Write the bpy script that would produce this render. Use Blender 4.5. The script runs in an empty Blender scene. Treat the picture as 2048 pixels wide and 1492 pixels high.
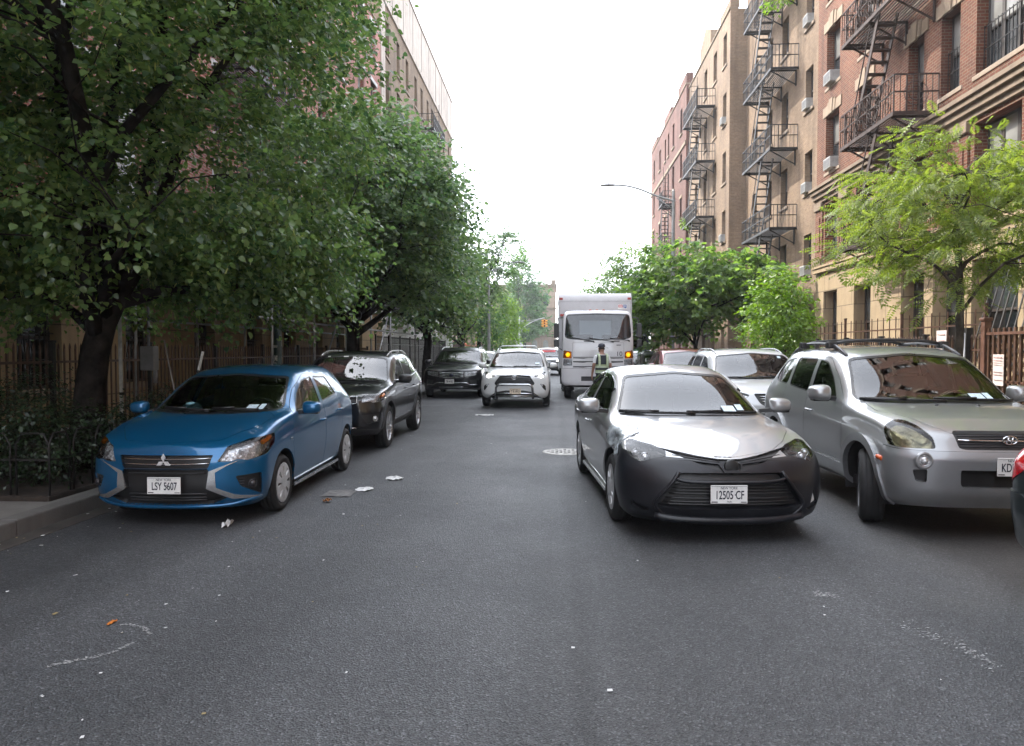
import bpy, bmesh, math, random
import numpy as np
from mathutils import Vector, Matrix
from mathutils.bvhtree import BVHTree
PI = math.pi
S = bpy.context.scene
COL = S.collection
R = math.radians
rng = np.random.default_rng(11)

# ---------------------------------------------------------------- objects
def tag(o, label=None, cat=None, group=None, kind=None):
    if label: o['label'] = label
    if cat: o['category'] = cat
    if group: o['group'] = group
    if kind: o['kind'] = kind
    return o
def thing(name, label, cat, loc=(0, 0, 0), rz=0, group=None):
    o = bpy.data.objects.new(name, None); COL.objects.link(o)
    o.empty_display_size = .1
    o.location = loc; o.rotation_euler = (0, 0, rz)
    return tag(o, label, cat, group)
def link(name, me, parent=None):
    o = bpy.data.objects.new(name, me); COL.objects.link(o)
    if parent: o.parent = parent
    return o
KIDS = None
def copy_tree(o, parent=None, kids=None):
    if kids is None:
        kids = {}
        for q in COL.objects:
            if q.parent: kids.setdefault(q.parent, []).append(q)
    c = o.copy(); COL.objects.link(c)
    if parent: c.parent = parent
    for ch in kids.get(o, []): copy_tree(ch, c, kids)
    return c
def np_mesh(name, V, F, mats, midx=None, smooth=False, uv=None):
    """V (n,3); F list of faces or an (m,k) array"""
    me = bpy.data.meshes.new(name)
    V = np.asarray(V, np.float32)
    me.vertices.add(len(V)); me.vertices.foreach_set('co', V.ravel())
    if isinstance(F, np.ndarray):
        m, k = F.shape; flat = F.ravel().astype(np.int32)
        starts = np.arange(m, dtype=np.int32) * k
    else:
        m = len(F); lens = np.array([len(f) for f in F], np.int32)
        flat = np.array([i for f in F for i in f], np.int32)
        starts = np.concatenate([[0], np.cumsum(lens)[:-1]]).astype(np.int32)
    me.loops.add(len(flat)); me.loops.foreach_set('vertex_index', flat)
    me.polygons.add(m); me.polygons.foreach_set('loop_start', starts)
    for q in (mats if isinstance(mats, (list, tuple)) else [mats]): me.materials.append(q)
    if midx is not None: me.polygons.foreach_set('material_index', np.asarray(midx, np.int32))
    me.polygons.foreach_set('use_smooth', np.full(m, bool(smooth)))
    me.update(calc_edges=True); me.validate()
    return me

class MB:
    """collects shapes; build() links them as one mesh object"""
    def __init__(s): s.V = []; s.F = []; s.M = []; s.S = []; s.n = 0
    def add(s, V, F, m=0, sm=False):
        for v in V: s.V.append(tuple(v))
        for f in F: s.F.append(tuple(i + s.n for i in f)); s.M.append(m); s.S.append(sm)
        s.n += len(V); return s
    def box(s, a, b, m=0, bev=0):
        x0, x1 = sorted((a[0], b[0])); y0, y1 = sorted((a[1], b[1])); z0, z1 = sorted((a[2], b[2]))
        if bev <= 0:
            V = [(x, y, z) for z in (z0, z1) for y in (y0, y1) for x in (x0, x1)]
            return s.add(V, [(0, 2, 3, 1), (4, 5, 7, 6), (0, 1, 5, 4), (2, 6, 7, 3), (0, 4, 6, 2), (1, 3, 7, 5)], m)
        bm = bmesh.new(); bmesh.ops.create_cube(bm, size=1)
        for v in bm.verts: v.co = Vector(((x0 + x1) / 2 + v.co.x * (x1 - x0), (y0 + y1) / 2 + v.co.y * (y1 - y0), (z0 + z1) / 2 + v.co.z * (z1 - z0)))
        bmesh.ops.bevel(bm, geom=bm.edges[:], offset=min(bev, .49 * min(x1 - x0, y1 - y0, z1 - z0)), segments=2, affect='EDGES', profile=.6)
        bm.verts.index_update()
        s.add([v.co for v in bm.verts], [[v.index for v in f.verts] for f in bm.faces], m, False); bm.free(); return s
    def bar(s, p, q, w, h=None, m=0, up=(0, 0, 1)):
        """rectangular bar from p to q"""
        h = h or w; p = Vector(p); q = Vector(q); d = (q - p).normalized(); u = Vector(up)
        if abs(d.dot(u)) > .98: u = Vector((1, 0, 0))
        a = d.cross(u).normalized() * (w / 2); b = a.cross(d).normalized() * (h / 2)
        V = [e + i * a + j * b for e in (p, q) for i, j in ((-1, -1), (1, -1), (1, 1), (-1, 1))]
        return s.add(V, [(0, 3, 2, 1), (4, 5, 6, 7), (0, 1, 5, 4), (1, 2, 6, 5), (2, 3, 7, 6), (3, 0, 4, 7)], m)
    def tube(s, pts, r, n=8, m=0, sm=True, cap=True, closed=False):
        pts = [Vector(p) for p in pts]; k = len(pts); r = r if hasattr(r, '__len__') else [r] * k
        V = []; prev = None
        for i, p in enumerate(pts):
            if closed: d = pts[(i + 1) % k] - pts[i - 1]
            else: d = pts[min(i + 1, k - 1)] - pts[max(i - 1, 0)]
            d = d.normalized() if d.length > 1e-9 else Vector((0, 0, 1))
            if prev is None:
                a = d.cross(Vector((0, 0, 1)));
                if a.length < .05: a = d.cross(Vector((1, 0, 0)))
            else: a = prev - d * prev.dot(d)
            a.normalize(); prev = a; b = d.cross(a)
            for j in range(n):
                t = 2 * PI * j / n; V.append(p + (a * math.cos(t) + b * math.sin(t)) * r[i])
        F = []
        for i in range(k if closed else k - 1):
            i2 = (i + 1) % k
            for j in range(n): F.append((i * n + j, i * n + (j + 1) % n, i2 * n + (j + 1) % n, i2 * n + j))
        if cap and not closed: F += [tuple(range(n))[::-1], tuple((k - 1) * n + j for j in range(n))]
        return s.add(V, F, m, sm)
    def lathe(s, prof, n=24, o=(0, 0, 0), axis='z', m=0, sm=True, a0=0, a1=2 * PI):
        """prof: list of (r, h)"""
        full = abs(a1 - a0 - 2 * PI) < 1e-6; c = n if full else n + 1; V = []
        for (r, h) in prof:
            for j in range(c):
                t = a0 + (a1 - a0) * j / n; a, b = r * math.cos(t), r * math.sin(t)
                p = {'z': (a, b, h), 'y': (a, h, b), 'x': (h, a, b)}[axis]
                V.append((p[0] + o[0], p[1] + o[1], p[2] + o[2]))
        F = []
        for i in range(len(prof) - 1):
            for j in range(n):
                j2 = (j + 1) % c; F.append((i * c + j, i * c + j2, (i + 1) * c + j2, (i + 1) * c + j))
        return s.add(V, F, m, sm)
    def prism(s, poly, o, e1, e2, d, m=0):
        """polygon (a,b) in plane o + a e1 + b e2, extruded by vector d"""
        o = Vector(o); e1 = Vector(e1); e2 = Vector(e2); d = Vector(d); k = len(poly)
        V = [o + e1 * a + e2 * b for a, b in poly]; V += [v + d for v in V]
        F = [tuple(range(k)), tuple(range(2 * k - 1, k - 1, -1))] + [(i, i + k, (i + 1) % k + k, (i + 1) % k) for i in range(k)]
        return s.add(V, F, m)
    def sphere(s, c, r, n=12, m=0):
        rr = r if hasattr(r, '__len__') else (r, r, r); V = []; F = []
        for i in range(n // 2 + 1):
            t = PI * i / (n // 2)
            for j in range(n):
                p = 2 * PI * j / n; V.append((c[0] + rr[0] * math.sin(t) * math.cos(p), c[1] + rr[1] * math.sin(t) * math.sin(p), c[2] + rr[2] * math.cos(t)))
        for i in range(n // 2):
            for j in range(n): F.append((i * n + j, (i + 1) * n + j, (i + 1) * n + (j + 1) % n, i * n + (j + 1) % n))
        return s.add(V, F, m, True)
    def mesh(s, name, mats):
        me = np_mesh(name, np.array(s.V), s.F, mats, s.M)
        me.polygons.foreach_set('use_smooth', np.array(s.S, bool))
        bm = bmesh.new(); bm.from_mesh(me)
        if len(bm.faces) < 6000: bmesh.ops.recalc_face_normals(bm, faces=bm.faces[:])
        bm.to_mesh(me); bm.free(); return me
    def build(s, name, mats, parent=None):
        return link(name, s.mesh(name, mats), parent)

# ---------------------------------------------------------------- materials
MATS = {}
def nodes(name):
    m = bpy.data.materials.new(name); m.use_nodes = True; nt = m.node_tree
    b = nt.nodes['Principled BSDF']
    def N(t, **kw):
        n = nt.nodes.new(t)
        for k, v in kw.items():
            if k in n.inputs: n.inputs[k].default_value = v
            else: setattr(n, k, v)
        return n
    def L(a, b_): nt.links.new(a, b_)
    return m, nt, b, N, L
def c4(c): return (c[0], c[1], c[2], 1)
def mixc(N, L, fac, a, b, mode='MIX'):
    n = N('ShaderNodeMix', data_type='RGBA', blend_type=mode)
    for sock, v in ((0, fac), (6, a), (7, b)):
        if hasattr(v, 'is_linked'): L(v, n.inputs[sock])
        elif sock == 0: n.inputs[0].default_value = v
        else: n.inputs[sock].default_value = c4(v)
    return n.outputs[2]
def ramp(N, L, src, stops):
    n = N('ShaderNodeValToRGB'); L(src, n.inputs[0]); e = n.color_ramp.elements
    while len(e) < len(stops): e.new(.5)
    for q, (p, c) in zip(e, stops):
        q.position = p; q.color = c4(c if hasattr(c, '__len__') else (c, c, c))
    return n.outputs[0]
def math_(N, L, op, a, b=0.0):
    n = N('ShaderNodeMath', operation=op)
    for i, v in enumerate((a, b)):
        if hasattr(v, 'is_linked'): L(v, n.inputs[i])
        else: n.inputs[i].default_value = v
    return n.outputs[0]
def mat(name, col, rough=.5, metal=0, coat=0, spec=.5, var=.12, vscale=6, bump=0, bscale=60, col2=None, emit=0, sheen=0, dirt=0):
    """plain surface with some unevenness of tone and gloss"""
    if name in MATS: return MATS[name]
    m, nt, b, N, L = nodes(name)
    tc = N('ShaderNodeTexCoord'); nz = N('ShaderNodeTexNoise', Scale=vscale, Detail=5.0, Roughness=.6); L(tc.outputs['Object'], nz.inputs['Vector'])
    c2 = col2 or tuple(max(0, q * (1 - 2 * var)) for q in col); c1 = tuple(min(1, q * (1 + var)) for q in col) if not col2 else col
    cc = mixc(N, L, ramp(N, L, nz.outputs[0], [(.32, 0), (.68, 1)]), c2, c1)
    L(cc, b.inputs['Base Color'])
    b.inputs['Metallic'].default_value = metal; b.inputs['Coat Weight'].default_value = coat; b.inputs['Coat Roughness'].default_value = .04
    b.inputs['Specular IOR Level'].default_value = spec
    rr = N('ShaderNodeMapRange'); L(nz.outputs[0], rr.inputs[0]); rr.inputs[1].default_value = .3; rr.inputs[2].default_value = .7
    rr.inputs[3].default_value = max(.02, rough * .85); rr.inputs[4].default_value = min(1, rough * 1.15); L(rr.outputs[0], b.inputs['Roughness'])
    if bump:
        n2 = N('ShaderNodeTexNoise', Scale=bscale, Detail=4.0); L(tc.outputs['Object'], n2.inputs['Vector'])
        bp = N('ShaderNodeBump', Strength=bump, Distance=.01); L(n2.outputs[0], bp.inputs['Height']); L(bp.outputs[0], b.inputs['Normal'])
    if emit:
        b.inputs['Emission Color'].default_value = c4(col); b.inputs['Emission Strength'].default_value = emit
    MATS[name] = m; return m
def glass(name, tint=(.55, .6, .6), rough=.005, ior=1.5):
    if name in MATS: return MATS[name]
    m, nt, b, N, L = nodes(name)
    fr = N('ShaderNodeFresnel', IOR=ior); tr = N('ShaderNodeBsdfTransparent', Color=c4(tint)); gl = N('ShaderNodeBsdfGlossy', Roughness=rough)
    tc = N('ShaderNodeTexCoord'); nz = N('ShaderNodeTexNoise', Scale=1.3, Detail=2.0); L(tc.outputs['Object'], nz.inputs[0])
    bp = N('ShaderNodeBump', Strength=.02, Distance=.05); L(nz.outputs[0], bp.inputs['Height']); L(bp.outputs[0], gl.inputs['Normal'])
    mx = N('ShaderNodeMixShader'); L(fr.outputs[0], mx.inputs[0]); L(tr.outputs[0], mx.inputs[1]); L(gl.outputs[0], mx.inputs[2])
    L(mx.outputs[0], nt.nodes['Material Output'].inputs['Surface']); nt.nodes.remove(b)
    MATS[name] = m; return m
def window_glass(name, tint):
    """house window: dark room behind, sky mirrored in slightly wavy panes"""
    if name in MATS: return MATS[name]
    m, nt, b, N, L = nodes(name)
    tc = N('ShaderNodeTexCoord'); nz = N('ShaderNodeTexNoise', Scale=1.1, Detail=2.0); L(tc.outputs['Object'], nz.inputs[0])
    L(mixc(N, L, ramp(N, L, nz.outputs[0], [(.35, 0), (.65, 1)]), tuple(q * .6 for q in tint), tint), b.inputs['Base Color'])
    b.inputs['Roughness'].default_value = .06; b.inputs['Specular IOR Level'].default_value = .9
    bp = N('ShaderNodeBump', Strength=.12, Distance=.05); L(nz.outputs[0], bp.inputs['Height']); L(bp.outputs[0], b.inputs['Normal'])
    MATS[name] = m; return m
def paint(name, col, metal=.35, rough=.32, flake=.06, dust=.10):
    """car paint: flaked base under clear coat, a film of road dust low down"""
    if name in MATS: return MATS[name]
    m, nt, b, N, L = nodes(name)
    tc = N('ShaderNodeTexCoord'); nz = N('ShaderNodeTexNoise', Scale=900.0, Detail=1.0); L(tc.outputs['Object'], nz.inputs['Vector'])
    base = mixc(N, L, nz.outputs[0], tuple(q * (1 - 2 * flake) for q in col), tuple(min(1, q * (1 + 2 * flake)) for q in col))
    d = N('ShaderNodeTexNoise', Scale=3.0, Detail=8.0, Roughness=.7); L(tc.outputs['Object'], d.inputs['Vector'])
    sp = N('ShaderNodeSeparateXYZ'); L(tc.outputs['Object'], sp.inputs[0])
    low = N('ShaderNodeMapRange'); L(sp.outputs[2], low.inputs[0]); low.inputs[1].default_value = .75; low.inputs[2].default_value = .15; low.inputs[3].default_value = .25; low.inputs[4].default_value = 1
    fac = math_(N, L, 'MULTIPLY', ramp(N, L, d.outputs[0], [(.38, 0), (.72, 1)]), math_(N, L, 'MULTIPLY', low.outputs[0], dust * 3))
    L(mixc(N, L, fac, base, (.16, .15, .14)), b.inputs['Base Color'])
    b.inputs['Metallic'].default_value = metal; b.inputs['Roughness'].default_value = rough
    b.inputs['Specular IOR Level'].default_value = .25; b.inputs['Coat Weight'].default_value = 1; b.inputs['Coat IOR'].default_value = 1.5
    L(math_(N, L, 'ADD', math_(N, L, 'MULTIPLY', fac, .5), .03), b.inputs['Coat Roughness'])
    MATS[name] = m; return m
# ---------------------------------------------------------------- car bodies
def curve(tab):
    """monotone cubic through (y, value) pairs"""
    t = np.array(tab, float); x, v = t[:, 0], t[:, 1]
    if len(x) == 1: return lambda q: np.full_like(np.asarray(q, float), v[0])
    h = np.diff(x); d = np.diff(v) / h; m = np.zeros(len(x)); m[0], m[-1] = d[0], d[-1]
    for i in range(1, len(x) - 1):
        if d[i - 1] * d[i] > 0:
            w1, w2 = 2 * h[i] + h[i - 1], h[i] + 2 * h[i - 1]; m[i] = (w1 + w2) / (w1 / d[i - 1] + w2 / d[i])
    def f(q):
        q = np.clip(np.asarray(q, float), x[0], x[-1]); i = np.clip(np.searchsorted(x, q) - 1, 0, len(x) - 2)
        s = (q - x[i]) / h[i]
        return (v[i] * (1 + 2 * s) * (1 - s) ** 2 + m[i] * h[i] * s * (1 - s) ** 2 + v[i + 1] * s * s * (3 - 2 * s) + m[i + 1] * h[i] * s * s * (s - 1))
    return f
def crom(P, per, alpha=.5):
    """centripetal Catmull-Rom through P (k,...,d), `per` samples a span"""
    P = np.asarray(P, float); k = len(P); Q = np.concatenate([[2 * P[0] - P[1]], P, [2 * P[-1] - P[-2]]]); out = []
    for i in range(k - 1):
        p0, p1, p2, p3 = Q[i:i + 4]
        def dt(a, b): return np.maximum(np.linalg.norm(b - a, axis=-1, keepdims=True), 1e-4) ** alpha
        t0 = 0; t1 = dt(p0, p1); t2 = t1 + dt(p1, p2); t3 = t2 + dt(p2, p3)
        for s in (np.arange(per) / per):
            t = t1 + (t2 - t1) * s
            a1 = (t1 - t) / t1 * p0 + t / t1 * p1; a2 = (t2 - t) / (t2 - t1) * p1 + (t - t1) / (t2 - t1) * p2; a3 = (t3 - t) / (t3 - t2) * p2 + (t - t2) / (t3 - t2) * p3
            b1 = (t2 - t) / t2 * a1 + t / t2 * a2; b2 = (t3 - t) / (t3 - t1) * a2 + (t - t1) / (t3 - t1) * a3
            out.append((t2 - t) / (t2 - t1) * b1 + (t - t1) / (t2 - t1) * b2)
    out.append(P[-1]); return np.array(out)
def shell(c):
    """body skin as a grid of sections: stations round the nose, along the side, round the tail; half car, x>=0"""
    L, W = c['L'], c['W']; df, nf = c.get('bow', (.35, 2.6)); dr, nr = c.get('stern', (.3, 2.8))
    n1, n2, n3 = c.get('n1', 28), c.get('n', 78), c.get('n3', 16)
    th = np.linspace(0, PI / 2, n1); s, co = np.sin(th), np.cos(th)
    xf = W * s ** (2 / nf); yf = df * (1 - co ** (2 / nf))
    ym = np.linspace(df, L - dr, n2 + 2)[1:-1]
    tr = np.linspace(PI / 2, 0, n3); xr = W * np.sin(tr) ** (2 / nr); yr = L - dr * (1 - np.cos(tr) ** (2 / nr))
    X = np.concatenate([xf, np.full(len(ym), W), xr]); Y = np.concatenate([yf, ym, yr])
    X = X * curve(c['plan'])(Y)
    g = lambda k: curve(c[k])(Y)
    zb, zs, zt, zr, zc = g('zb'), g('zs'), g('zt'), g('zr'), g('zc')
    kb, kt, kr = g('kb'), g('kt'), g('kr'); sm = c.get('sm', .012)
    zm = zb + (zs - zb) * .5; crown = c.get('crown', .62)
    inset = np.minimum(.07, X * .3)
    P = [(X * kb - inset, zb), (X * kb - inset * .1, zb + .05), (X * (kb + 1) / 2, zb + (zm - zb) * .55), (X, zm), (X * (1 - sm * .2), zs - .03), (X * (1 - sm), zs + .015), (X * kt, zt), (X * kr, zr),
         (X * kr * .80, zr + (zc - zr) * crown), (X * kr * .42, zr + (zc - zr) * (.9)), (X * 0, zc)]
    P = np.stack([np.stack([a, b], -1) for a, b in P])
    per = c.get('per', 5); C = crom(P, per)           # (v, u, 2)
    nose, tail = curve(c['nose']), curve(c['tail']); wn = np.clip(1 - Y / c.get('nreach', .75), 0, 1) ** 1.3; wt = np.clip(1 - (L - Y) / c.get('treach', .8), 0, 1) ** 1.3
    x = np.maximum(C[..., 0], 0); z = C[..., 1]
    y = Y[None, :] + nose(z) * wn[None, :] - tail(z) * wt[None, :]
    if 'warp' in c: x, y, z = c['warp'](x, y, z)
    G = np.stack([x, y, z], -1); nv, nu = G.shape[:2]
    V = G.reshape(-1, 3); i = np.arange(nv - 1)[:, None] * nu + np.arange(nu - 1)[None, :]
    Q = np.stack([i, i + 1, i + 1 + nu, i + nu], -1).reshape(-1, 4)
    V2 = V * [-1, 1, 1]; F = np.concatenate([Q, Q[:, ::-1] + len(V)]); VV = np.concatenate([V, V2])
    bm = bmesh.new(); vs = [bm.verts.new(v) for v in VV]; bm.verts.ensure_lookup_table()
    for f in F:
        try: bm.faces.new([vs[k] for k in f])
        except ValueError: pass
    bmesh.ops.remove_doubles(bm, verts=bm.verts[:], dist=.0012)
    bmesh.ops.dissolve_degenerate(bm, dist=.0008, edges=bm.edges[:])
    bmesh.ops.recalc_face_normals(bm, faces=bm.faces[:])
    bm.normal_update()
    up = sum(f.normal.z * f.calc_area() for f in bm.faces)
    if up < 0: bmesh.ops.reverse_faces(bm, faces=bm.faces[:])
    bm.normal_update()
    return bm
def rounded(P, r=.03, n=3):
    out = []; k = len(P)
    for i in range(k):
        a, b, c = (np.array(P[(i + j) % k][:2], float) for j in (-1, 0, 1)); rr = P[i][2] if len(P[i]) > 2 else r
        d1, d2 = a - b, c - b; l1, l2 = np.linalg.norm(d1), np.linalg.norm(d2); q = min(rr, l1 * .45, l2 * .45)
        if q < .003: out.append(tuple(b)); continue
        p, e = b + d1 / l1 * q, b + d2 / l2 * q
        for t in np.linspace(0, 1, n): out.append(tuple((1 - t) ** 2 * p + 2 * t * (1 - t) * b + t * t * e))
    return out
def inset_poly(P, d):
    P = [np.array(p, float) for p in P]; k = len(P); A = sum(P[i][0] * P[(i + 1) % k][1] - P[(i + 1) % k][0] * P[i][1] for i in range(k))
    sg = 1 if A > 0 else -1; out = []
    for i in range(k):
        a, b, c = P[i - 1], P[i], P[(i + 1) % k]; e1, e2 = b - a, c - b
        n1 = np.array([-e1[1], e1[0]]) / max(np.linalg.norm(e1), 1e-9) * sg; n2 = np.array([-e2[1], e2[0]]) / max(np.linalg.norm(e2), 1e-9) * sg
        m = n1 + n2; m = m / max(np.linalg.norm(m), 1e-6); out.append(tuple(b + m * d / max(.5, float(m @ n1))))
    return out
def inside(P, s, z):
    r = False; k = len(P); j = k - 1
    for i in range(k):
        if (P[i][1] > z) != (P[j][1] > z) and s < (P[j][0] - P[i][0]) * (z - P[i][1]) / (P[j][1] - P[i][1]) + P[i][0]: r = not r
        j = i
    return r
class Body:
    """a car skin that regions can be cut out of. view angle a: 0 looks at the front, 90 at the +x side, 180 at the tail, 'top' from above"""
    def __init__(s, c):
        s.c = c; s.bm = shell(c); s.lay = s.bm.faces.layers.int.new('pid'); s.ids = {}; s.tmp = bpy.data.meshes.new('tmp'); s.bvh = BVHTree.FromBMesh(s.bm)
    def pid(s, name): return s.ids.setdefault(name, len(s.ids) + 1)
    def basis(s, a, mir):
        if a == 'top': return Vector((1, 0, 0)), Vector((0, 1, 0)), Vector((0, 0, 1))
        t = R(a); k = -1 if mir else 1
        return Vector((k * math.cos(t), math.sin(t), 0)), Vector((0, 0, 1)), Vector((k * math.sin(t), -math.cos(t), 0))
    def hit(s, a, u, v, mir=False, off=0):
        e1, e2, n = s.basis(a, mir)
        o = e1 * u + e2 * v
        if a != 'top' and abs(math.cos(R(a))) < .3: pass
        if a == 90: o += Vector((0, 0, 0))
        p, nn, i, d = s.bvh.ray_cast(o + n * 9, -n)
        if p is None: p, nn, i, d = s.bvh.find_nearest(o)
        if nn.dot(n) < 0: nn = -nn
        return p + nn * off, nn
    def cut(s, name, P, a, mir=None, over=(), face=.02, cond=None, ring=0, ringname='shut_line'):
        """cut region; mir None = as is, True = mirrored as well under the same name"""
        if ring:
            s.cut(ringname, P, a, mir, over, face, cond); s.cut(name, inset_poly(P, ring), a, mir, tuple(over) + (ringname,), face, cond); return
        for mm in ((False,) if not mir else (False, True)):
            s._cut(name, P, a, mm, over, face, cond)
    def _cut(s, name, P, a, mir, over, face, cond):
        e1, e2, n = s.basis(a, mir); bm, lay = s.bm, s.lay; ok = {0} | {s.ids[o] for o in over if o in s.ids}
        A = [(float(p[0]), float(p[1])) for p in P]; AA = np.array(A); lo, hi = AA.min(0) - .004, AA.max(0) + .004
        e1t, e2t, nt_ = tuple(e1), tuple(e2), tuple(n); B = {}
        def bounds(f):
            us = []; vs = []
            for v in f.verts:
                x, y, z = v.co; us.append(x * e1t[0] + y * e1t[1] + z * e1t[2]); vs.append(x * e2t[0] + y * e2t[1] + z * e2t[2])
            return min(us), max(us), min(vs), max(vs)
        l0, l1, h0, h1 = float(lo[0]), float(lo[1]), float(hi[0]), float(hi[1])
        bm.faces.index_update(); bm.faces.ensure_lookup_table(); me = s.tmp; bm.to_mesh(me); nf = len(me.polygons)
        ce = np.empty(nf * 3, np.float32); no = np.empty(nf * 3, np.float32); pi_ = np.empty(nf, np.int32)
        me.polygons.foreach_get('center', ce); me.polygons.foreach_get('normal', no); me.attributes['pid'].data.foreach_get('value', pi_)
        ce = ce.reshape(-1, 3); no = no.reshape(-1, 3); u, v = ce @ np.array(e1t), ce @ np.array(e2t)
        mask = (no @ np.array(nt_) >= face) & (u > l0 - .14) & (u < h0 + .14) & (v > l1 - .14) & (v < h1 + .14) & np.isin(pi_, list(ok))
        for fi in np.nonzero(mask)[0]:
            f = bm.faces[int(fi)]; q = bounds(f)
            if q[1] < l0 or q[0] > h0 or q[3] < l1 or q[2] > h1: continue
            if cond is None or cond(f.calc_center_median()): B[f] = q
        k = len(A)
        for i in range(k):
            p, q = A[i], A[(i + 1) % k]; dx, dy = q[0] - p[0], q[1] - p[1]; l = math.hypot(dx, dy)
            if l < 1e-5: continue
            nr = (-dy / l, dx / l); a0, a1 = min(p[0], q[0]) - .004, max(p[0], q[0]) + .004; c0, c1 = min(p[1], q[1]) - .004, max(p[1], q[1]) + .004; near = []
            for f, t in B.items():
                if t[1] < a0 or t[0] > a1 or t[3] < c0 or t[2] > c1: continue
                near.append(f)
            if not near: continue
            for f in near: del B[f]
            geom = near + list({e for f in near for e in f.edges}) + list({v for f in near for v in f.verts})
            r = bmesh.ops.bisect_plane(bm, geom=geom, dist=2e-5, plane_co=e1 * p[0] + e2 * p[1], plane_no=(e1 * nr[0] + e2 * nr[1]))
            for g in r['geom']:
                if isinstance(g, bmesh.types.BMFace): B[g] = bounds(g)
        i = s.pid(name)
        for f in B:
            if f[lay] in ok:
                c = f.calc_center_median()
                if inside(A, c.dot(e1), c.dot(e2)): f[lay] = i
    def drop(s, name):
        if name not in s.ids: return
        i = s.ids[name]; bmesh.ops.delete(s.bm, geom=[f for f in s.bm.faces if f[s.lay] == i], context='FACES'); del_ = s.ids.pop(name)
    def islands(s, i):
        todo = {f for f in s.bm.faces if f[s.lay] == i}; out = []
        while todo:
            st = [todo.pop()]; isl = [st[0]]
            while st:
                f = st.pop()
                for e in f.edges:
                    for g in e.link_faces:
                        if g in todo: todo.discard(g); st.append(g); isl.append(g)
            out.append(isl)
        return out
    def part(s, name, m, parent, obj=None, off=0, rim=.012, rimmat=None, split=True, shade=True, minf=2, squash=None, faces=None):
        """link region `name` (or the uncut rest for None) as mesh parts, one for each island when split"""
        i = 0 if name is None else s.ids.get(name)
        if i is None: return []
        s.bm.normal_update()
        groups = [faces] if faces is not None else (s.islands(i) if split else [[f for f in s.bm.faces if f[s.lay] == i]])
        out = []
        for g in groups:
            if len(g) < minf: continue
            vi = {}; V = []; NN = []; F = []
            for f in g:
                ff = []
                for v in f.verts:
                    if v not in vi: vi[v] = len(V); V.append(v.co + v.normal * off); NN.append(v.normal.copy())
                    ff.append(vi[v])
                F.append(ff)
            nb = len(F); mi = [0] * nb
            if rim:
                gs = set(g)
                for f in g:
                    for l in f.loops:
                        e = l.edge
                        if sum(1 for q in e.link_faces if q in gs) == 1:
                            a, b = vi[l.vert], vi[l.link_loop_next.vert]; k = len(V)
                            V.append(V[a] - NN[a] * rim); V.append(V[b] - NN[b] * rim)
                            F.append([b, a, k, k + 1]); mi.append(1 if rimmat else 0)
            if squash: V = [squash(v) for v in V]
            me = np_mesh(obj or name, np.array([tuple(v) for v in V]), F, [m] + ([rimmat] if rimmat else []), mi, True)
            if shade and len(me.vertices) == len(V):
                nn = np.zeros((len(V), 3)); nn[:len(NN)] = [tuple(q) for q in NN]
                ls = np.empty(len(me.loops), np.int32); me.loops.foreach_get('vertex_index', ls)
                ln = nn[ls]; pn = np.empty(len(me.polygons) * 3); me.polygons.foreach_get('normal', pn); pn = pn.reshape(-1, 3)
                st = np.empty(len(me.polygons), np.int32); tot = np.empty(len(me.polygons), np.int32)
                me.polygons.foreach_get('loop_start', st); me.polygons.foreach_get('loop_total', tot)
                if nb == len(me.polygons) - (len(F) - nb):
                    rimsel = np.repeat(np.arange(len(tot)) >= nb, tot); ln[rimsel] = np.repeat(pn, tot, 0)[rimsel]
                    me.normals_split_custom_set([tuple(q) for q in ln])
            out.append(link(obj or name, me, parent))
        return out
    def strip(s, mb, pts, a, r=.008, off=.004, mir=False, n=6, m=0, per=4, flat=None):
        """a thin moulding lying along the skin through (u,v) points seen at angle a"""
        P = crom(np.array(pts, float), per) if len(pts) > 2 else np.linspace(pts[0], pts[1], 9)
        Q = [s.hit(a, p[0], p[1], mir, off) for p in P]
        if flat is None: mb.tube([q[0] for q in Q], r, n, m)
        else:
            V = []; F = []; k = len(Q)
            for j, (p, nn) in enumerate(Q):
                d = (Q[min(j + 1, k - 1)][0] - Q[max(j - 1, 0)][0]).normalized(); w = nn.cross(d).normalized() * flat
                V += [p - w - nn * .02, p - w * .9 + nn * r, p + w * .9 + nn * r, p + w - nn * .02]
            for j in range(k - 1):
                for q in range(3): F.append((j * 4 + q, j * 4 + q + 1, j * 4 + 5 + q, j * 4 + 4 + q))
            F += [(0, 1, 2, 3), (k * 4 - 1, k * 4 - 2, k * 4 - 3, k * 4 - 4)]
            mb.add(V, F, m, False)
SPEC = {}
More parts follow.
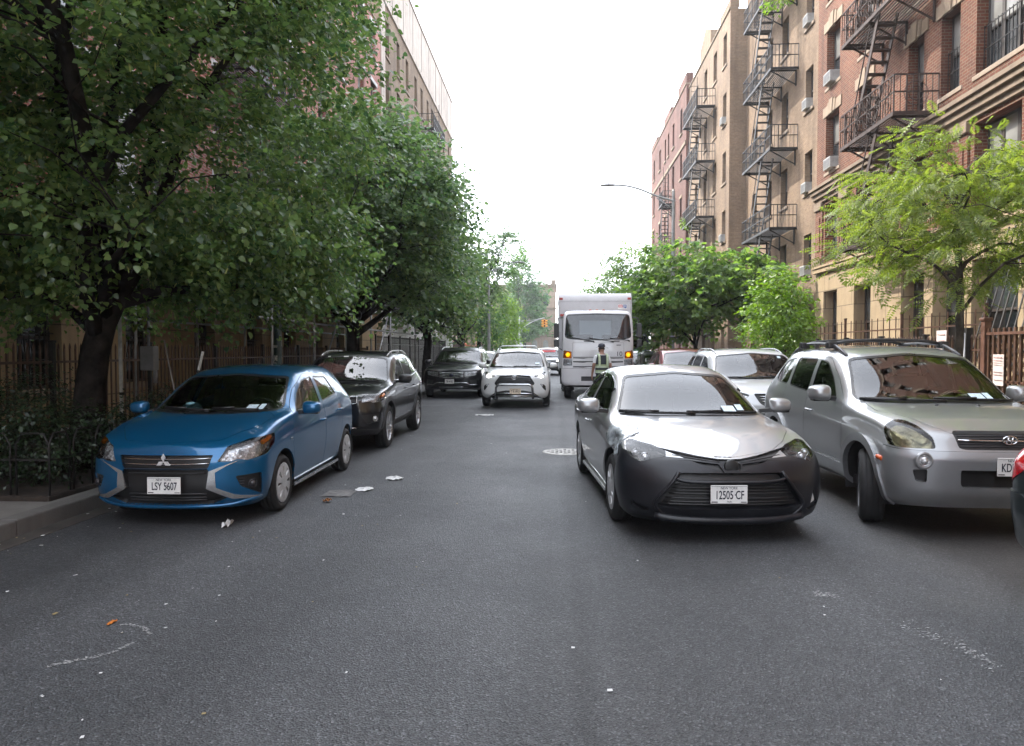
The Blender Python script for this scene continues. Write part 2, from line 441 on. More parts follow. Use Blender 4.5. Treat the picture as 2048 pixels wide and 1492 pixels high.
SPEC['hatch'] = dict(L=3.845, W=.8325, bow=(.42, 2.5), stern=(.3, 2.8), plan=[(0, .985), (.8, .99), (1.5, 1), (2.6, 1), (3.845, .95)],
    zb=[(0, .165), (.5, .165), (1, .185), (3, .2), (3.6, .25), (3.845, .28)],
    zs=[(0, .56), (.4, .66), (1, .76), (2, .82), (3, .87), (3.845, .9)],
    zt=[(0, .70), (.3, .79), (.7, .885), (1.15, .945), (2, .975), (3, 1.03), (3.4, 1.06), (3.845, 1.02)],
    zr=[(0, .73), (.3, .83), (.7, .92), (1.05, .965), (1.2, 1.0), (1.75, 1.28), (2.05, 1.355), (2.5, 1.385), (3.0, 1.375), (3.45, 1.335), (3.7, 1.28), (3.845, 1.1)],
    zc=[(0, .755), (.3, .865), (.7, .955), (.95, 1.0), (1.05, 1.03), (1.7, 1.35), (1.95, 1.415), (2.4, 1.45), (3.0, 1.445), (3.45, 1.41), (3.7, 1.37), (3.845, 1.2)],
    kb=[(0, .95), (4, .95)], kt=[(0, .93), (.8, .95), (1.3, .95), (3, .94), (3.845, .9)],
    kr=[(0, .80), (.7, .80), (1.05, .84), (1.3, .835), (1.75, .76), (2.2, .72), (3, .70), (3.6, .68)],
    nose=[(.15, .1), (.25, .03), (.4, 0), (.6, 0), (.7, .03), (.78, .08), (.9, .2)], tail=[(.2, .1), (.4, 0), (.7, 0), (.95, .05), (1.2, .22), (1.45, .28)])
SPEC['sedan'] = dict(L=4.65, W=.8875, bow=(.48, 2.5), stern=(.3, 2.6), plan=[(0, 1), (1, 1), (2.2, .99), (3.5, 1), (4.65, .95)],
    zb=[(0, .17), (.6, .16), (1.2, .17), (3.6, .19), (4.3, .25), (4.65, .3)],
    zs=[(0, .55), (.5, .68), (1.2, .74), (2.5, .8), (4, .86), (4.65, .88)],
    zt=[(0, .66), (.35, .75), (.8, .85), (1.3, .90), (1.6, .92), (2.6, .95), (3.6, .985), (4.2, .99), (4.65, .93)],
    zr=[(0, .69), (.35, .78), (.8, .875), (1.25, .935), (1.45, .97), (2, 1.21), (2.35, 1.335), (2.7, 1.375), (3.1, 1.365), (3.5, 1.28), (3.95, 1.10), (4.15, 1.04), (4.65, .98)],
    zc=[(0, .71), (.35, .81), (.8, .905), (1.2, .965), (1.3, .99), (1.95, 1.31), (2.25, 1.41), (2.6, 1.452), (3, 1.445), (3.4, 1.38), (3.9, 1.18), (4.15, 1.09), (4.5, 1.07), (4.65, 1.0)],
    kb=[(0, .95), (4, .95)], kt=[(0, .93), (.8, .95), (1.3, .95), (3, .94), (4.65, .92)],
    kr=[(0, .80), (.8, .80), (1.25, .84), (1.5, .83), (2.1, .74), (2.5, .69), (3.1, .68), (3.6, .72), (4.1, .8), (4.65, .8)],
    nose=[(.15, .1), (.22, .04), (.35, 0), (.5, .0), (.6, .03), (.68, .08), (.8, .2)], tail=[(.2, .1), (.4, 0), (.7, 0), (.95, .03), (1.1, .06)])
SPEC['softroad'] = dict(L=4.325, W=.8975, bow=(.38, 3.0), stern=(.3, 3), plan=[(0, 1), (.9, 1), (2, .985), (3.4, 1), (4.325, .95)],
    zb=[(0, .30), (.5, .27), (1, .30), (3.3, .32), (4, .38), (4.325, .42)],
    zs=[(0, .68), (.5, .80), (1, .87), (2, .93), (3.3, .97), (4.325, 1.0)],
    zt=[(0, .86), (.3, .93), (.8, 1.0), (1.2, 1.03), (2, 1.06), (3.2, 1.12), (3.9, 1.16), (4.325, 1.12)],
    zr=[(0, .90), (.3, .985), (.8, 1.055), (1.15, 1.09), (1.3, 1.12), (1.7, 1.36), (1.95, 1.5), (2.3, 1.58), (3, 1.59), (3.6, 1.55), (4, 1.45), (4.325, 1.25)],
    zc=[(0, .925), (.3, 1.02), (.8, 1.09), (1.1, 1.13), (1.2, 1.17), (1.75, 1.52), (1.95, 1.615), (2.3, 1.665), (3, 1.68), (3.6, 1.65), (4, 1.58), (4.325, 1.35)],
    kb=[(0, .95), (4, .95)], kt=[(0, .93), (.8, .95), (1.3, .955), (3, .95), (4.325, .92)],
    kr=[(0, .80), (.8, .80), (1.2, .86), (1.4, .85), (1.9, .79), (2.3, .765), (3.6, .74), (4.3, .72)],
    nose=[(.3, .06), (.45, 0), (.7, 0), (.8, .05), (.9, .10), (1, .2)], tail=[(.3, .1), (.5, 0), (.9, 0), (1.1, .03), (1.3, .12), (1.65, .25)])
def scaled(base, L, W, H, **kw):
    b = SPEC[base]; fy, fz = L / b['L'], H / max(p[1] for p in b['zc']); c = dict(b); c['L'], c['W'] = L, W
    for k in ('zb', 'zs', 'zt', 'zr', 'zc'): c[k] = [(y * fy, z * fz) for y, z in b[k]]
    for k in ('plan', 'kb', 'kt', 'kr'): c[k] = [(y * fy, z) for y, z in b[k]]
    for k in ('nose', 'tail'): c[k] = [(z * fz, y) for z, y in b[k]]
    c['fy'], c['fz'], c['fx'] = fy, fz, W / b['W']; c.update(kw); return c
SPEC['compass'] = scaled('softroad', 4.395, .91, 1.62, bow=(.36, 2.9), nose=[(.28, .05), (.42, 0), (.8, 0), (.9, .03), (1, .12)])
SPEC['explorer'] = scaled('softroad', 5.04, 1.0, 1.74, bow=(.42, 2.9), nose=[(.28, .05), (.42, 0), (.85, 0), (.95, .04), (1.05, .12)])
SPEC['highlander'] = scaled('softroad', 4.95, .965, 1.68, bow=(.45, 2.6), nose=[(.28, .08), (.42, 0), (.8, 0), (.9, .05), (1, .15)])
SPEC['crossover'] = scaled('softroad', 4.89, .947, 1.66, bow=(.45, 2.5))
# ---------------------------------------------------------------- what every car has
BLACK = mat('black_plastic', (.018, .018, .019), .42, var=.15)
GREYPL = mat('grey_plastic', (.035, .035, .038), .55, var=.2, vscale=9)
RUBBER = mat('tyre_rubber', (.016, .016, .017), .78, var=.3, vscale=14, bump=.3, bscale=120)
SEAL = mat('window_seal_black', (.01, .01, .011), .3)
CHROME = mat('chrome', (.72, .73, .75), .12, 1)
ALLOY = mat('wheel_alloy', (.52, .53, .55), .3, .85, var=.18)
HUBCAP = mat('hubcap_silver', (.56, .57, .58), .38, .35, var=.15)
DARKIN = mat('cabin_dark', (.022, .022, .024), .8)
CLOTH = mat('seat_cloth', (.05, .05, .055), .9, bump=.3, bscale=300)
CARGLASS = glass('car_glass', (.44, .48, .48), ior=2.05)
TINTED = glass('tinted_car_glass', (.12, .13, .13), ior=1.9)
LAMPGLASS = glass('lamp_glass', (.93, .94, .95), ior=1.45)
MIRROR = mat('mirror_face', (.75, .77, .8), .03, 1, var=.02)
BOWL = mat('lamp_bowl_chrome', (.66, .67, .68), .25, .55, var=.35, vscale=40, bump=1, bscale=30)
BOWLDARK = mat('lamp_bowl_dark', (.05, .05, .055), .25, .5)
AMBER = mat('amber_lens', (.75, .20, .02), .15, var=.2, vscale=40)
PLATEW = mat('plate_white', (.78, .78, .76), .35, var=.06)
PLATEK = mat('plate_ink', (.012, .014, .03), .4)
PAPER = mat('paper_white', (.75, .75, .73), .7, var=.1)
STICKER = mat('sticker_pale', (.55, .68, .74), .4, var=.15, vscale=60)
FONTS = {}
def text_mesh(txt, size, m, parent, name='lettering', loc=(0, 0, 0), rot=(PI / 2, 0, 0), sx=1, ext=.0008, align='CENTER', bold=0):
    cu = bpy.data.curves.new('lettering', 'FONT'); cu.body = txt; cu.size = size; cu.align_x = align; cu.align_y = 'CENTER'; cu.extrude = ext; cu.offset = bold
    o = bpy.data.objects.new('tmp', cu); COL.objects.link(o)
    me = bpy.data.meshes.new_from_object(o.evaluated_get(bpy.context.evaluated_depsgraph_get()))
    bpy.data.objects.remove(o); bpy.data.curves.remove(cu)
    me.materials.clear(); me.materials.append(m)
    q = link(name, me, parent); q.location = loc; q.rotation_euler = rot; q.scale = (sx, 1, 1); return q
def plate(parent, pos, left, right, tilt=0, small='NEW YORK', low=None, col=PLATEW, ink=PLATEK, yaw=0, notext=False):
    m = MB(); m.box((-.1525, -.004, -.076), (.1525, .004, .076), 0, .012)
    o = m.build('licence_plate', [col], parent); o.location = pos; o.rotation_euler = (tilt, 0, yaw)
    if notext: return o
    d = MB()
    d.box((-.148, -.0056, .0665), (.148, -.0035, .0685), 0); d.box((-.145, -.0056, -.066), (-.095, -.0035, -.058), 0); d.box((.098, -.0056, -.066), (.145, -.0035, -.06), 0)
    d.prism([(-.012, 0), (.01, .014), (.004, 0), (.01, -.012)], (.02 if low is None else .055, -.0036, -.004), (1, 0, 0), (0, 0, 1), (0, -.0018, 0))
    for x in (-.1, .1): d.lathe([(.006, -.0055), (.006, -.003)], 10, (x, 0, .054), 'y')
    d.build('plate_marks', [ink], o)
    text_mesh(small, .030, ink, o, loc=(0, -.0052, .052), sx=.9)
    g = text_mesh(left + ' ' + right, .098, ink, o, loc=(.004, -.0052, -.008), sx=.62 if len(left + right) < 8 else .55, bold=.0012)
    if low: text_mesh(low, .018, ink, o, loc=(0, -.0052, -.060))
    return o
def wheel_mesh(r, w, style, rr=None):
    """tyre and rim meshes, outer face towards +x, centred on the hub"""
    rr = rr or r * .70; t = MB(); h = w / 2; e = .018
    t.lathe([(rr * .96, h * .55), (rr, h * .86), (rr + .012, h * .93), ((rr + r) / 2, h), (r - e, h * .86), (r - .004, h * .66), (r, h * .5), (r - .008, h * .46), (r, h * .42), (r, h * .04), (r - .008, 0), (r, -h * .04), (r, -h * .42), (r - .008, -h * .46), (r, -h * .5), (r - e, -h * .86), (rr, -h * .9), (rr * .9, -h * .5)], 40, axis='x')
    ty = t.mesh('wheel', [RUBBER])
    m = MB(); d = h * .78
    m.lathe([(rr * .98, h * .9), (rr * .93, h * .92), (rr * .90, h * .7), (rr * .88, -h * .3), (0, -h * .32)], 40, axis='x', m=0)
    m.lathe([(rr * .55, -h * .25), (rr * .55, -h * .1), (0, -h * .1)], 20, axis='x', m=1)
    def spoke(a, w0, w1, r0, r1, x0, x1, th=.02, mm=0):
        ca, sa = math.cos(a), math.sin(a); V = []
        for (q, ww, x) in ((r0, w0, x0), (r1, w1, x1)):
            for sgn, dx in ((-1, -th), (-.8, 0), (.8, 0), (1, -th)): V.append((x + dx, q * ca - sgn * ww * sa, q * sa + sgn * ww * ca))
        m.add(V, [(0, 1, 5, 4), (1, 2, 6, 5), (2, 3, 7, 6), (0, 4, 7, 3), (0, 3, 2, 1), (4, 5, 6, 7)], mm)
    if style == 'cap':        # moulded plastic hubcap with narrow slots
        n = 16
        m.lathe([(rr * .97, h * .92), (rr * .85, h * .99), (rr * .80, h * .98)], 48, axis='x', m=2)
        m.lathe([(rr * .40, h * 1.0), (rr * .30, h * 1.03), (rr * .12, h * 1.03), (0, h * 1.02)], 32, axis='x', m=2)
        for i in range(n): spoke(2 * PI * i / n + (.07 if i % 2 else -.07), rr * .075, rr * .135, rr * .36, rr * .83, h * 1.0, h * .98, .012, 2)
        m.lathe([(rr * .84, h * .86), (rr * .3, h * .86)], 32, axis='x', m=1)
    elif style == 'steel':
        m.lathe([(rr * .95, h * .8), (rr * .7, h * .45), (rr * .35, h * .6), (rr * .2, h * .62), (0, h * .62)], 32, axis='x', m=1)
        for i in range(5):
            a = 2 * PI * i / 5; m.lathe([(.012, h * .66), (.012, h * .55)], 8, (0, rr * .25 * math.cos(a), rr * .25 * math.sin(a)), 'x', 0)
    elif style == 'disc':       # dull domed hubcap
        m.lathe([(rr * .97, h * .86), (rr * .8, h * .97), (rr * .75, h * .9), (rr * .45, h * .92), (rr * .4, h * 1.0), (0, h * 1.02)], 40, axis='x', m=2)
        for i in range(9): spoke(2 * PI * i / 9, rr * .05, rr * .07, rr * .4, rr * .8, h * .98, h * .97, .012, 2)
    else:
        n = 5; m.lathe([(rr * .26, h * .2), (rr * .24, h * .66), (rr * .14, h * .72), (0, h * .72)], 24, axis='x', m=0)
        for i in range(n):
            a = 2 * PI * i / n + PI / 2
            if style == 'twin':
                for s in (-1, 1): spoke(a + s * .13, rr * .075, rr * .07, rr * .15, rr * .93, h * .66, h * .82, .03)
            else: spoke(a, rr * .16, rr * .20, rr * .15, rr * .93, h * .66, h * .82, .03)
    ri = m.mesh('rim', [ALLOY, BLACK, HUBCAP]); return ty, ri
WM = {}
def wheels(root, c, ys, r, w, style, steer=0, inset=.012, rr=None, W=None):
    key = (round(r, 3), w, style)
    if key not in WM: WM[key] = wheel_mesh(r, w, style, rr)
    ty, ri = WM[key]; W = W or c['W']
    for k, y in enumerate(ys):
        for s in (1, -1):
            o = link('wheel', ty, root); o.location = (s * (W - inset - w / 2), y, r); o.rotation_euler = (random.random() * 6, 0, (0 if s > 0 else PI) + (steer if k == 0 else 0))
            o.rotation_mode = 'XYZ'; link('rim', ri, o)
    for y in ys:
        for s in (1, -1): l = MB(); l.lathe([(r + .075, s * (W - .03)), (r + .07, s * (W - w - .1)), (0, s * (W - w - .1))], 20, (0, y, r), 'x', 0, True, R(-14), R(194)); l.build('wheel_arch_liner', [BLACK], root)
def arch_poly(y, z, r, flat=0): return [(y + r * math.cos(t), z + r * math.sin(t)) for t in np.linspace(0, 2 * PI, 33)[:-1]]
def cabin(b, root, y0, y1, zf, zb, seats, dash, W, wheel_side=1, seatcol=CLOTH):
    """floor tub, dashboard, steering wheel, seats and headlining, seen through the glass"""
    c = b.c; faces = [f for f in b.bm.faces if f[b.lay] == 0 and f.calc_center_median().z > zb + .03]
    if faces: b.part(None, mat('headlining', (.10, .10, .10), .9), root, 'headlining', off=-.03, rim=0, faces=faces, shade=False)
    m = MB(); m.box((-W, y0, zf), (W, y1, zf + .02)); m.box((-W, y0, zf), (-W + .02, y1, zb)); m.box((W - .02, y0, zf), (W, y1, zb)); m.box((-W, y0 - .02, zf), (W, y0, zb)); m.box((-W, y1, zf), (W, y1 + .02, zb)); m.build('cabin_tub', [DARKIN], root)
    d = MB(); d.box((-W + .03, dash[0], dash[2] - .3), (W - .03, dash[1], dash[2]), 0, .05); d.box((-.33 * wheel_side - .2, dash[0] + .2, dash[2] - .02), (-.33 * wheel_side + .2, dash[1] + .02, dash[2] + .03), 0, .03)
    d.build('dashboard', [DARKIN], root)
    s = MB(); cx, cy, cz = .36 * wheel_side, dash[1] + .14, dash[2] - .02
    s.tube([(cx + .18 * math.cos(t), cy - .08 * math.sin(t), cz + .165 * math.sin(t)) for t in np.linspace(0, 2 * PI, 25)[:-1]], .015, 6, closed=True); s.bar((cx - .17, cy, cz), (cx + .17, cy, cz), .03); s.bar((cx, cy - .16, cz - .05), (cx, cy, cz), .06); s.build('steering_wheel', [BLACK], root)
    for (x, y, wd) in seats:
        q = MB(); zs = zf + .30; hh = zb - zs
        q.box((x - wd, y, zs - .16), (x + wd, y + .5, zs), 0, .05)
        V = []
        q2 = MB(); q2.box((x - wd * .96, -.06, 0), (x + wd * .96, .06, .62), 0, .055); q2.box((x - min(wd, .14), -.05, .64), (x + min(wd, .14), .04, .80), 0, .04)
        an = R(14); V = [(v[0], y + .52 + v[1] * math.cos(an) + v[2] * math.sin(an), zs - .04 + v[2] * math.cos(an) - v[1] * math.sin(an)) for v in q2.V]
        q.add(V, q2.F, 0, False); q.build('seat', [seatcol], root)
def door_mirror(root, pos, s, size, m1, m2, m3=MIRROR):
    """housing bulges forward, glass faces back; s = side"""
    w, h, d = size; q = bmesh.new(); bmesh.ops.create_uvsphere(q, u_segments=20, v_segments=12, radius=1)
    for v in q.verts:
        x, y, z = v.co; f = lambda t, e: math.copysign(abs(t) ** e, t)
        v.co = Vector((f(x, .62) * w / 2 * s, (f(y, .8) * d if y < 0 else f(y, .5) * d * .35), f(z, .62) * h / 2 * (1 - .12 * f(x, .6))))
    me = bpy.data.meshes.new('wing_mirror'); q.to_mesh(me); q.free(); me.materials.append(m1)
    for p in me.polygons: p.use_smooth = True
    o = link('wing_mirror', me, root); o.location = pos
    a = MB(); a.box((-w * .40, d * .33, -h * .36), (w * .40, d * .37, h * .36)); a.build('mirror_glass', [m3], o)
    b = MB(); b.bar((-s * w * .3, d * .05, -h * .32), (-s * (w * .5 + .09), d * .3, -h * .42), .06, .04); b.box((-w * .36, -d * .55, -h * .50), (w * .40, d * .3, -h * .33), 0, .015); b.build('mirror_stalk', [m2], o)
    return o
def handle(door, p, m, l=.17, s=1):
    q = MB(); q.tube([(0, -l / 2, 0), (.025 * s, -l * .36, 0), (.03 * s, 0, .004), (.025 * s, l * .36, 0), (0, l / 2, 0)], [.008, .013, .014, .013, .008], 8)
    o = q.build('handle', [m], door); o.location = p; return o
def underbody(root, c, z0=None, m=BLACK):
    z = c['zb'][1][1]; u = MB(); W, L = c['W'], c['L']; P = [(-.40 * W, .25), (.40 * W, .25), (.70 * W, .42), (W - .16, .75), (W - .10, 1.3), (W - .10, L - .9), (.7 * W, L - .25), (-.7 * W, L - .25), (-W + .10, L - .9), (-W + .10, 1.3), (-W + .16, .75), (-.70 * W, .42)]
    u.prism(P, (0, 0, z + .025), (1, 0, 0), (0, 1, 0), (0, 0, .08)); u.build('underbody', [m], root)
def lamp(mb, p, n, r, m=0, kind='lens'):
    """small reflector cup and lens looking along n"""
    p, n = Vector(p), Vector(n).normalized(); a = n.orthogonal().normalized(); b = n.cross(a)
    prof = [(r * 1.05, .0), (r, .012), (r * .92, .012), (r * .88, 0), (r * .6, .016), (r * .3, .026), (0, .03)] if kind == 'lens' else [(r, .0), (r * .97, .006), (r * .9, .0), (r * .5, -.02), (0, -.03)]
    V = []; k = 18
    for q, h in prof:
        for j in range(k):
            t = 2 * PI * j / k; V.append(p + n * h + (a * math.cos(t) + b * math.sin(t)) * q)
    mb.add(V, [(i * k + j, i * k + (j + 1) % k, (i + 1) * k + (j + 1) % k, (i + 1) * k + j) for i in range(len(prof) - 1) for j in range(k)], m, True)
def headlight(b, root, region, bowl, lenses=(), name='headlight', depth=.05, cover=LAMPGLASS, lensmat=LAMPGLASS, amber=None, inner=None):
    """clear cover flush with the skin over a sunk bowl holding round lamps"""
    for cov in b.part(region, cover, root, name, off=.001, rim=.004, rimmat=BLACK):
        me = cov.data; c = sum((v.co for v in me.vertices), Vector()) / len(me.vertices)
        pass
    covs = [o for o in COL.objects if o.parent == root and (o.name.split('.')[0] == name)]
    isl = b.islands(b.ids[region])
    isl = [g for g in isl if len(g) > 1]
    for g in isl:
        cx = sum(f.calc_center_median().x for f in g)
        par = None
        for o in covs:
            if sum(v.co.x for v in o.data.vertices) * cx > 0: par = o
        if par is None: continue
        b.part(region, bowl, par, 'reflector', off=-depth, rim=-depth * .97, rimmat=BOWLDARK, faces=g, shade=False)
        s = 1 if cx > 0 else -1
        for (a, u, v, r, k) in lenses:
            p, n = b.hit(a, u, v, s < 0, -depth * .62); mb_n = Vector((n.x * .35, n.y - .5, n.z * .1)); mb = MB(); lamp(mb, p, mb_n, r, 0, k); mb.build('lamp_lens', [lensmat], par)
def wiper(root, b, p0, p1, m=BLACK, top=0):
    (u0, v0), (u1, v1) = p0, p1; q = MB(); P = [b.hit(0, u0 + (u1 - u0) * t, v0 + (v1 - v0) * t, False, .022)[0] for t in np.linspace(0, 1, 9)]
    q.tube(P, .009, 6); q.tube([p + Vector((0, 0, -.014)) for p in P], .006, 5); q.tube([P[0], P[4] + Vector((0, -.02, .012))], .012, 6); q.build('wiper', [m], root)
def sticker(root, b, a, u, v, w, h, m, name='sticker', off=.004):
    V = [tuple(b.hit(a, u + i * w / 2, v + j * h / 2, False, off)[0]) for i, j in ((-1, -1), (1, -1), (1, 1), (-1, 1))]
    q = MB(); q.add(V, [(0, 1, 2, 3)]); V2 = [(x, y - .002, z + .001) for x, y, z in V]; q.add(V2, [(0, 1, 2, 3)]); return q.build(name, [m], root)
def rails(root, b, y0, y1, x, m, r=.016, lift=.05, ends=.12):
    for s in (1, -1):
        P = []
        for t in np.linspace(0, 1, 13):
            y = y0 + (y1 - y0) * t; p, n = b.hit('top', x * s, y); l = lift * min(1, min(t, 1 - t) / ends * .5 + .02) if min(t, 1 - t) < ends * 2 else lift
            P.append(p + Vector((0, 0, l)))
        q = MB(); q.tube(P, r, 8)
        for t in (2, 6, 10): q.bar(P[t] - Vector((0, 0, lift)), P[t], .03, .05)
        q.build('roof_rail', [m], root)
def std_car(key, root, pm, side, doors, arches, wheelr, ws, rearw, hoodpoly, style='alloy', glassm=CARGLASS, sideglass=None, tyre=.2, steer=0, flare=None, seal=.02, pre=None, dsplit=True, rr=None, handles=(), hm=None, mats=None, body_rim=.012, cab=True, seatcol=CLOTH, dent=None):
    """cuts glass, doors, bonnet and arches common to all; returns the Body before parts are linked"""
    c = SPEC[key] if isinstance(key, str) else key; b = Body(c)
    if dent:
        dent(b)
    roofy = [p for p in c['zc'] if p[1] == max(q[1] for q in c['zc'])][0][0]
    b.cut('windscreen', ws, 0, None, cond=lambda q: q.y < roofy + .2, ring=seal, ringname='window_seal')
    if rearw: b.cut('rear_window', rearw, 180, None, cond=lambda q: q.y > roofy, ring=.015, ringname='window_seal')
    for P in side: b.cut('side_window', P, 90, True, ring=.014, ringname='window_seal', cond=lambda q: abs(q.x) > .3)
    if pre: pre(b)
    if hoodpoly: b.cut('bonnet', hoodpoly, 'top', None, ring=.004, cond=lambda q: q.y < roofy - .4)
    for (y, r) in arches: b.cut('arch_hole', arch_poly(y, wheelr, r), 90, True, over=('shut_line', 'bumper', 'cladding'), cond=lambda q: abs(q.x) > .35, face=-.3)
    if flare:
        for (y, r) in arches: b.cut('arch_flare', arch_poly(y, wheelr, r + flare), 90, True, over=('bumper', 'cladding'), cond=lambda q: abs(q.x) > .35, face=.05)
    for P in doors: b.cut('door', P, 90, True, ring=.004, cond=lambda q: abs(q.x) > .3)
    b.drop('arch_hole')
    return b
def std_parts(b, root, pm, arches, wheelr, style, tyre, steer, glassm, sideglass=None, flarem=None, handles=(), hm=None, seats=None, cabz=(.28, .9), caby=(1.0, 3.2), dash=(.98, 1.35, .93), seatcol=CLOTH, rr=None, wheel_side=1, doorm=None, body_rim=.014, flareoff=.014, inset=.012):
    c = b.c
    b.part(None, pm, root, 'body', rim=body_rim, split=False)
    b.part('windscreen', glassm, root, off=-.006, rim=.006, rimmat=SEAL)
    b.part('rear_window', sideglass or glassm, root, off=-.006, rim=.006, rimmat=SEAL)
    b.part('side_window', sideglass or glassm, root, off=-.007, rim=.006, rimmat=SEAL)
    b.part('window_seal', SEAL, root, off=-.002, rim=.008)
    b.part('bonnet', pm, root, rim=.015)
    b.part('shut_line', BLACK, root, off=-.010, rim=-.008, split=False)
    ds = b.part('door', doorm or pm, root, rim=.015)
    if flarem: b.part('arch_flare', flarem, root, off=flareoff, rim=flareoff + .02)
    for (y, z, hl) in handles:
        for s in (1, -1):
            p, n = b.hit(90, y, z, s < 0, .004); best = None
            for d in ds:
                vs = d.data.vertices; k = np.empty(len(vs) * 3); vs.foreach_get('co', k); k = k.reshape(-1, 3)
                if k[:, 0].mean() * s > 0 and k[:, 1].min() < y < k[:, 1].max(): best = d
            handle(best or root, p, hm or pm, hl, s)
    wheels(root, c, [a[0] for a in arches], wheelr, tyre, style, steer, rr=rr, inset=inset)
    underbody(root, c)
    W = c['W'] - .13
    cabin(b, root, caby[0], caby[1], cabz[0], cabz[1], seats or [(-.37, caby[0] + .75, .24), (.37, caby[0] + .75, .24), (0, caby[0] + 1.6, .6)], dash, W, wheel_side, seatcol)
# ---------------------------------------------------------------- blue hatchback
def sym(P): return P + [(-x, *r) for x, *r in P[::-1] if abs(x) > 1e-6]
def blue_hatchback(loc, rz):
    t = thing('blue_hatchback', 'bright blue small hatchback parked at the kerb under the big tree, silver hubcaps', 'car', loc, rz, 'vehicles along the street')
    pm = paint('blue_paint', (.002, .10, .24), .5, .3, .08, .015)
    arches = [(.79, .345), (3.24, .345)]
    def pre(b):
        b.cut('headlight', rounded([(.36, .603), (.461, .735), (.683, .793), (.985, .815), (.97, .721), (.834, .645), (.610, .607), (.525, .622), (.475, .603)], .02), 45, True)
        b.cut('grille', rounded(sym([(.43, .665), (.40, .57), (.385, .543)]), .01), 0)
        b.cut('front_trim', [(.654, .616), (.398, .520), (.372, .361), (.575, .258), (.775, .248), (.778, .262), (.604, .296), (.456, .368), (.448, .505), (.542, .563)], 0, True)
        b.cut('lower_grille', rounded(sym([(.385, .541), (.397, .52), (.377, .361), (.54, .268), (.41, .205)]), .008), 0)
        b.cut('fog_pocket', rounded([(.50, .468), (.747, .483), (.765, .27), (.548, .369)], .02), 45, True)
    side = [rounded([(1.27, .955), (1.56, 1.15), (1.84, 1.275), (2.2, 1.31), (2.16, .992)], .03), rounded([(2.29, 1.31), (2.76, 1.29), (2.90, 1.06), (2.25, 1.005)], .03)]
    doors = [rounded([(1.16, .19), (2.17, .21), (2.215, .6), (2.235, .99), (2.27, 1.345), (1.98, 1.345), (1.55, 1.20), (1.14, .93), (1.06, .62)], .06), rounded([(2.18, .21), (2.74, .23), (2.93, .56), (3.02, .78), (2.97, 1.0), (2.85, 1.315), (2.28, 1.345), (2.245, .99), (2.225, .6)], .05)]
    ws = rounded([(-.69, .99), (-.565, 1.325), (0, 1.36), (.565, 1.325), (.69, .99), (.3, .972), (0, .97), (-.3, .972)], .05)
    hood = rounded([(-.62, 1.0), (-.715, .85), (-.66, .52), (-.45, .17), (0, .095), (.45, .17), (.66, .52), (.715, .85), (.62, 1.0), (.35, .93), (0, .90), (-.35, .93)], .05)
    b = std_car('hatch', t, pm, side, doors, arches, .285, ws, rounded(sym([(.50, 1.28), (.56, .98)]), .05), hood, pre=pre)
    std_parts(b, t, pm, arches, .285, 'cap', .185, 0, CARGLASS, handles=((2.08, .80, .15), (2.82, .86, .15)), rr=.205, dash=(.92, 1.35, .945), cabz=(.28, .93), caby=(1.0, 3.2), seatcol=mat('seat_beige', (.16, .14, .115), .9))
    headlight(b, t, 'headlight', BOWL, [(45, .60, .69, .05, 'lens'), (45, .76, .73, .045, 'cup')], depth=.06)
    for s in (False, True): m = MB(); b.strip(m, [(.80, .752), (.86, .765), (.93, .785)], 45, .022, -.02, s); m.build('indicator', [AMBER], t)
    b.part('grille', BLACK, t, off=-.035, rim=-.034, rimmat=BLACK); b.part('lower_grille', BLACK, t, off=-.05, rim=-.049, rimmat=BLACK)
    b.part('front_trim', mat('satin_silver', (.55, .56, .57), .25, .8), t, off=.006, rim=.02); b.part('fog_pocket', BLACK, t, off=-.03, rim=-.029, rimmat=BLACK)
    m = MB()
    for z, k in ((.632, .41), (.585, .40)): b.strip(m, [(-k, z + .006), (-.2, z), (0, z), (.2, z), (k, z + .006)], 0, .006, -.006)
    m.build('grille_trim', [CHROME], t)
    m = MB()
    for z in (.53, .50, .30, .265, .235): b.strip(m, [(-.36, z), (0, z), (.36, z)], 0, .008, -.03)
    m.build('grille_bars', [GREYPL], t)
    m = MB()
    for s in (False, True):
        p, n = b.hit(45, .66, .385, s, -.012); lamp(m, p, n, .04, 0, 'lens')
        for z in (.44, .415, .39, .365): b.strip(m, [(.53, z), (.585, z)], 45, .006, -.012, s)
    m.build('fog_lamp', [mat('fog_dark', (.04, .04, .045), .2, .3)], t)
    m = MB(); b.strip(m, [(-.77, .25), (-.56, .20), (-.3, .185), (0, .183), (.3, .185), (.56, .20), (.77, .25)], 0, .02, .0); m.build('front_lip', [pm], t)
    # three diamonds on the grille
    p, n = b.hit(0, 0, .612); m = MB(); q = .064
    for k in range(3):
        a = R(90 + 120 * k); u = Vector((math.cos(a), 0, math.sin(a))); v = Vector((-math.sin(a), 0, math.cos(a)))
        m.prism([(0, 0), (q * .5, q * .29), (q, 0), (q * .5, -q * .29)], p + Vector((0, -.016, 0)), u * 1.1, v, (0, .014, 0))
    m.build('emblem', [mat('bright_metal', (.80, .80, .82), .3, .45)], t)
    pp, n = b.hit(0, 0, .40, off=.012); plate(t, pp + Vector((.02, -.03, 0)), 'LSY', '5607')
    for s in (1, -1): door_mirror(t, (s * .945, 1.33, 1.0), s, (.20, .135, .085), pm, BLACK)
    wiper(t, b, (-.50, 1.0), (.02, .985)); wiper(t, b, (.02, 1.0), (.50, .99))
    for s in (1, -1): m = MB(); m.bar((s * .80, 1.15, .20), (s * .815, 2.78, .215), .022, .028); m.build('sill_trim', [mat('satin_silver', (.55, .56, .57), .25, .8)], t)
    sticker(t, b, 0, .40, 1.02, .10, .045, STICKER); sticker(t, b, 0, .495, 1.025, .05, .045, STICKER)
